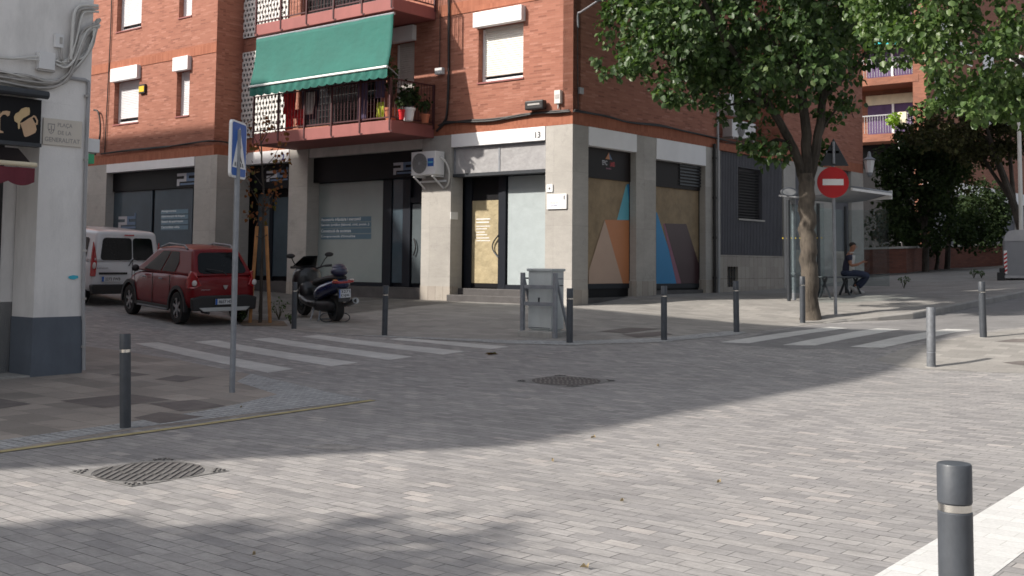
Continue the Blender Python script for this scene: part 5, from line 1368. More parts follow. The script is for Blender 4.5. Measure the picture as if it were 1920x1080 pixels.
# utility cabinet with guard rails
pc = G(990, 629, True)
def cabinet():
    o = Vector((pc.x, pc.y)) ; z0 = zp(pc.x, pc.y) - .0
    fr = Fr(o, -Ld, -Rd)              # u to the right along the front, n towards camera
    t_ = thing('utility_cabinet', 'grey metal utility cabinet on a concrete base at the edge of the plaza', 'cabinet', fr.pt(.3, -.2, z0))
    wq = fr.u(1034, 560) ; 
    zt2 = fr.z(1010, 504); dp = .62
    fs = Fr((fr.pt(wq, 0, 0).x, fr.pt(wq, 0, 0).y), Rd, -Ld); dp = fs.u(1057, 560)
    b_ = MB(); b_.fbox(fr, -.12, wq + .14, -dp - .1, .16, z0 - .2, z0 + .10); b_.build('concrete_base', 'concrete', t_, bev=.02)
    b_ = MB(); b_.fbox(fr, 0, wq, -dp, 0, z0 + .13, zt2 - .04); b_.fbox(fr, .03, wq - .03, -dp + .03, -.03, z0 + .08, z0 + .13); b_.build('case', 'cab_metal', t_, bev=.008)
    b_ = MB(); b_.fbox(fr, -.025, wq + .025, -dp - .025, .03, zt2 - .045, zt2 + .005); b_.build('lid', 'cab_metal', t_, bev=.012)
    b_ = MB(); b_.fbox(fr, wq + .001, wq + .006, -dp + .02, -.02, zt2 - .32, zt2 - .30); b_.fbox(fr, .02, wq - .02, .0005, .004, z0 + .15, z0 + .16); b_.build('seam', 'metal_dark', t_)
    b_ = MB(); b_.fbox(fr, wq * .45, wq * .5, .001, .02, (z0 + zt2) / 2, (z0 + zt2) / 2 + .09); b_.build('latch', 'metal_dark', t_)
    g_ = thing('guard_rail', 'grey steel guard frame with two bars round the utility cabinet', 'barrier', fr.pt(.3, .2, z0))
    wv = .12; ua, ub = fr.u(980, 570, wv), fr.u(1041, 570, wv); zt3 = fr.z(980, 511, wv)
    b_ = MB()
    for u_ in (ua, ub): b_.fbox(fr, u_ - .035, u_ + .035, wv - .035, wv + .035, z0 - .05, zt3)
    b_.build('post', 'galv', g_, bev=.005)
    b_ = MB()
    for y_ in (538, 570): z_ = fr.z(1010, y_, wv); b_.fbox(fr, ua + .036, ub - .036, wv - .02, wv + .02, z_ - .035, z_ + .035)
    b_.build('rail', 'galv', g_, bev=.004)
    b_ = MB()
    for u_ in (ua, ub):
        b_.tube([fr.pt(u_, wv - .04, zt3 - .12), fr.pt(u_, -dp * .8, z0 + .05)], .028, n=6)
        b_.fbox(fr, u_ - .015, u_ + .015, -.1, wv - .036, zt3 - .12, zt3 - .09)
    b_.build('brace', 'galv', g_)
cabinet()

# leaf litter on the street
pm('leaf_tan', (.34, .27, .16), .8)
for i, (x, y, s) in enumerate([(921, 665, .15), (478, 1043, .04), (1168, 942, .05), (1099, 1066, .07), (453, 765, .05), (1235, 838, .05), (1112, 822, .06), (1035, 866, .05), (1348, 906, .04)]):
    g = G(x, y); b_ = MB(); a = rnd.uniform(0, 6)
    s = s * .62 if s < .1 else s
    for k in range(2 if s < .1 else 5):
        aa = a + k * 1.9; d_ = Vector((math.cos(aa), math.sin(aa), 0)); e_ = Vector((-d_.y, d_.x, 0)); c = g + Vector((0, 0, .006 + .004 * k)) + d_ * s * .3
        b_.add([c - d_ * s * .5, c - e_ * s * .3 + Vector((0, 0, .02)), c + d_ * s * .5, c + e_ * s * .3 + Vector((0, 0, .025))], [(0, 1, 2), (0, 2, 3)])
    o = b_.build('fallen_leaf', 'leaf_tan' if i else 'leaf_dry', None, fixn=False)
    tag(o, ('crumpled brown leaves lying in the road before the cabinet' if i == 0 else 'small dry leaf lying on the street pavers'), 'leaf', 'dry leaves on the street')
wp = G(1677, 598); b_ = MB(); b_.sph(wp + Vector((0, 0, .035)), (.05, .06, .035), 8, 5); tag(b_.build('paper_cup', 'plastic_white', None), 'crushed white paper scrap at the foot of the kerb', 'litter')

# ================================================================ bus shelter
S0 = G(1550, 569, True)
SF = Fr((S0.x, S0.y), Rd, -Ld)           # u away along the street, n towards the road
s0z = zp(S0.x, S0.y)
us_end = SF.u(1652, 440)
BSH = thing('bus_shelter', 'glass bus shelter with a thin curved roof and bench behind the street tree', 'bus shelter', S0)
zroof = SF.z(1550, 377)
def zpS(u, wv=0): q = SF.pt(u, wv, 0); return zp(q.x, q.y)
b_ = MB()
posts = [(us_end * .5, -.95), (us_end, -.95), (0.0, -.95)]
for u_, w_ in posts: b_ = MB(); b_.cyl(SF.pt(u_, w_, zpS(u_, w_) - .1), SF.pt(u_, w_, zroof + .05), .045, n=12); b_.build('post', 'metal_dark', BSH, smooth=True)
rows = []; ur0, ur1 = -.1, SF.u(1672, 356, .7)
for i in range(17):
    t = i / 16; wv = -1.15 + 1.85 * t; z = zroof + .10 + .22 * (t - .35) ** 2 * 2.2
    rows.append([SF.pt(ur0, wv, z), SF.pt(ur1, wv, z + .0)])
b_ = MB(); b_.grid(rows); b_.build('roof', 'roof_grey' if 'roof_grey' in M else (pm('roof_grey', (.20, .21, .23), .5, var=.06), 'roof_grey')[1], BSH, smooth=True, thick=.045)
b_ = MB(); b_.prism([SF.pt(ur1 + .01, -.9, zroof + .10), SF.pt(ur1 + .01, .70, zroof + .14), SF.pt(ur1 + .01, .70, zroof + .36)], SF.d.to_3d() * .03); b_.fbox(SF, ur0, ur1, .66, .70, zroof + .22, zroof + .30); b_.build('fascia', 'plastic_white', BSH, bev=.006)
# tinted glass panes
m = bpy.data.materials.new('shelter_glass'); t, b, o = nodes_of(m)
gl = N(t, 'ShaderNodeBsdfGlossy'); gl.inputs['Roughness'].default_value = .03; gl.inputs['Color'].default_value = (.5, .52, .55, 1)
tp = N(t, 'ShaderNodeBsdfTransparent'); tp.inputs[0].default_value = (.90, .94, .94, 1); fz = N(t, 'ShaderNodeFresnel', i_IOR=1.25); mx = N(t, 'ShaderNodeMixShader'); mx.inputs[0].default_value = .07; t.links.new(tp.outputs[0], mx.inputs[1]); t.links.new(gl.outputs[0], mx.inputs[2]); t.links.new(mx.outputs[0], o.inputs[0]); M['shelter_glass'] = m
g0z = s0z + .18
for (ua, wa, ub, wb_) in ((0, -.05, 0, -.9), (.1, -.98, us_end * .5 - .06, -.98), (us_end * .5 + .06, -.98, us_end - .06, -.98), (us_end, -.9, us_end, .2)):
    a_, bb = SF.pt(ua, wa, 0), SF.pt(ub, wb_, 0); zl = max(zp(a_.x, a_.y), zp(bb.x, bb.y)) + .2; b_ = MB()
    b_.box((a_.x, a_.y, zl), (bb.x - a_.x, bb.y - a_.y, 0), (SF.n if ua != ub else SF.d).to_3d() * .012, (0, 0, zroof - zl - .05)); b_.build('glass_pane', 'shelter_glass', BSH)
dot = MB()
for wv in [-.1 - .11 * i for i in range(10)]: dot.fbox(SF, .013, .018, wv - .03, wv, SF.z(1550, 447), SF.z(1550, 447) + .025)
dot.build('safety_dots', 'yellow', BSH)
SM = SF.u(1604, 470, -.6)
gz = zpS(SM, -.6)
b_ = MB(); b_.fbox(SF, SM - 2.1, SM + .25, -.88, -.46, gz + .42, gz + .46); b_.build('bench_seat', 'metal_dark', BSH, bev=.01)
for u_ in (SM - 1.8, SM - .6, SM + .1): b_ = MB(); b_.tube([SF.pt(u_, -.8, zpS(u_, -1) - .02), SF.pt(u_, -.6, gz + .42)], .03, n=6); b_.tube([SF.pt(u_, -.5, zpS(u_, -1) - .02), SF.pt(u_, -.7, gz + .42)], .025, n=6); b_.build('bench_leg', 'metal_dark', BSH)
# round lamp-like sign box at the near end of the roof
Q0 = G(1489, 563, True); t_ = thing('bus_stop_sign', 'round white bus stop sign on a grey post left of the big tree trunk', 'sign', Q0)
b_ = MB(); b_.cyl(Q0, Vector((Q0.x, Q0.y, atY(1489, 372, Q0.y).z)), .05, n=12); b_.build('post', 'galv', t_, smooth=True)
cc = atY(1480, 360, Q0.y - .15); b_ = MB(); n = 28
b_.prism([cc + Vector((.21 * math.cos(2 * math.pi * i / n), .04 * math.cos(2 * math.pi * i / n), .115 * math.sin(2 * math.pi * i / n))) for i in range(n)], Vector((.0, .10, .0))); b_.build('rim', 'galv', t_, bev=.01)
b_ = MB(); b_.prism([cc + Vector((0, -.006, 0)) + Vector((.165 * math.cos(2 * math.pi * i / n), .03 * math.cos(2 * math.pi * i / n), .08 * math.sin(2 * math.pi * i / n))) for i in range(n)], Vector((.0, .01, .0))); b_.build('disc', 'sign_white', t_)
b_ = MB(); b_.tube([cc + Vector((.02, .06, -.1)), Vector((Q0.x, Q0.y, cc.z - .3))], .03, n=8); b_.build('bracket', 'galv', t_)
t_ = thing('litter_bin', 'thin grey ring bin on the near post of the bus shelter', 'bin', atY(1492, 513, Q0.y))
rg = MB(); pr = atY(1492, 513, Q0.y); rg.tube([pr + Vector((.17 * math.cos(a), .17 * math.sin(a), 0)) for a in [2 * math.pi * i / 16 for i in range(17)]], .016, n=6); rg.tube([pr + Vector((-.17, 0, 0)), pr + Vector((.17, 0, 0))], .012); rg.build('ring', 'galv', t_)

# ================================================================ container, right edge
pc2 = G(1884, 526, True); cf = Fr((pc2.x, pc2.y), Vector((.93, -.37)), Vector((-.37, -.93)))
CT = thing('waste_container', 'large grey waste container with a rounded top at the right edge', 'container', cf.pt(.9, -.6, zp(pc2.x, pc2.y)))
ch = cf.z(1884, 432) - pc2.z; z0 = pc2.z
prof = [(0, .1), (0, ch * .78), (.04, ch * .9), (.14, ch * .975), (.3, ch)]
pts = prof + [(2.0 - a, b) for a, b in reversed(prof)]
b_ = MB(); b_.prism([cf.pt(a, 0, z0 + b) for a, b in pts], -cf.n.to_3d() * 1.3); b_.build('body', 'cont_grey' if 'cont_grey' in M else (pm('cont_grey', (.22, .225, .24), .5, var=.06), 'cont_grey')[1], CT, bev=.03, seg=3)
b_ = MB(); b_.prism([cf.pt(a * 1.0, .02, z0 + b + .015) for a, b in pts if b > ch * .7] , -cf.n.to_3d() * .03) ; b_.fbox(cf, .0, 2.0, -.001, .04, z0 + .08, z0 + .16); b_.build('lid', 'pipe_grey', CT)
b_ = MB()
for i in range(5):
    za = z0 + .25 + i * .13; b_.prism([cf.pt(-.012, .012, za), cf.pt(.08, .012, za + .06), cf.pt(.08, .012, za + .125), cf.pt(-.012, .012, za + .065)], cf.n.to_3d() * .004)
b_.build('reflective_stripe', 'sign_red', CT)
b_ = MB(); b_.fbox(cf, -.012, .08, .001, .011, z0 + .22, z0 + .95); b_.build('reflective_panel', 'sign_white', CT)
b_ = MB(); b_.fbox(cf, -.22, .02, -.2, .02, z0, z0 + .26); b_.fbox(cf, -.15, .02, -.2, .02, z0 + .261, z0 + .4); b_.build('foot_pedal', 'plastic_black', CT, bev=.02)
b_ = MB()
for u_ in (.25, 1.75): b_.cyl(cf.pt(u_, -.1, z0 + .06), cf.pt(u_, -.18, z0 + .06), .07)
b_.build('wheel', 'plastic_black', CT)
# weeds and debris on the pavement by the shelter
for x, y, s, lb in ((1695, 541, .35, 'low weed clump in a tree pit right of the seated man'), (1826, 522, .28, 'weed tuft on the pavement before the brick wall'), (1840, 522, .25, 'weed tuft nearest the waste container'), (523, 600, .45, 'dry tall weed at the foot of the young tree'), (545, 608, .22, 'green weed beside the front bollard at the young tree'), (452, 606, .25, 'weed tuft left of the young tree stakes')):
    g = G(x, y, True); t_ = thing('weed', lb, 'weed', g)
    b_ = MB(); tops = []
    for k in range(9):
        a = rnd.uniform(0, 6.28); e = g + Vector((math.cos(a) * s * .35, math.sin(a) * s * .35, s * rnd.uniform(.5, 1))); b_.tube([g, (g + e) / 2 + Vector((0, 0, s * .1)), e], [.006, .005, .002], n=4); tops.append(e)
    b_.build('stem', 'leaf_brownish', t_)
    leaves('foliage', 'leaf', t_, tops, [s * .16] * len(tops), 7, .045, seed=int(x))
# ================================================================ vehicles
pm('paint_red', (.155, .004, .008), .4, .0, var=.03, coat=.35, spec=.2)
pm('paint_white', (.62, .64, .67), .35, 0, var=.02, coat=.8)
pm('car_black', (.018, .018, .020), .55, var=.1)
pm('tyre', (.014, .014, .014), .85, var=.2)
pm('rim', (.42, .42, .43), .3, .8)
pm('lamp_red', (.35, .012, .015), .15, coat=1)
pm('lamp_clear', (.62, .58, .56), .15, coat=1)
pm('lamp_orange', (.65, .22, .05), .2, coat=1)
pm('paint_blue', (.012, .022, .085), .25, .2, coat=1.)
pm('scooter_grey', (.026, .027, .030), .35, .3, coat=.5)
pm('seat_black', (.012, .012, .013), .6)
pm('helmet', (.018, .022, .06), .35, coat=.6)
pm('plate_white', (.62, .64, .66), .4, var=.02)
glassmat('car_glass', (.006, .008, .009), .05, .25, var=.3)

def loft_body(st):
    rows = []
    for y, zb_, wb, zm, wm, zl, wl, zt_ in st:
        half = [(wb * .6, zb_), (wb, zb_ + .02), (wm, zb_ + .16), (wm, zm), (wl + .02, zl - .05), (wl - .04, zl), (wl * .5, zt_)]
        ring = [(x, z) for x, z in half] + [(-x, z) for x, z in reversed(half)]
        rows.append([Vector((x, y, z)) for x, z in ring])
    b_ = MB(); b_.grid(rows, True); n = len(rows[0])
    b_.f.append(tuple(range(n - 1, -1, -1))); b_.f.append(tuple((len(rows) - 1) * n + i for i in range(n)))
    return b_
def bool_cut(o, cutters):
    for c in cutters:
        md = o.modifiers.new('c', 'BOOLEAN'); md.object = c; md.operation = 'DIFFERENCE'; md.solver = 'EXACT'
    bpy.context.view_layer.update()
    dg = bpy.context.evaluated_depsgraph_get(); me = bpy.data.meshes.new_from_object(o.evaluated_get(dg))
    old = o.data; o.modifiers.clear(); o.data = me
    for c in cutters: bpy.data.objects.remove(c)
    me.materials.clear(); me.materials.append(old.materials[0])
    me.set_sharp_from_angle(angle=R(45))
def panel(P, st, off, thick, mb_):
    """P = [p00,p10,p11,p01] quad; st = outline in 0..1 coordinates"""
    P = [Vector(p) for p in P]; nn = (P[1] - P[0]).cross(P[3] - P[0]).normalized()
    c = sum(P, Vector()) / 4
    if nn.dot(c - Vector((0, c.y * .6, .9))) < 0: nn = -nn
    pts = [((P[0] * (1 - s) + P[1] * s) * (1 - t) + (P[3] * (1 - s) + P[2] * s) * t) + nn * off for s, t in st]
    mb_.prism(pts, nn * thick)
def rr(a, b, c, d, r=.08, ry=None):
    ry = ry or r; out = []
    for cx_, cy_, a0 in ((b - r, d - ry, 0), (a + r, d - ry, 90), (a + r, c + ry, 180), (b - r, c + ry, 270)):
        for i in range(4): an = R(a0 + 30 * i); out.append((cx_ + r * math.cos(an), cy_ + ry * math.sin(an)))
    return out
def frustum(b, t):
    """b,t = (halfwidth_rear, halfwidth_front, y_rear, y_front, z)"""
    B = [(-b[0], b[2], b[4]), (b[0], b[2], b[4]), (b[1], b[3], b[4]), (-b[1], b[3], b[4])]
    T = [(-t[0], t[2], t[4]), (t[0], t[2], t[4]), (t[1], t[3], t[4] - .02), (-t[1], t[3], t[4] - .02)]
    return [Vector(v) for v in B], [Vector(v) for v in T]
def cabin(B, T):
    """glasshouse shell with a crowned roof"""
    b_ = MB(); n = 8; grid = []
    for j in range(n + 1):
        t = j / n; l = T[0] * (1 - t) + T[3] * t; r = T[1] * (1 - t) + T[2] * t; row = []
        for i in range(n + 1):
            s_ = i / n; p = l * (1 - s_) + r * s_; p = p + Vector((0, 0, .055 * (1 - (2 * s_ - 1) ** 2) * (.35 + .65 * (1 - (2 * t - 1) ** 2)) + .035 * (1 - (2 * t - 1) ** 2))); row.append(p)
        grid.append(row)
    b_.grid(grid); m_ = n + 1; nv = len(b_.v); b_.v += [tuple(v) for v in B]
    rear = list(range(0, m_)); front = [n * m_ + i for i in range(m_)]; left = [j * m_ for j in range(m_)]; right = [j * m_ + n for j in range(m_)]
    b_.f += [tuple([nv + 1, nv] + rear), tuple([nv + 2, nv + 3] + front), tuple([nv + 3, nv] + left), tuple([nv + 2, nv + 1] + right), (nv, nv + 1, nv + 2, nv + 3)]
    return b_
def wheel(parent, x, y, r, wd, spokes=5, rimf=.66, name='wheel'):
    side = 1 if x > 0 else -1
    b_ = MB(); pr = [(r * .62, -wd / 2), (r * .95, -wd / 2), (r, -wd / 2 + .03), (r, wd / 2 - .03), (r * .95, wd / 2), (r * .62, wd / 2)]
    rows = [[Vector((x + zz, y + a * math.cos(2 * math.pi * i / 28), r + a * math.sin(2 * math.pi * i / 28))) for i in range(28)] for a, zz in pr]
    rows.append(rows[0]); b_.grid(rows, True); ty = b_.build(name, 'tyre', parent, smooth=True, local=True)
    b_ = MB(); xo = x + side * (wd / 2 - .03)
    for k in range(spokes):
        a = 2 * math.pi * k / spokes + .3; d_ = Vector((0, math.cos(a), math.sin(a))); e_ = Vector((0, -math.sin(a), math.cos(a)))
        c = Vector((xo, y, r)); p = c + d_ * r * .12 - e_ * r * .07; b_.box(p, d_ * r * .50, e_ * r * .16, Vector((side * .02, 0, 0)))
    b_.cyl((xo - side * .005, y, r), (xo + side * .026, y, r), r * .16, n=14)
    q = [Vector((xo + dx, y + rad * r * math.cos(2 * math.pi * i / 28), r + rad * r * math.sin(2 * math.pi * i / 28))) for dx, rad in ((0, .60), (side * .025, .60), (side * .025, .68), (0, .68)) for i in range(28)]
    b_.add(q, [(k * 28 + i, k * 28 + (i + 1) % 28, ((k + 1) % 4) * 28 + (i + 1) % 28, ((k + 1) % 4) * 28 + i) for k in range(4) for i in range(28)])
    b_.build('rim', 'rim', ty, local=True)
    b_ = MB(); b_.cyl((x - side * wd * .3, y, r), (x + side * (wd / 2 - .06), y, r), r * .63, n=24); b_.build('brake_disc', 'car_black', ty, local=True)
    return ty
def cutter(x, y, r, ln=.5, z=None):
    b_ = MB(); b_.cyl((x - ln / 2, y, z or r), (x + ln / 2, y, z or r), r, n=28); return b_.build('cut', 'car_black', None)
def plate(parent, c, right, w_, h_, txt, nrm, blue=True):
    c = Vector(c); right = Vector(right).normalized(); up = Vector((0, 0, 1)); nrm = Vector(nrm).normalized()
    b_ = MB(); b_.box(c - right * w_ / 2 - up * h_ / 2, right * w_, up * h_, nrm * .012); pl_ = b_.build('number_plate', 'plate_white', parent, local=True)
    b_ = MB(); b_.box(c - right * w_ / 2 - up * h_ / 2 + nrm * .0125, right * w_ * .10, up * h_, nrm * .002); b_.build('plate_band', 'sign_blue', pl_, local=True)
    ls = txt.split('\n')
    for i, s_ in enumerate(ls):
        hh = h_ * (.62 if len(ls) == 1 else .34); yy = -h_ * .31 if len(ls) == 1 else (h_ * .08 if i == 0 else -h_ * .42)
        text('lettering', s_, c - right * w_ * .34 + up * yy + nrm * .0145, right, up, 'ink', pl_, width=w_ * .78, height=hh, bold=.02, local=True)

def hatchback(px, py, Yr, heading):
    """px,py = ground contact of the near rear wheel"""
    t_ = thing('parked_car', 'dark red hatchback with roof rails parked behind the crosswalk sign post', 'car', (0, 0, 0))
    st = [(-2.0, .45, .66, .62, .72, .90, .70, .93), (-1.93, .36, .80, .62, .84, .96, .79, .99), (-1.6, .28, .84, .62, .875, 1.0, .83, 1.02), (-1.0, .26, .84, .62, .875, 1.0, .835, 1.02), (0, .25, .84, .60, .865, .98, .82, 1.0),
          (.9, .25, .84, .60, .87, .96, .80, .99), (1.3, .26, .84, .60, .87, .92, .77, .97), (1.75, .30, .80, .56, .84, .78, .66, .86), (1.95, .38, .66, .52, .72, .66, .54, .70), (2.0, .42, .56, .50, .62, .60, .44, .62)]
    b_ = loft_body(st); o = b_.build('body', 'paint_red', t_, smooth=True, local=True, sub=1)
    R_ = .325; cs = [cutter(s * .8, y, .385, .5, R_) for s in (-1, 1) for y in (-1.30, 1.29)]
    bool_cut(o, cs)
    B, T = frustum((.80, .78, -1.93, 1.22, .97), (.60, .58, -1.52, .30, 1.50))
    cabin(B, T).build('cabin', 'paint_red', t_, smooth=True, bev=.07, local=True, seg=4)
    b_ = MB(); panel([B[0], B[1], T[1], T[0]], rr(.09, .91, .10, .88, .10, .16), .004, .006, b_); rw = b_.build('rear_window', 'car_glass', t_, local=True, bev=.004)
    b_ = MB(); panel([B[3], B[2], T[2], T[3]], rr(.06, .94, .08, .92), .004, .006, b_); b_.build('windscreen', 'car_glass', t_, local=True)
    for (a, b2, nm) in ((3, 0, 'l'), (2, 1, 'r')):
        q = [B[b2], B[a], T[4 + a - 4], T[b2]]
        q = [B[b2], B[a], T[a], T[b2]]
        for pts in ([(.30, .10), (.52, .10), (.535, .88), (.33, .88), (.27, .5)], [(.545, .10), (.86, .10), (.84, .30), (.76, .88), (.56, .88)]):
            b_ = MB(); panel(q, pts, .006, .006, b_); b_.build('side_window', 'car_glass', t_, local=True)
    b_ = MB()
    for s in (-1, 1):
        b_.tube([(s * .60, -1.25, 1.50), (s * .60, -1.1, 1.57), (s * .59, -.3, 1.585), (s * .58, .15, 1.50)], .022, n=8)
    b_.build('roof_rail', 'galv', t_, smooth=True, local=True)
    for s in (-1, 1):
        for y in (-1.30, 1.29):
            wheel(t_, s * .765, y, R_, .21, 6)
            b_ = MB(); n = 18; rows = []
            for i in range(n + 1):
                a = R(-8 + 196 * i / n); ri, ro = .375, .445; cx_ = s * .885
                rows.append([Vector((cx_ - s * .06, y + ri * math.cos(a), R_ + ri * math.sin(a))), Vector((cx_ + s * .006, y + ri * math.cos(a), R_ + ri * math.sin(a))), Vector((cx_ + s * .004, y + ro * math.cos(a), R_ + ro * math.sin(a))), Vector((cx_ - s * .08, y + ro * math.cos(a), R_ + ro * math.sin(a)))])
            b_.grid(rows); b_.build('wheel_arch', 'car_black', t_, smooth=True, local=True)
        b_ = MB(); b_.box((s * .86 - .02, -.88, .24), (.04, 0, 0), (0, 1.75, 0), (0, 0, .10)); b_.build('side_sill', 'car_black', t_, local=True, bev=.01)
        b_ = MB(); b_.box((s * .885 - .012, -.85, .255), (.024, 0, 0), (0, 1.6, 0), (0, 0, .03)); b_.build('sill_trim', 'galv', t_, local=True)
        b_ = MB(); b_.sph((s * .93, .82, 1.03), (.10, .07, .075), 12, 8); b_.box((s * .84, .80, .99), (s * .06, 0, 0), (0, .04, 0), (0, 0, .03)); b_.build('mirror', 'car_black', t_, smooth=True, local=True)
        for y in (-.55, .35): b_ = MB(); b_.box((s * .878, y, .86), (s * .022, 0, 0), (0, .17, 0), (0, 0, .028)); b_.build('door_handle', 'galv', t_, local=True, bev=.006)
        # tail lamp: tall lens on the rear corner
        b_ = MB(); b_.prism([Vector((s * .60, -2.015, .80)), Vector((s * .785, -1.975, .74)), Vector((s * .865, -1.86, .74)), Vector((s * .86, -1.83, .93)), Vector((s * .80, -1.90, 1.08)), Vector((s * .70, -1.93, 1.06)), Vector((s * .70, -1.99, .95))], (0, .10, 0)); lp = b_.build('tail_lamp', 'lamp_red', t_, local=True, bev=.015)
        b_ = MB(); b_.sph((s * .775, -1.985, .85), (.065, .025, .06), 12, 8); b_.build('lens', 'lamp_clear', lp, smooth=True, local=True)
    # door cut lines
    for s in (-1, 1):
        for y in (-.93, -.02, .98): b_ = MB(); b_.box((s * .868, y, .34), (s * .012, 0, 0), (0, .008, 0), (0, 0, .62)); b_.build('door_seam', 'car_black', t_, local=True)
    b_ = MB()
    b_.prism([Vector((-.82, -1.90, .30)), Vector((.82, -1.90, .30)), Vector((.84, -1.90, .55)), Vector((.60, -1.90, .60)), Vector((-.60, -1.90, .60)), Vector((-.84, -1.90, .55))], (0, -.125, 0)); b_.build('bumper', 'car_black', t_, local=True, bev=.03, seg=3)
    b_ = MB(); b_.prism([Vector((-.55, -2.0, .28)), Vector((.55, -2.0, .28)), Vector((.68, -1.98, .37)), Vector((-.68, -1.98, .37))], (0, -.045, 0)); b_.build('skid_plate', 'rim', t_, local=True, bev=.012)
    b_ = MB(); b_.cyl((-.42, -2.03, .26), (-.42, -1.7, .27), .035, n=12); b_.build('exhaust', 'car_black', t_, local=True)
    plate(t_, (0.0, -2.031, .475), (1, 0, 0), .52, .11, '8657 HSN', (0, -1, 0))
    b_ = MB(); b_.prism([Vector((-.06, -2.012, .80)), Vector((.06, -2.012, .80)), Vector((.035, -2.012, .74)), Vector((0, -2.012, .715)), Vector((-.035, -2.012, .74))], (0, -.012, 0)); b_.build('badge', 'rim', t_, local=True)
    b_ = MB(); b_.tube([(.05, -1.99, 1.0), (-.05, -1.95, 1.07), (-.42, -1.87, 1.12)], .012, n=6); b_.build('wiper', 'car_black', t_, local=True)
    text('lettering', 'STEPWAY', (-.62, -2.012, .70), (1, 0, 0), (0, 0, 1), 'rim', t_, width=.24, height=.03, local=True)
    # seat the car on the street, near rear wheel at the measured point
    g = G(px, py)
    h = R(heading); cs_, sn = math.cos(h), math.sin(h)
    lx, ly = -.87, -1.30
    ox, oy = g.x - (lx * cs_ - ly * sn), g.y - (lx * sn + ly * cs_)
    def wp(x, y): return (ox + x * cs_ - y * sn, oy + x * sn + y * cs_)
    zr = (zg(*wp(-.7, -1.3)) + zg(*wp(.7, -1.3))) / 2; zf = (zg(*wp(-.7, 1.29)) + zg(*wp(.7, 1.29))) / 2
    zl_ = (zg(*wp(-.76, 0))); zr_ = zg(*wp(.76, 0))
    t_.location = (ox, oy, (zr + zf) / 2 + .004); t_.rotation_euler = (math.atan2(zf - zr, 2.59), -math.atan2(zr_ - zl_, 1.52) , h)
    return t_
CAR = hatchback(322, 609, 23.6, 41); CAR.scale = (.87, .95, 1.035)

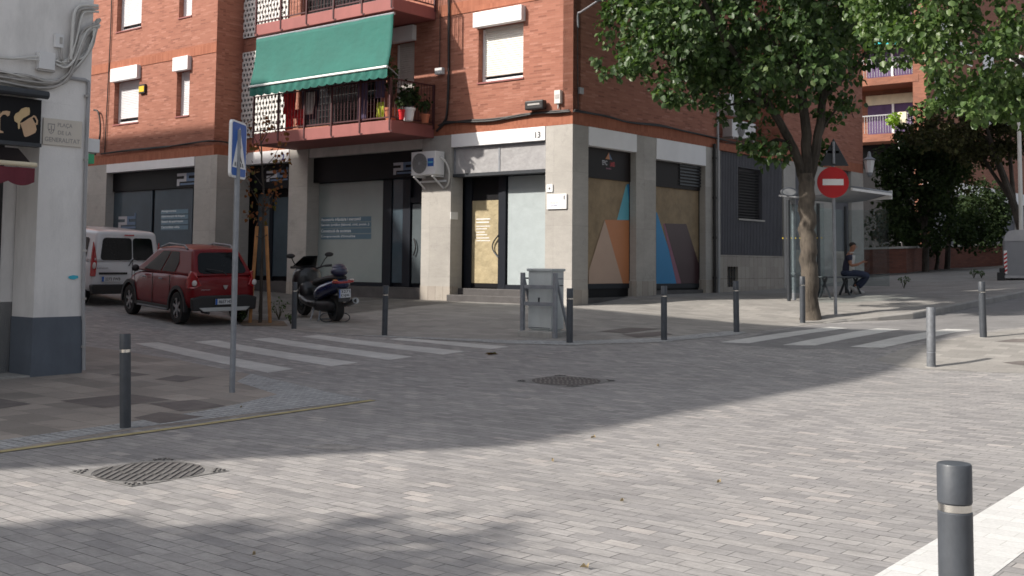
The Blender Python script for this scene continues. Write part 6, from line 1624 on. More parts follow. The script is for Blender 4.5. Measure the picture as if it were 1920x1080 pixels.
def van(px, py, heading):
    t_ = thing('parked_van', 'white panel van with tall rear doors parked ahead of the red hatchback', 'van', (0, 0, 0))
    st = [(-2.08, .42, .80, .62, .86, 1.06, .86, 1.07), (-2.0, .32, .86, .62, .90, 1.08, .89, 1.09), (-1.4, .28, .86, .62, .915, 1.08, .90, 1.1), (0, .26, .86, .60, .915, 1.06, .89, 1.08), (1.0, .26, .86, .60, .91, 1.04, .86, 1.06), (1.6, .3, .82, .58, .87, .92, .76, .98), (2.0, .36, .68, .54, .74, .76, .6, .80), (2.1, .44, .55, .52, .6, .66, .45, .68)]
    o = loft_body(st).build('body', 'paint_white', t_, smooth=True, local=True, sub=1)
    bool_cut(o, [cutter(s * .83, y, .38, .5, .32) for s in (-1, 1) for y in (-1.35, 1.35)])
    B, T = frustum((.885, .85, -2.07, 1.45, 1.05), (.76, .68, -1.98, .75, 1.80))
    cabin(B, T).build('cabin', 'paint_white', t_, smooth=True, bev=.09, local=True, seg=4)
    q = [B[0], B[1], T[1], T[0]]
    for a, c in ((.10, .565), (.58, .90)):
        b_ = MB(); panel(q, rr(a, c, .08, .80, .05, .10), .003, .006, b_); b_.build('rear_window', 'car_glass', t_, local=True)
    b_ = MB(); panel([B[3], B[2], T[2], T[3]], rr(.06, .94, .08, .92), .004, .006, b_); b_.build('windscreen', 'car_glass', t_, local=True)
    for q in ([B[0], B[3], T[3], T[0]], [B[1], B[2], T[2], T[1]]):
        for pts in (rr(.12, .36, .12, .78, .03, .08), rr(.40, .60, .12, .78, .03, .08), [(.64, .12), (.90, .12), (.80, .78), (.64, .78)]):
            b_ = MB(); panel(q, pts, .006, .006, b_); b_.build('side_window', 'car_glass', t_, local=True)
    b_ = MB(); b_.box((.125, -2.085, .50), (.008, 0, 0), (0, .02, 0), (0, 0, .62)); b_.build('door_seam', 'car_black', t_, local=True)
    b_ = MB(); b_.box((-.10, -2.03, 1.70), (.24, 0, 0), (0, -.02, 0), (0, 0, .035)); b_.build('brake_lamp', 'lamp_red', t_, local=True)
    for s in (-1, 1):
        b_ = MB(); b_.prism([Vector((s * .80, -2.085, .72)), Vector((s * .90, -2.05, .72)), Vector((s * .895, -2.03, 1.10)), Vector((s * .85, -2.01, 1.55)), Vector((s * .81, -2.03, 1.36)), Vector((s * .78, -2.085, 1.05))], (0, .07, 0)); lp = b_.build('tail_lamp', 'lamp_red', t_, local=True, bev=.012)
        b_ = MB(); b_.sph((s * .845, -2.075, .98), (.045, .02, .08), 10, 8); b_.build('lens', 'lamp_clear', lp, smooth=True, local=True)
        for y in (-1.35, 1.35): wheel(t_, s * .80, y, .32, .20, 5)
        b_ = MB(); b_.box((s * .90 - .015, -1.0, .55), (.03, 0, 0), (0, 2.0, 0), (0, 0, .07)); b_.build('side_trim', 'car_black', t_, local=True, bev=.01)
        b_ = MB(); b_.sph((s * .99, .95, 1.15), (.10, .07, .11), 10, 8); b_.build('mirror', 'car_black', t_, smooth=True, local=True)
    b_ = MB(); b_.prism([Vector((-.86, -1.95, .30)), Vector((.86, -1.95, .30)), Vector((.90, -1.95, .50)), Vector((.86, -1.95, .53)), Vector((-.86, -1.95, .53)), Vector((-.90, -1.95, .50))], (0, -.18, 0)); b_.build('bumper', 'car_black', t_, local=True, bev=.03, seg=3)
    b_ = MB(); b_.box((-.72, -2.10, .77), (.72, 0, 0), (0, .03, 0), (0, 0, .05)); b_.build('door_handle', 'car_black', t_, local=True, bev=.01)
    plate(t_, (-.40, -2.095, .66), (1, 0, 0), .50, .12, '2273 FWB', (0, -1, 0))
    text('lettering', 'KANGOO', (-.78, -2.093, .90), (1, 0, 0), (0, 0, 1), 'car_black', t_, width=.28, height=.035, local=True)
    b_ = MB(); b_.tube([(.02, -2.10, .98), (.12, -2.08, 1.12), (.30, -2.07, 1.2)], .012); b_.build('wiper', 'car_black', t_, local=True)
    g = atY(232, 575, 27.6); h = R(heading); cs_, sn = math.cos(h), math.sin(h)
    lx, ly = 0.0, -2.0; ox, oy = g.x - (lx * cs_ - ly * sn), g.y - (lx * sn + ly * cs_)
    def wp(x, y): return (ox + x * cs_ - y * sn, oy + x * sn + y * cs_)
    zr, zf, zl_, zr_ = zg(*wp(0, -1.35)), zg(*wp(0, 1.35)), zg(*wp(-.8, 0)), zg(*wp(.8, 0))
    t_.location = (ox, oy, (zr + zf) / 2 + .004); t_.rotation_euler = (math.atan2(zf - zr, 2.7), -math.atan2(zr_ - zl_, 1.6), h)
van(190, 575, 46)

def scooter():
    t_ = thing('parked_scooter', 'black and blue maxi scooter on its stand before the grey office window', 'scooter', (0, 0, 0))
    # y forward, rear wheel at y=-.72, front at y=.72
    for y, r in ((-.70, .26), (.76, .27)):
        w_ = MB(); pr = [(r * .62, -.055), (r * .9, -.062), (r, -.03), (r, .03), (r * .9, .062), (r * .62, .055)]
        rows = [[Vector((zz, y + a * math.cos(2 * math.pi * i / 26), r + .015 + a * math.sin(2 * math.pi * i / 26))) for i in range(26)] for a, zz in pr]; rows.append(rows[0]); w_.grid(rows, True)
        ty = w_.build('wheel', 'tyre', t_, smooth=True, local=True)
        w_ = MB(); w_.cyl((-.05, y, r + .015), (.05, y, r + .015), r * .25, n=14)
        for k in range(5): a = 2 * math.pi * k / 5; d_ = Vector((0, math.cos(a), math.sin(a))); w_.tube([Vector((0, y, r + .015)), Vector((0, y, r + .015)) + d_ * r * .66], .022, n=6)
        w_.build('rim', 'metal_dark', ty, local=True)
    def shell(name, mat, secs, parent=t_, sub=1, bev=0):
        """secs: (y, z centre, half width, half height)"""
        rows = []
        for y, z, hw, hh in secs: rows.append([Vector((hw * math.copysign(abs(math.cos(a)) ** .75, math.cos(a)), y, z + hh * math.copysign(abs(math.sin(a)) ** .75, math.sin(a)))) for a in [2 * math.pi * i / 14 for i in range(14)]])
        b_ = MB(); b_.grid(rows, True); n = 14; b_.f.append(tuple(range(n - 1, -1, -1))); b_.f.append(tuple((len(rows) - 1) * n + i for i in range(n)))
        return b_.build(name, mat, parent, smooth=True, local=True, sub=sub)
    shell('rear_body', 'paint_blue', [(-1.10, .80, .07, .05), (-1.02, .78, .16, .11), (-.75, .72, .20, .15), (-.35, .62, .21, .17), (.0, .48, .20, .16)])
    shell('seat', 'seat_black', [(-.98, .90, .09, .03), (-.85, .90, .17, .06), (-.5, .86, .19, .08), (-.30, .80, .17, .07), (.0, .78, .15, .08), (.14, .72, .10, .07)])
    shell('engine', 'car_black', [(-.80, .33, .16, .12), (-.5, .32, .17, .14), (-.1, .30, .16, .14), (.15, .28, .12, .1)])
    shell('floorboard', 'scooter_grey', [(-.2, .34, .22, .10), (.1, .33, .23, .09), (.45, .40, .22, .12), (.6, .5, .2, .15)])
    shell('front_fairing', 'scooter_grey', [(.40, .75, .14, .22), (.50, .80, .26, .28), (.66, .82, .27, .28), (.84, .76, .20, .22), (.98, .70, .08, .10)])
    shell('front_mudguard', 'car_black', [(.50, .45, .06, .05), (.66, .55, .09, .06), (.85, .55, .09, .05), (1.02, .45, .05, .04)])
    shell('side_panel', 'scooter_grey', [(.28, .52, .16, .12), (.42, .58, .22, .22), (.55, .60, .22, .22)])
    rows = []
    for j in range(6):
        t = j / 5; rows.append([Vector((.24 * (1 - .45 * t) * s, .86 - .36 * t - .08 * s * s, 1.02 + .26 * t)) for s in [-1, -.6, -.2, .2, .6, 1]])
    b_ = MB(); b_.grid(rows); b_.build('windscreen', 'car_glass', t_, smooth=True, thick=.008, local=True)
    b_ = MB(); b_.tube([(-.36, .38, 1.07), (-.25, .44, 1.06), (-.1, .5, 1.0), (.1, .5, 1.0), (.25, .44, 1.06), (.36, .38, 1.07)], .017, n=8); b_.tube([(-.38, .37, 1.07), (-.27, .43, 1.065)], .026); b_.tube([(.38, .37, 1.07), (.27, .43, 1.065)], .026); b_.build('handlebar', 'car_black', t_, smooth=True, local=True)
    for s in (-1, 1):
        b_ = MB(); b_.tube([(s * .22, .52, 1.04), (s * .30, .50, 1.20), (s * .34, .46, 1.27)], .010, n=6); b_.sph((s * .36, .45, 1.30), (.085, .025, .05), 12, 8); b_.build('mirror', 'car_black', t_, smooth=True, local=True)
        b_ = MB(); b_.sph((s * .13, -1.03, .83), (.075, .06, .035), 12, 8); lp = b_.build('tail_lamp', 'lamp_red', t_, smooth=True, local=True)
        b_ = MB(); b_.sph((s * .15, -1.055, .865), (.045, .035, .018), 10, 6); b_.build('indicator', 'lamp_clear' if s > 0 else 'lamp_orange', lp, smooth=True, local=True)
    b_ = MB(); b_.box((-.12, -1.10, .80), (.24, 0, 0), (0, .05, 0), (0, 0, .04)); b_.build('brake_lamp', 'lamp_red', t_, local=True, bev=.01)
    b_ = MB(); b_.sph((0, -.88, 1.03), (.15, .14, .11), 14, 10); b_.sph((0, -.86, 1.10), (.12, .12, .08), 12, 8); b_.build('top_case', 'helmet', t_, smooth=True, local=True)
    b_ = MB(); b_.prism([Vector((-.10, -1.09, .44)), Vector((.10, -1.09, .44)), Vector((.11, -1.05, .70)), Vector((-.11, -1.05, .70))], (0, .02, 0)); b_.build('rear_mudguard', 'scooter_grey', t_, local=True)
    plate(t_, (0, -1.10, .60), (1, 0, 0), .21, .165, '3271\nDJK', (0, -1, 0))
    b_ = MB(); b_.tube([(.17, -.35, .30), (.20, -.6, .32), (.20, -.8, .36)], .05, n=12); b_.tube([(.20, -.8, .36), (.21, -1.08, .44)], .062, n=12); b_.build('exhaust', 'rim', t_, smooth=True, local=True)
    b_ = MB(); b_.cyl((.21, -1.081, .44), (.212, -1.085, .441), .04, n=12); b_.build('exhaust_tip', 'car_black', t_, local=True)
    b_ = MB()
    for s in (-1, 1): b_.tube([(s * .10, -.28, .26), (s * .17, -.36, .03), (s * .20, -.40, .015)], .016, n=6); b_.tube([(s * .08, -.05, .28), (s * .16, .0, .2)], .014)
    b_.tube([(-.17, -.36, .04), (.17, -.36, .04)], .014); b_.tube([(-.10, -.02, .3), (-.24, -.16, .02)], .014); b_.build('stand', 'galv', t_, local=True)
    b_ = MB(); b_.tube([(0, .62, .75), (-.0, .72, .42), (0, .76, .28)], .03, n=8); b_.tube([(.07, .62, .7), (.07, .76, .28)], .02); b_.tube([(-.07, .62, .7), (-.07, .76, .28)], .02); b_.build('fork', 'metal_dark', t_, local=True)
    g = G(628, 604); h = R(36); ox = g.x + (-.70) * math.sin(h) ; oy = g.y + .70 * math.cos(h)
    t_.location = (ox, oy, zg(ox, oy) + .006); t_.rotation_euler = (math.atan2(zg(ox - math.sin(h) * .7, oy + math.cos(h) * .7) - zg(ox + math.sin(h) * .7, oy - math.cos(h) * .7), 1.4), R(-3), h)
    t_.scale = (1.3, 1.05, 1.06)
    # wheel lock ring on the ground
    k = thing('wheel_lock', 'round steel cable lock through the rear wheel of the scooter', 'lock', g)
    for s in (-.17, .17):
        b_ = MB(); c = g + Vector((s, -.02, .10)); pts = [c + Vector((.14 * math.cos(a), .06 * math.cos(a), .095 * math.sin(a))) for a in [2 * math.pi * i / 18 for i in range(19)]]; b_.tube(pts, .011, n=6); b_.build('cable_loop', 'metal_dark', k, smooth=True, fixn=False)
scooter()

# ================================================================ seated man
def skinned(name, mat, verts, edges, radii, parent, sub=2):
    me = bpy.data.meshes.new(name); me.from_pydata(verts, edges, []); o = bpy.data.objects.new(name, me); COL.objects.link(o); o.parent = parent
    md = o.modifiers.new('skin', 'SKIN'); md.use_smooth_shade = True; md.branch_smoothing = .3
    for i, r in enumerate(radii): me.skin_vertices[0].data[i].radius = r if hasattr(r, '__len__') else (r, r)
    me.skin_vertices[0].data[0].use_root = True
    if sub: s_ = o.modifiers.new('s', 'SUBSURF'); s_.levels = sub; s_.render_levels = sub
    me.materials.append(M[mat]); return o
def chain(*segs):
    """segs: lists of (xyz, r); first list is the trunk, later start with an index of the joint they leave"""
    V, E, Rd_ = [], [], []
    for sg in segs:
        prev = None; items = sg
        if isinstance(sg[0], int): prev = sg[0]; items = sg[1:]
        for p, r in items:
            V.append(p); Rd_.append(r)
            if prev is not None: E.append((prev, len(V) - 1))
            prev = len(V) - 1
    return V, E, Rd_
def person():
    g = G(1603, 551, True); fwd = Vector((.93, -.36)).normalized()
    t_ = thing('person', 'seated man at the bus shelter in navy and white polo and jeans, looking at phone', 'person', g, 0)
    ang = math.atan2(fwd.y, fwd.x)
    # local x = forward, y = his left, z up
    body = chain([((-.15, 0, .53), .09), ((-.18, 0, .68), (.13, .11)), ((-.15, 0, .86), (.15, .12)), ((-.12, 0, 1.0), (.12, .09)), ((-.09, 0, 1.08), .055), ((-.055, 0, 1.14), .062), ((-.035, 0, 1.20), (.090, .082)), ((-.03, 0, 1.27), (.095, .082)), ((-.04, 0, 1.325), (.06, .06))],
                 [3, ((-.12, .17, .98), .060), ((-.10, .225, .80), .050), ((-.08, .235, .73), .045), ((.08, .16, .77), .036), ((.20, .07, .83), .027), ((.235, .055, .845), (.034, .020)), ((.27, .045, .85), (.030, .014))],
                 [3, ((-.12, -.17, .98), .060), ((-.09, -.235, .80), .050), ((-.07, -.24, .73), .045), ((.09, -.17, .76), .036), ((.19, -.06, .82), .027), ((.225, -.035, .835), (.034, .020)), ((.26, -.02, .84), (.030, .014))],
                 [0, ((-.14, .10, .50), .095), ((.10, .12, .52), .085), ((.33, .10, .50), .062), ((.20, .08, .30), .055), ((.06, .06, .12), .040)],
                 [0, ((-.14, -.10, .50), .095), ((.10, -.10, .53), .085), ((.34, -.04, .46), .062), ((.17, .0, .34), .055), ((-.02, .03, .20), .040)])
    body = (body[0], body[1], [((q[0] * .86, q[1] * .84) if hasattr(q, '__len__') and q[0] > .1 else q) if (hasattr(q, '__len__') or q < .05 or True) else q for q in body[2]])
    for i_ in list(range(len(body[2]) - 10, len(body[2]))): body[2][i_] = body[2][i_] * .78 if not hasattr(body[2][i_], '__len__') else body[2][i_]
    bo = skinned('body', 'skin', *body, t_)
    # fingers around the phone, thumbs on top
    for s, wx, wy, wz in ((1, .265, .045, .85), (-1, .255, -.02, .84)):
        for k, ln in enumerate((.062, .07, .066, .052)):
            b0 = Vector((wx - .0, wy + s * .0, wz)) + Vector((-.012 * k + .012, -s * .004, -.012 - .004 * k))
            V = [tuple(b0), tuple(b0 + Vector((ln * .4, -s * .012, -.004))), tuple(b0 + Vector((ln * .62, -s * .026, .006))), tuple(b0 + Vector((ln * .6, -s * .034, .018)))]
            skinned('finger', 'skin', V, [(0, 1), (1, 2), (2, 3)], [.0088, .0085, .008, .0065], bo, 1)
        V = [(wx - .03, wy - s * .002, wz + .012), (wx - .005, wy - s * .016, wz + .028), (wx + .018, wy - s * .024, wz + .03)]
        skinned('thumb', 'skin', V, [(0, 1), (1, 2)], [.011, .010, .008], bo, 1)
    # face
    b_ = MB(); b_.add([(.055, 0, 1.245), (.085, 0, 1.205), (.055, .018, 1.20), (.055, -.018, 1.20)], [(0, 1, 2), (0, 3, 1), (1, 3, 2), (0, 2, 3)]); b_.build('nose', 'skin', bo, local=True)
    for s in (-1, 1):
        b_ = MB(); b_.sph((-.03, s * .082, 1.22), (.020, .010, .030), 8, 6); b_.build('ear', 'skin', bo, smooth=True, local=True)
        b_ = MB(); b_.sph((.050, s * .032, 1.240), (.008, .012, .007), 8, 6); b_.build('eye', 'ink', bo, smooth=True, local=True)
    b_ = MB(); b_.sph((.052, 0, 1.168), (.010, .022, .005), 8, 6); b_.build('mouth', 'cloth_red', bo, smooth=True, local=True)
    b_ = MB(); b_.sph((-.048, 0, 1.272), (.092, .084, .075), 16, 10); b_.build('hair', 'hair' if 'hair' in M else (pm('hair', (.035, .028, .024), .9, var=.3), 'hair')[1], bo, smooth=True, local=True)
    sh_ = chain([((-.18, 0, .50), (.165, .15)), ((-.185, 0, .70), (.16, .14)), ((-.155, 0, .86), (.165, .13)), ((-.125, 0, .99), (.135, .10)), ((-.10, 0, 1.045), (.075, .07))],
                [3, ((-.12, .175, .97), .075), ((-.105, .225, .84), .066)], [3, ((-.12, -.175, .97), .075), ((-.10, -.23, .84), .066)])
    skinned('polo_shirt', 'cloth_navy', *sh_, bo)
    b_ = MB(); rows = []
    for j in range(10):
        t = j / 9; z = .60 + .40 * t; cx_ = -.185 + .15 * .0 + (.01 if t < .5 else .05 * (t - .5) * 2); rx, ry = (.160 - .03 * max(0, t - .7) * 2), (.142 - .02 * max(0, t - .7) * 3)
        rows.append([Vector((cx_ + (rx + .008) * math.cos(a), (ry + .006) * math.sin(a), z)) for a in [R(-72 + 144 * i / 10) for i in range(11)]])
    b_.grid(rows); b_.build('shirt_front', 'cloth_white', bo, smooth=True, local=True, thick=.012)
    b_ = MB(); pts = [Vector((-.085 + .065 * math.cos(a), .068 * math.sin(a), 1.065 + .012 * math.cos(a))) for a in [2 * math.pi * i / 16 for i in range(17)]]; b_.tube(pts, .016, n=6); b_.build('collar', 'cloth_white', bo, smooth=True, local=True, fixn=False)
    tr_ = chain([((-.20, 0, .52), (.19, .19)), ((-.15, 0, .50), (.17, .17))], [1, ((-.08, .10, .51), .105), ((.10, .12, .53), .096), ((.34, .10, .50), .074), ((.22, .08, .31), .068), ((.08, .06, .15), .058)], [1, ((-.08, -.10, .51), .105), ((.10, -.10, .54), .096), ((.35, -.04, .46), .074), ((.18, .0, .35), .068), ((.02, .03, .22), .056)])
    skinned('jeans', 'jeans' if 'jeans' in M else (pm('jeans', (.035, .045, .085), .85, var=.2, vs=8), 'jeans')[1], *tr_, bo)
    b_ = MB(); b_.sph((-.17, 0, .53), (.185, .185, .12), 18, 10); b_.build('jeans_seat', 'jeans', bo, smooth=True, local=True)
    for cx_, cy_, cz, tilt in ((.10, .055, .045, 0), (-.02, .03, .115, R(38))):
        rot = Matrix.Rotation(tilt, 3, 'Y'); b_ = MB(); b_.sph((cx_, cy_, cz), (.14, .048, .048), 14, 8, rot); b_.build('shoe', 'cloth_white', bo, smooth=True, local=True)
    t_.rotation_euler = (0, 0, ang)
    hl = (.275, .015, .875); ph = thing('phone', 'small dark phone held in the hands of the seated man', 'phone', g + Matrix.Rotation(ang, 3, 'Z') @ Vector(hl), ang)
    b_ = MB(); rot = Matrix.Rotation(R(-35), 3, 'Y'); p0 = rot @ Vector((-.035, -.03, -.004)); b_.box(p0, rot @ Vector((.07, 0, 0)) * 2, rot @ Vector((0, .065, 0)), rot @ Vector((0, 0, .009))); b_.build('phone_body', 'plastic_black', ph, local=True, bev=.003)
person()
# ================================================================ trees
def limb(mb_, pts, r0, r1, n=10, wob=.02):
    P = smooth_path(pts, 5); k = len(P); rs = [r0 + (r1 - r0) * (i / (k - 1)) for i in range(k)]
    P = [p + Vector((rnd.uniform(-wob, wob), rnd.uniform(-wob, wob), 0)) * (rs[i] / max(r0, 1e-3)) if 0 < i < k - 1 else p for i, p in enumerate(P)]
    mb_.tube(P, rs, n=n)
    return P
def yb_interp(tab, x):
    for (x0, y0), (x1, y1) in zip(tab, tab[1:]):
        if x0 <= x <= x1: return y0 + (y1 - y0) * (x - x0) / (x1 - x0)
    return tab[0][1] if x < tab[0][0] else tab[-1][1]
def project(p):
    d = Vector(p) - EYE; z = d.dot(cF); return 960 + FPX * d.dot(cR) / z, PY0 - FPX * d.dot(cU) / z
def clumps(center, rad, n, r, keep, seed, shell=.45):
    rs = random.Random(seed); out = []; guard = 0
    while len(out) < n and guard < n * 60:
        guard += 1
        d = Vector((rs.gauss(0, 1), rs.gauss(0, 1), rs.gauss(0, 1))).normalized(); f = rs.uniform(shell, 1.) ** .6
        p = Vector(center) + Vector((d.x * rad[0], d.y * rad[1], d.z * rad[2])) * f
        p += Vector((rs.uniform(-.15, .15),) * 3)
        if keep(p): out.append((p, r * rs.uniform(.6, 1.25)))
    return out
# --- big street tree
Yt = 24.0
p0 = G(1520, 599, True)
T1 = thing('street_tree', 'big leafy street tree with a thick forked trunk in front of the bus shelter', 'tree', p0)
def tp(x, y, Y=None, dy=0): return atY(x, y, (Y or p0.y) + dy)
b_ = MB()
limb(b_, [p0 - Vector((0, 0, .1)), tp(1519, 560), tp(1517, 500), tp(1513, 430), tp(1513, 370), tp(1510, 325)], .19, .165, 14, .035)
b_.lathe(p0 - Vector((0, 0, .12)), [(.29, 0), (.24, .12), (.20, .32), (.16, .5)], 14)
b_.build('trunk', 'bark', T1, smooth=True, fixn=False)
limbs = [([tp(1512, 350), tp(1492, 290), tp(1465, 235), tp(1430, 180, None, -.4), tp(1390, 120, None, -.9), tp(1340, 40, None, -1.3), tp(1290, -60, None, -1.6)], .115, .035),
         ([tp(1511, 350), tp(1512, 270), tp(1505, 190), tp(1492, 100), tp(1480, 0), tp(1470, -140)], .13, .04),
         ([tp(1516, 345), tp(1532, 270), tp(1543, 190), tp(1556, 100, None, .3), tp(1590, 0, None, .6), tp(1620, -100, None, .8)], .12, .035),
         ([tp(1490, 285), tp(1462, 262), tp(1437, 270), tp(1415, 285)], .05, .012), ([tp(1440, 195, None, -.4), tp(1400, 190), tp(1350, 200), tp(1310, 190)], .045, .01),
         ([tp(1430, 180, None, -.4), tp(1360, 130), tp(1270, 110), tp(1190, 90)], .05, .012), ([tp(1535, 260), tp(1560, 215), tp(1588, 190), tp(1600, 220)], .035, .008),
         ([tp(1498, 140), tp(1440, 60), tp(1380, -20)], .06, .015), ([tp(1545, 180), tp(1600, 130), tp(1640, 70)], .05, .015), ([tp(1505, 200, None, .3), tp(1490, 120, None, 1.0), tp(1450, 40, None, 1.8)], .07, .02)]
for pts, r0, r1 in limbs:
    b_ = MB(); limb(b_, pts, r0, r1, 8); b_.build('limb', 'bark_dark', T1, smooth=True, fixn=False)
tab1 = [(1100, 60), (1118, 130), (1150, 150), (1180, 150), (1210, 168), (1240, 165), (1265, 190), (1300, 165), (1335, 185), (1370, 170), (1400, 200), (1450, 215), (1500, 180), (1560, 165), (1600, 150), (1650, 105), (1700, 90)]
def keep1(p):
    x, y = project(p); return y < yb_interp(tab1, x) - 14 and x > 1138 + max(0, (y - 60) * .1)
ctr = atY(1400, -40, Yt); ctr.z += .2
cl = clumps(ctr, (3.75, 3.1, 3.4), 330, .42, keep1, 5, .35)
man = [(1268, 192, -.8), (1285, 200, -.7), (1332, 203, -.5), (1345, 185, -.4), (1395, 222, -.3), (1405, 250, -.2), (1410, 296, -.2), (1438, 304, -.2), (1452, 290, -.2), (1424, 310, -.1), (1560, 190, 0), (1590, 205, 0), (1575, 160, 0), (1583, 228, 0), (1562, 228, 0), (1140, 140, -.5), (1165, 150, -.5), (1480, 205, .2), (1545, 300, .5), (1378, 205, -.2), (1478, 150, .5), (1500, 120, .7), (1455, 170, .4)]
def wisps(man, Y, n, seed, sp=.22):
    rs = random.Random(seed); C_, R2 = [], []
    for x, y, d in man:
        c = atY(x, y - 10, Y + d)
        for k in range(n): C_.append(c + Vector((rs.gauss(0, sp), rs.gauss(0, sp), rs.gauss(.05, sp * .6)))); R2.append(rs.uniform(.07, .16))
    return C_, R2
wc, wr = wisps(man, Yt, 5, 61)
cs1 = [c for c, r in cl] + wc; rs1 = [r for c, r in cl] + wr; per1 = [112] * len(cl) + [12] * len(wc)
leaves('crown', 'leaf', T1, cs1, rs1, per1, .125, seed=11, droop=.75)
# --- tree at the right, trunk outside the frame
g2 = Vector((9.9, 18.0)); gz2 = zg(g2.x, g2.y); q0 = Vector((g2.x, g2.y, gz2))
T2 = thing('street_tree', 'light green tree reaching into the top right corner, its trunk outside the frame', 'tree', q0)
b_ = MB(); limb(b_, [q0 - Vector((0, 0, .1)), q0 + Vector((0, 0, 1.5)), q0 + Vector((-.1, 0, 3.0))], .2, .15, 12); b_.build('trunk', 'bark', T2, smooth=True, fixn=False)
for pts in ([q0 + Vector((-.1, 0, 2.9)), q0 + Vector((-1.2, .2, 4.2)), q0 + Vector((-2.6, .1, 5.2))], [q0 + Vector((-.1, 0, 2.9)), q0 + Vector((-.3, 0, 4.8)), q0 + Vector((-.8, 0, 6.8))], [q0 + Vector((-.1, 0, 2.9)), q0 + Vector((.9, .3, 4.4)), q0 + Vector((1.8, .3, 5.6))], [q0 + Vector((-1.8, .15, 4.7)), atY(1770, 110, 18), atY(1745, 160, 18), atY(1733, 205, 18)]):
    b_ = MB(); limb(b_, pts, .08 if len(pts) == 3 else .02, .02 if len(pts) == 3 else .005, 8); b_.build('limb', 'bark_dark', T2, smooth=True, fixn=False)
tab2 = [(1560, 40), (1620, 60), (1660, 90), (1700, 105), (1735, 120), (1760, 170), (1800, 215), (1850, 232), (1920, 235), (2100, 230)]
def keep2(p):
    x, y = project(p); return y < yb_interp(tab2, x) - 14 and x > 1610
ctr2 = atY(1870, -10, 18.2)
cl = clumps(ctr2, (2.7, 2.2, 2.5), 190, .36, keep2, 8, .5)
man = [(1733, 218, 0), (1740, 165, 0), (1640, 80, .3), (1660, 120, .5), (1690, 130, .3), (1800, 215, 0), (1770, 190, 0), (1672, 60, .2), (1845, 205, .2), (1890, 200, .1), (1905, 225, .1)]
wc, wr = wisps(man, 18, 5, 62, .13)
leaves('crown', 'leaf_light', T2, [c for c, r in cl] + wc, [r for c, r in cl] + wr, [125] * len(cl) + [10] * len(wc), .098, seed=12, droop=.75)
# --- dark trees and bushes further back
def back_tree(name, label, cx, cy, Y, rad, n, mat, base_px, trunk_r=.15, leaf=.13, per=80, seed=3, keep=lambda p: True, cr=.45, cat='tree', limbs_=3):
    g = atY(base_px[0], base_px[1], Y); g.z = zp(g.x, g.y)
    t_ = thing(name, label, cat, g); c = atY(cx, cy, Y)
    b_ = MB(); limb(b_, [g - Vector((0, 0, .1)), g + (c - g) * .45 + Vector((.1, 0, 0)), c - Vector((0, 0, rad[2] * .3))], trunk_r, trunk_r * .6, 8); b_.build('trunk', 'bark_dark', t_, smooth=True, fixn=False)
    for k in range(limbs_):
        a = k * 2.2 + seed; b_ = MB(); limb(b_, [g + (c - g) * .45 + Vector((.1, 0, 0)), c + Vector((math.cos(a) * rad[0] * .35, math.sin(a) * rad[1] * .35, -rad[2] * .1)), c + Vector((math.cos(a) * rad[0] * .75, math.sin(a) * rad[1] * .7, rad[2] * .3))], trunk_r * .5, trunk_r * .12, 6); b_.build('limb', 'bark_dark', t_, smooth=True, fixn=False)
    cl = clumps(c, rad, n, cr, keep, seed, .3)
    leaves('crown', mat, t_, [q for q, r in cl], [r for q, r in cl], per, leaf, seed=seed, droop=.3)
    return t_
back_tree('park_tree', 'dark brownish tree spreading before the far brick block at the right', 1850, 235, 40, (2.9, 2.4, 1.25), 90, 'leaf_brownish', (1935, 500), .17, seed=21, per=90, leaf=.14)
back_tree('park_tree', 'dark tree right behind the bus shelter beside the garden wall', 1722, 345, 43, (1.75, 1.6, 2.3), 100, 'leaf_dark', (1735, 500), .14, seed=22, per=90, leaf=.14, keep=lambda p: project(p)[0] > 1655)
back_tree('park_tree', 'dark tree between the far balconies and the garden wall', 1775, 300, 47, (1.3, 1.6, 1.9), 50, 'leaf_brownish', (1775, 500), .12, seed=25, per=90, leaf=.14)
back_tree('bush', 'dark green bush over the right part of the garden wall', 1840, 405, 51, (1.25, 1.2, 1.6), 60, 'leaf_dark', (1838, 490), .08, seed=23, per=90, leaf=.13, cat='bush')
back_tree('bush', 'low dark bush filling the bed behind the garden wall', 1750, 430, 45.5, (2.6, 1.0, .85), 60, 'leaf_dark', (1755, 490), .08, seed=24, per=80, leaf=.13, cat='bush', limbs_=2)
# tree standing behind the camera to the left, throws the shade in the foreground
def shade_tree(x, y, h, rad, n, seed, label):
    g = Vector((x, y, zg(x, y))); t_ = thing('street_tree', label, 'tree', g)
    b_ = MB(); limb(b_, [g - Vector((0, 0, .1)), g + Vector((.1, 0, h * .35)), g + Vector((0, 0, h * .7))], .2, .14, 10); b_.build('trunk', 'bark', t_, smooth=True, fixn=False)
    cl = clumps(g + Vector((0, 0, h)), rad, n, .5, lambda p: True, seed, .2); leaves('crown', 'leaf', t_, [q for q, r in cl], [r for q, r in cl], 70, .17, seed=seed)
SHX, SHY, SHH = -10.2, 3.1, 6.0
shade_tree(SHX, SHY, SHH, (2.4, 1.2, .8), 64, 31, 'street tree behind the viewer shading the foreground pavers')

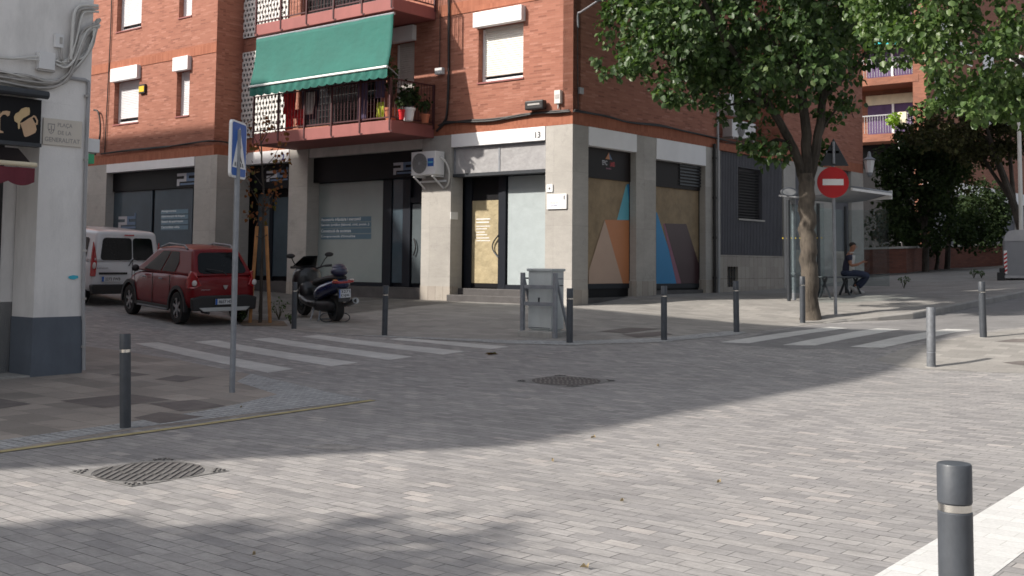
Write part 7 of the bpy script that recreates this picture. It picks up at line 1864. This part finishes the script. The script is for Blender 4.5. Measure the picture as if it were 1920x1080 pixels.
# --- young tree with stakes
py = G(487, 606)
YT = thing('young_tree', 'young staked tree with sparse dry brown leaves in front of the office entrance', 'tree', py)
b_ = MB(); tk = limb(b_, [py - Vector((0, 0, .05)), atY(489, 560, py.y), atY(491, 480, py.y), atY(494, 380, py.y), atY(491, 300, py.y), atY(488, 245, py.y)], .04, .012, 8, .01)
b_.build('trunk', 'bark_dark', YT, smooth=True, fixn=False)
tw = []
for (x0, y0, x1, y1) in ((493, 400, 462, 340), (493, 390, 525, 330), (493, 350, 455, 300), (491, 320, 530, 262), (490, 290, 468, 240), (489, 270, 505, 225), (493, 420, 470, 400), (492, 340, 540, 300), (494, 400, 512, 370)):
    dY = rnd.uniform(-.4, .4); b_ = MB(); P = [atY(x0, y0, py.y), atY((x0 + x1) / 2 + 3, (y0 + y1) / 2 + 3, py.y + dY * .6), atY(x1, y1, py.y + dY)]; limb(b_, P, .012, .004, 5, .006); b_.build('limb', 'bark_dark', YT, fixn=False)
    tw += [P[1], (P[1] + P[2]) / 2, P[2]]
leaves('foliage', 'leaf_dry', YT, tw, [.16] * len(tw), 7, .09, seed=41)
SK = []
for x0, y0, x1, y1, lb in ((468, 607, 482, 424, 'left orange wooden stake of the young tree'), (507, 607, 499, 424, 'right orange wooden stake of the young tree'), (490, 602, 492, 470, 'thin middle stake close behind the young trunk')):
    a_, bb = atY(x0, y0, py.y + (.12 if y0 < 605 else 0)), atY(x1, y1, py.y); t_ = thing('tree_stake', lb, 'stake', a_, group='stakes of the young tree')
    b_ = MB(); b_.cyl(a_ - Vector((0, 0, .1)), bb, .038 if y0 > 605 else .02, n=8); b_.build('pole', 'wood_stake' if y0 > 605 else 'bark_dark', t_)
t_ = thing('tree_tie', 'thin strap tying the young trunk to its stakes', 'strap', atY(490, 445, py.y)); b_ = MB(); b_.tube([atY(481, 443, py.y - .05), atY(491, 447, py.y - .06), atY(501, 440, py.y - .05)], .01); b_.build('strap', 'cable_black', t_)
pts = gp((448, 606), (455, 611), (540, 612), (532, 603), (470, 600))
so = drape('soil', pts, 'soil', .012, raise_); struct(so)
for i in range(30): pass

# ================================================================ background
# far apartment block
CF = atY(1742, 500, 60); FA = Fr((CF.x, CF.y), Ld, -Rd); FB_ = Fr((CF.x, CF.y), Rd, -Ld)
zF = zg(45, 60) * 0 + zp(CF.x, CF.y)
FBK = thing('apartment_building', 'far brick apartment block with balconies behind the dark trees at the right', 'building', (CF.x, CF.y, zF))
b_ = MB(); b_.fbox(FB_, 0, 24, -.3, 0, zF + 3.6, 30); uAw = FA.u(1712, 200); b_.fbox(FA, .001, uAw - .0, -.3, -.001, zF - 1, 30); b_.fbox(FA, uAw, 16, -2.2, -2.0, zF - 1, 30); b_.build('wall', 'brick_far', FBK)
zs1a, zs1b = FA.z(1680, 263), FA.z(1680, 249); zs2a, zs2b = FA.z(1680, 156), FA.z(1680, 139)
b_ = MB()
for k in range(3):
    dz_ = (zs2a - zs1a) * k; b_.fbox(FA, FA.u(1697, 250) if k == 0 else .4, 16, -1.99, .02, zs1a + dz_, zs1b + dz_)
b_.fbox(FA, .3, 16, -1.99, .02, zs2a + 2 * (zs2a - zs1a), zs2b + 2 * (zs2a - zs1a)); b_.build('balcony', 'brick_far', FBK)
b_ = MB()
for k in range(2):
    dz_ = (zs2a - zs1a) * k
    for i in range(70): u_ = uAw + .15 * i; b_.fbox(FA, u_, u_ + .025, .0, .02, zs1b + .05 + dz_, zs1b + 1.0 + dz_)
    b_.fbox(FA, uAw, 16, -.01, .03, zs1b + 1.0 + dz_, zs1b + 1.06 + dz_)
b_.build('railing', 'rail_white', FBK)
for k in range(3):
    dz_ = (zs2a - zs1a) * k
    b_ = MB(); b_.fbox(FA, uAw + .3, uAw + 3.4, -1.99, -1.93, zs1b + 1.9 + dz_, zs1b + 2.45 + dz_); b_.build('blind_box', 'cream', FBK)
    for u0_ in (uAw + .35, uAw + 1.9): b_ = MB(); b_.fbox(FA, u0_, u0_ + 1.4, -1.99, -1.95, zs1b + .1 + dz_, zs1b + 1.88 + dz_); b_.build('window', 'curtain', FBK)
    b_ = MB(); b_.fbox(FA, uAw + 1.76, uAw + 1.89, -1.99, -1.9, zs1b + .1 + dz_, zs1b + 1.89 + dz_); b_.build('window_frame', 'white_paint', FBK)
b_ = MB(); b_.fbox(FA, uAw, 16, -1.99, -1.5, zF - 1, zs1a - .01); b_.build('opening_shade', 'shop_black', FBK)  # black slab stands in for the shade inside the opening
b_ = MB(); pu = FA.u(1687, 280); b_.fbox(FA, pu, pu + .1, -.1, 0, zF - 1, zs1a - .002); b_.build('post', 'white_paint', FBK)
for k in range(2):
    dz_ = (zs2a - zs1a) * k; uw0, uw1 = FB_.u(1754, 180), FB_.u(1778, 180)
    b_ = MB(); b_.fbox(FB_, uw0, uw1, .002, .05, FB_.z(1765, 205) + dz_, FB_.z(1765, 166) + dz_); b_.build('window', 'shutter_shade', FBK)
    b_ = MB(); b_.fbox(FB_, uw0 - .1, uw1 + .1, .002, .2, FB_.z(1765, 165) + dz_, FB_.z(1765, 150) + dz_); b_.build('blind_box', 'white_paint', FBK)
    for q in (1, 2, 3, 4):
        b_ = MB(); b_.fbox(FB_, uw0 + q * 4.2, uw1 + q * 4.2, .002, .05, FB_.z(1765, 205) + dz_, FB_.z(1765, 166) + dz_); b_.build('window', 'shutter_shade', FBK)
b_ = MB(); b_.fbox(FB_, 0, 24, -.3, .03, FB_.z(1850, 374), FB_.z(1850, 352)); b_.build('lintel', 'white_paint', FBK)
b_ = MB(); b_.fbox(FB_, 0, 24, -.3, -.1, zF - 1, FB_.z(1850, 374)); b_.build('shop_front', 'corrug', FBK)
b_ = MB()
for x_ in (1800, 1850, 1905): u_ = FB_.u(x_, 400); b_.fbox(FB_, u_, u_ + .6, -.099, .02, zF - 1, FB_.z(1850, 375))
b_.build('pillar', 'stone', FBK)
# lime cloth and teal awning on the far balcony
t_ = thing('balcony_plant', 'bright lime green plant on the far balcony railing', 'plant', atY(1676, 232, 59)); leaves('foliage', 'leaf_lime', t_, [atY(1672, 224, 60.5), atY(1678, 218, 60.5), atY(1680, 232, 60.5)], [.3, .3, .25], 60, .16, seed=51)
t_ = hangc = thing('towel', 'striped yellowish towel over the far balcony railing', 'laundry', atY(1690, 225, 60)); b_ = MB(); fa0, fa1 = FA.u(1700, 225), FA.u(1684, 225)
b_.fbox(FA, fa0, fa1, .04, .06, FA.z(1690, 240), FA.z(1690, 210)); b_.build('cloth', 'cream', t_)
t_ = thing('balcony_awning', 'teal awning on the far block glimpsed through the leaves', 'awning', atY(1680, 70, 60)); b_ = MB(); b_.box(FA.pt(FA.u(1708, 60), .02, FA.z(1680, 45)), (FA.d * (FA.u(1640, 60) - FA.u(1708, 60))).to_3d(), FA.n.to_3d() * .9 + Vector((0, 0, -1.3)), Vector((0, 0, .03))); b_.build('canvas', 'teal_cloth' if 'teal_cloth' in M else (pm('teal_cloth', (.02, .33, .36), .8), 'teal_cloth')[1], t_)
# garden wall
GW = thing('garden_wall', 'low red brick planter wall with a pale coping behind the bus shelter', 'wall', G(1700, 512, True))
wp_ = [G(1560, 517, True) + Vector((0, 0, 0)), G(1700, 512, True), G(1783, 503, True), G(1890, 497, True), G(1990, 494, True)]
b_ = MB(); cp_ = MB()
for a_, bb in zip(wp_, wp_[1:]):
    d_ = (bb - a_); d_.z = 0; nn = Vector((-d_.y, d_.x, 0)).normalized() * .35
    for mb_, z0_, z1_, o_ in ((b_, -1.0, .92, 0), (cp_, .921, .99, -.04)):
        pts = [a_ + nn.normalized() * o_, bb + nn.normalized() * o_, bb + nn, a_ + nn]; zz = [a_.z, bb.z, bb.z, a_.z]
        lo = [Vector((p.x, p.y, z + z0_)) for p, z in zip(pts, zz)]; hi = [Vector((p.x, p.y, z + z1_)) for p, z in zip(pts, zz)]
        mb_.add(lo + hi, [(3, 2, 1, 0), (4, 5, 6, 7), (0, 1, 5, 4), (1, 2, 6, 5), (2, 3, 7, 6), (3, 0, 4, 7)])
b_.build('brickwork', 'brick_dark', GW); cp_.build('coping', 'stone', GW)
# pale lamp post at the right edge
g = atY(1917, 520, 37.5); g.z = zp(g.x, g.y); t_ = thing('street_lamp', 'pale grey lamp post at the right edge behind the waste container', 'lamp post', g)
b_ = MB(); b_.cyl(g, g + Vector((0, 0, 7.2)), .075, .06, n=12); b_.build('post', 'cable_light', t_, smooth=True)
b_ = MB(); b_.sph(g + Vector((0, 0, 7.3)), (.25, .25, .15), 12, 8); b_.build('lamp_head', 'plastic_white', t_, smooth=True)
# unseen blocks added behind and beside the viewer for window reflections and fill
def plain_block(x, y, rz, L_, Dp, H_, mat, label):
    t_ = thing('apartment_building', label, 'building', (x, y, 0), rz); b_ = MB(); b_.lbox(-L_ / 2, L_ / 2, 0, Dp, -1, H_); b_.build('wall', mat, t_, local=True)
    nx = int(L_ / 3.2)
    for i in range(nx):
        for k in range(int(H_ / 3)):
            b_ = MB(); x0 = -L_ / 2 + 1 + i * 3.2; b_.lbox(x0, x0 + 1.3, -.03, -.002, 1.2 + k * 3, 2.6 + k * 3); b_.build('window', 'glass_dark', t_, local=True)
plain_block(0, -30, math.pi, 60, 10, 12, 'wall_white', 'unseen pale apartment block added behind the viewer for window reflections and fill')
plain_block(34, 4, -math.pi / 2 + R(8), 40, 10, 12, 'corrug', 'unseen grey block added right of the square, dark so window reflections stay dark')  # added block, grey to keep the van window reflections dark
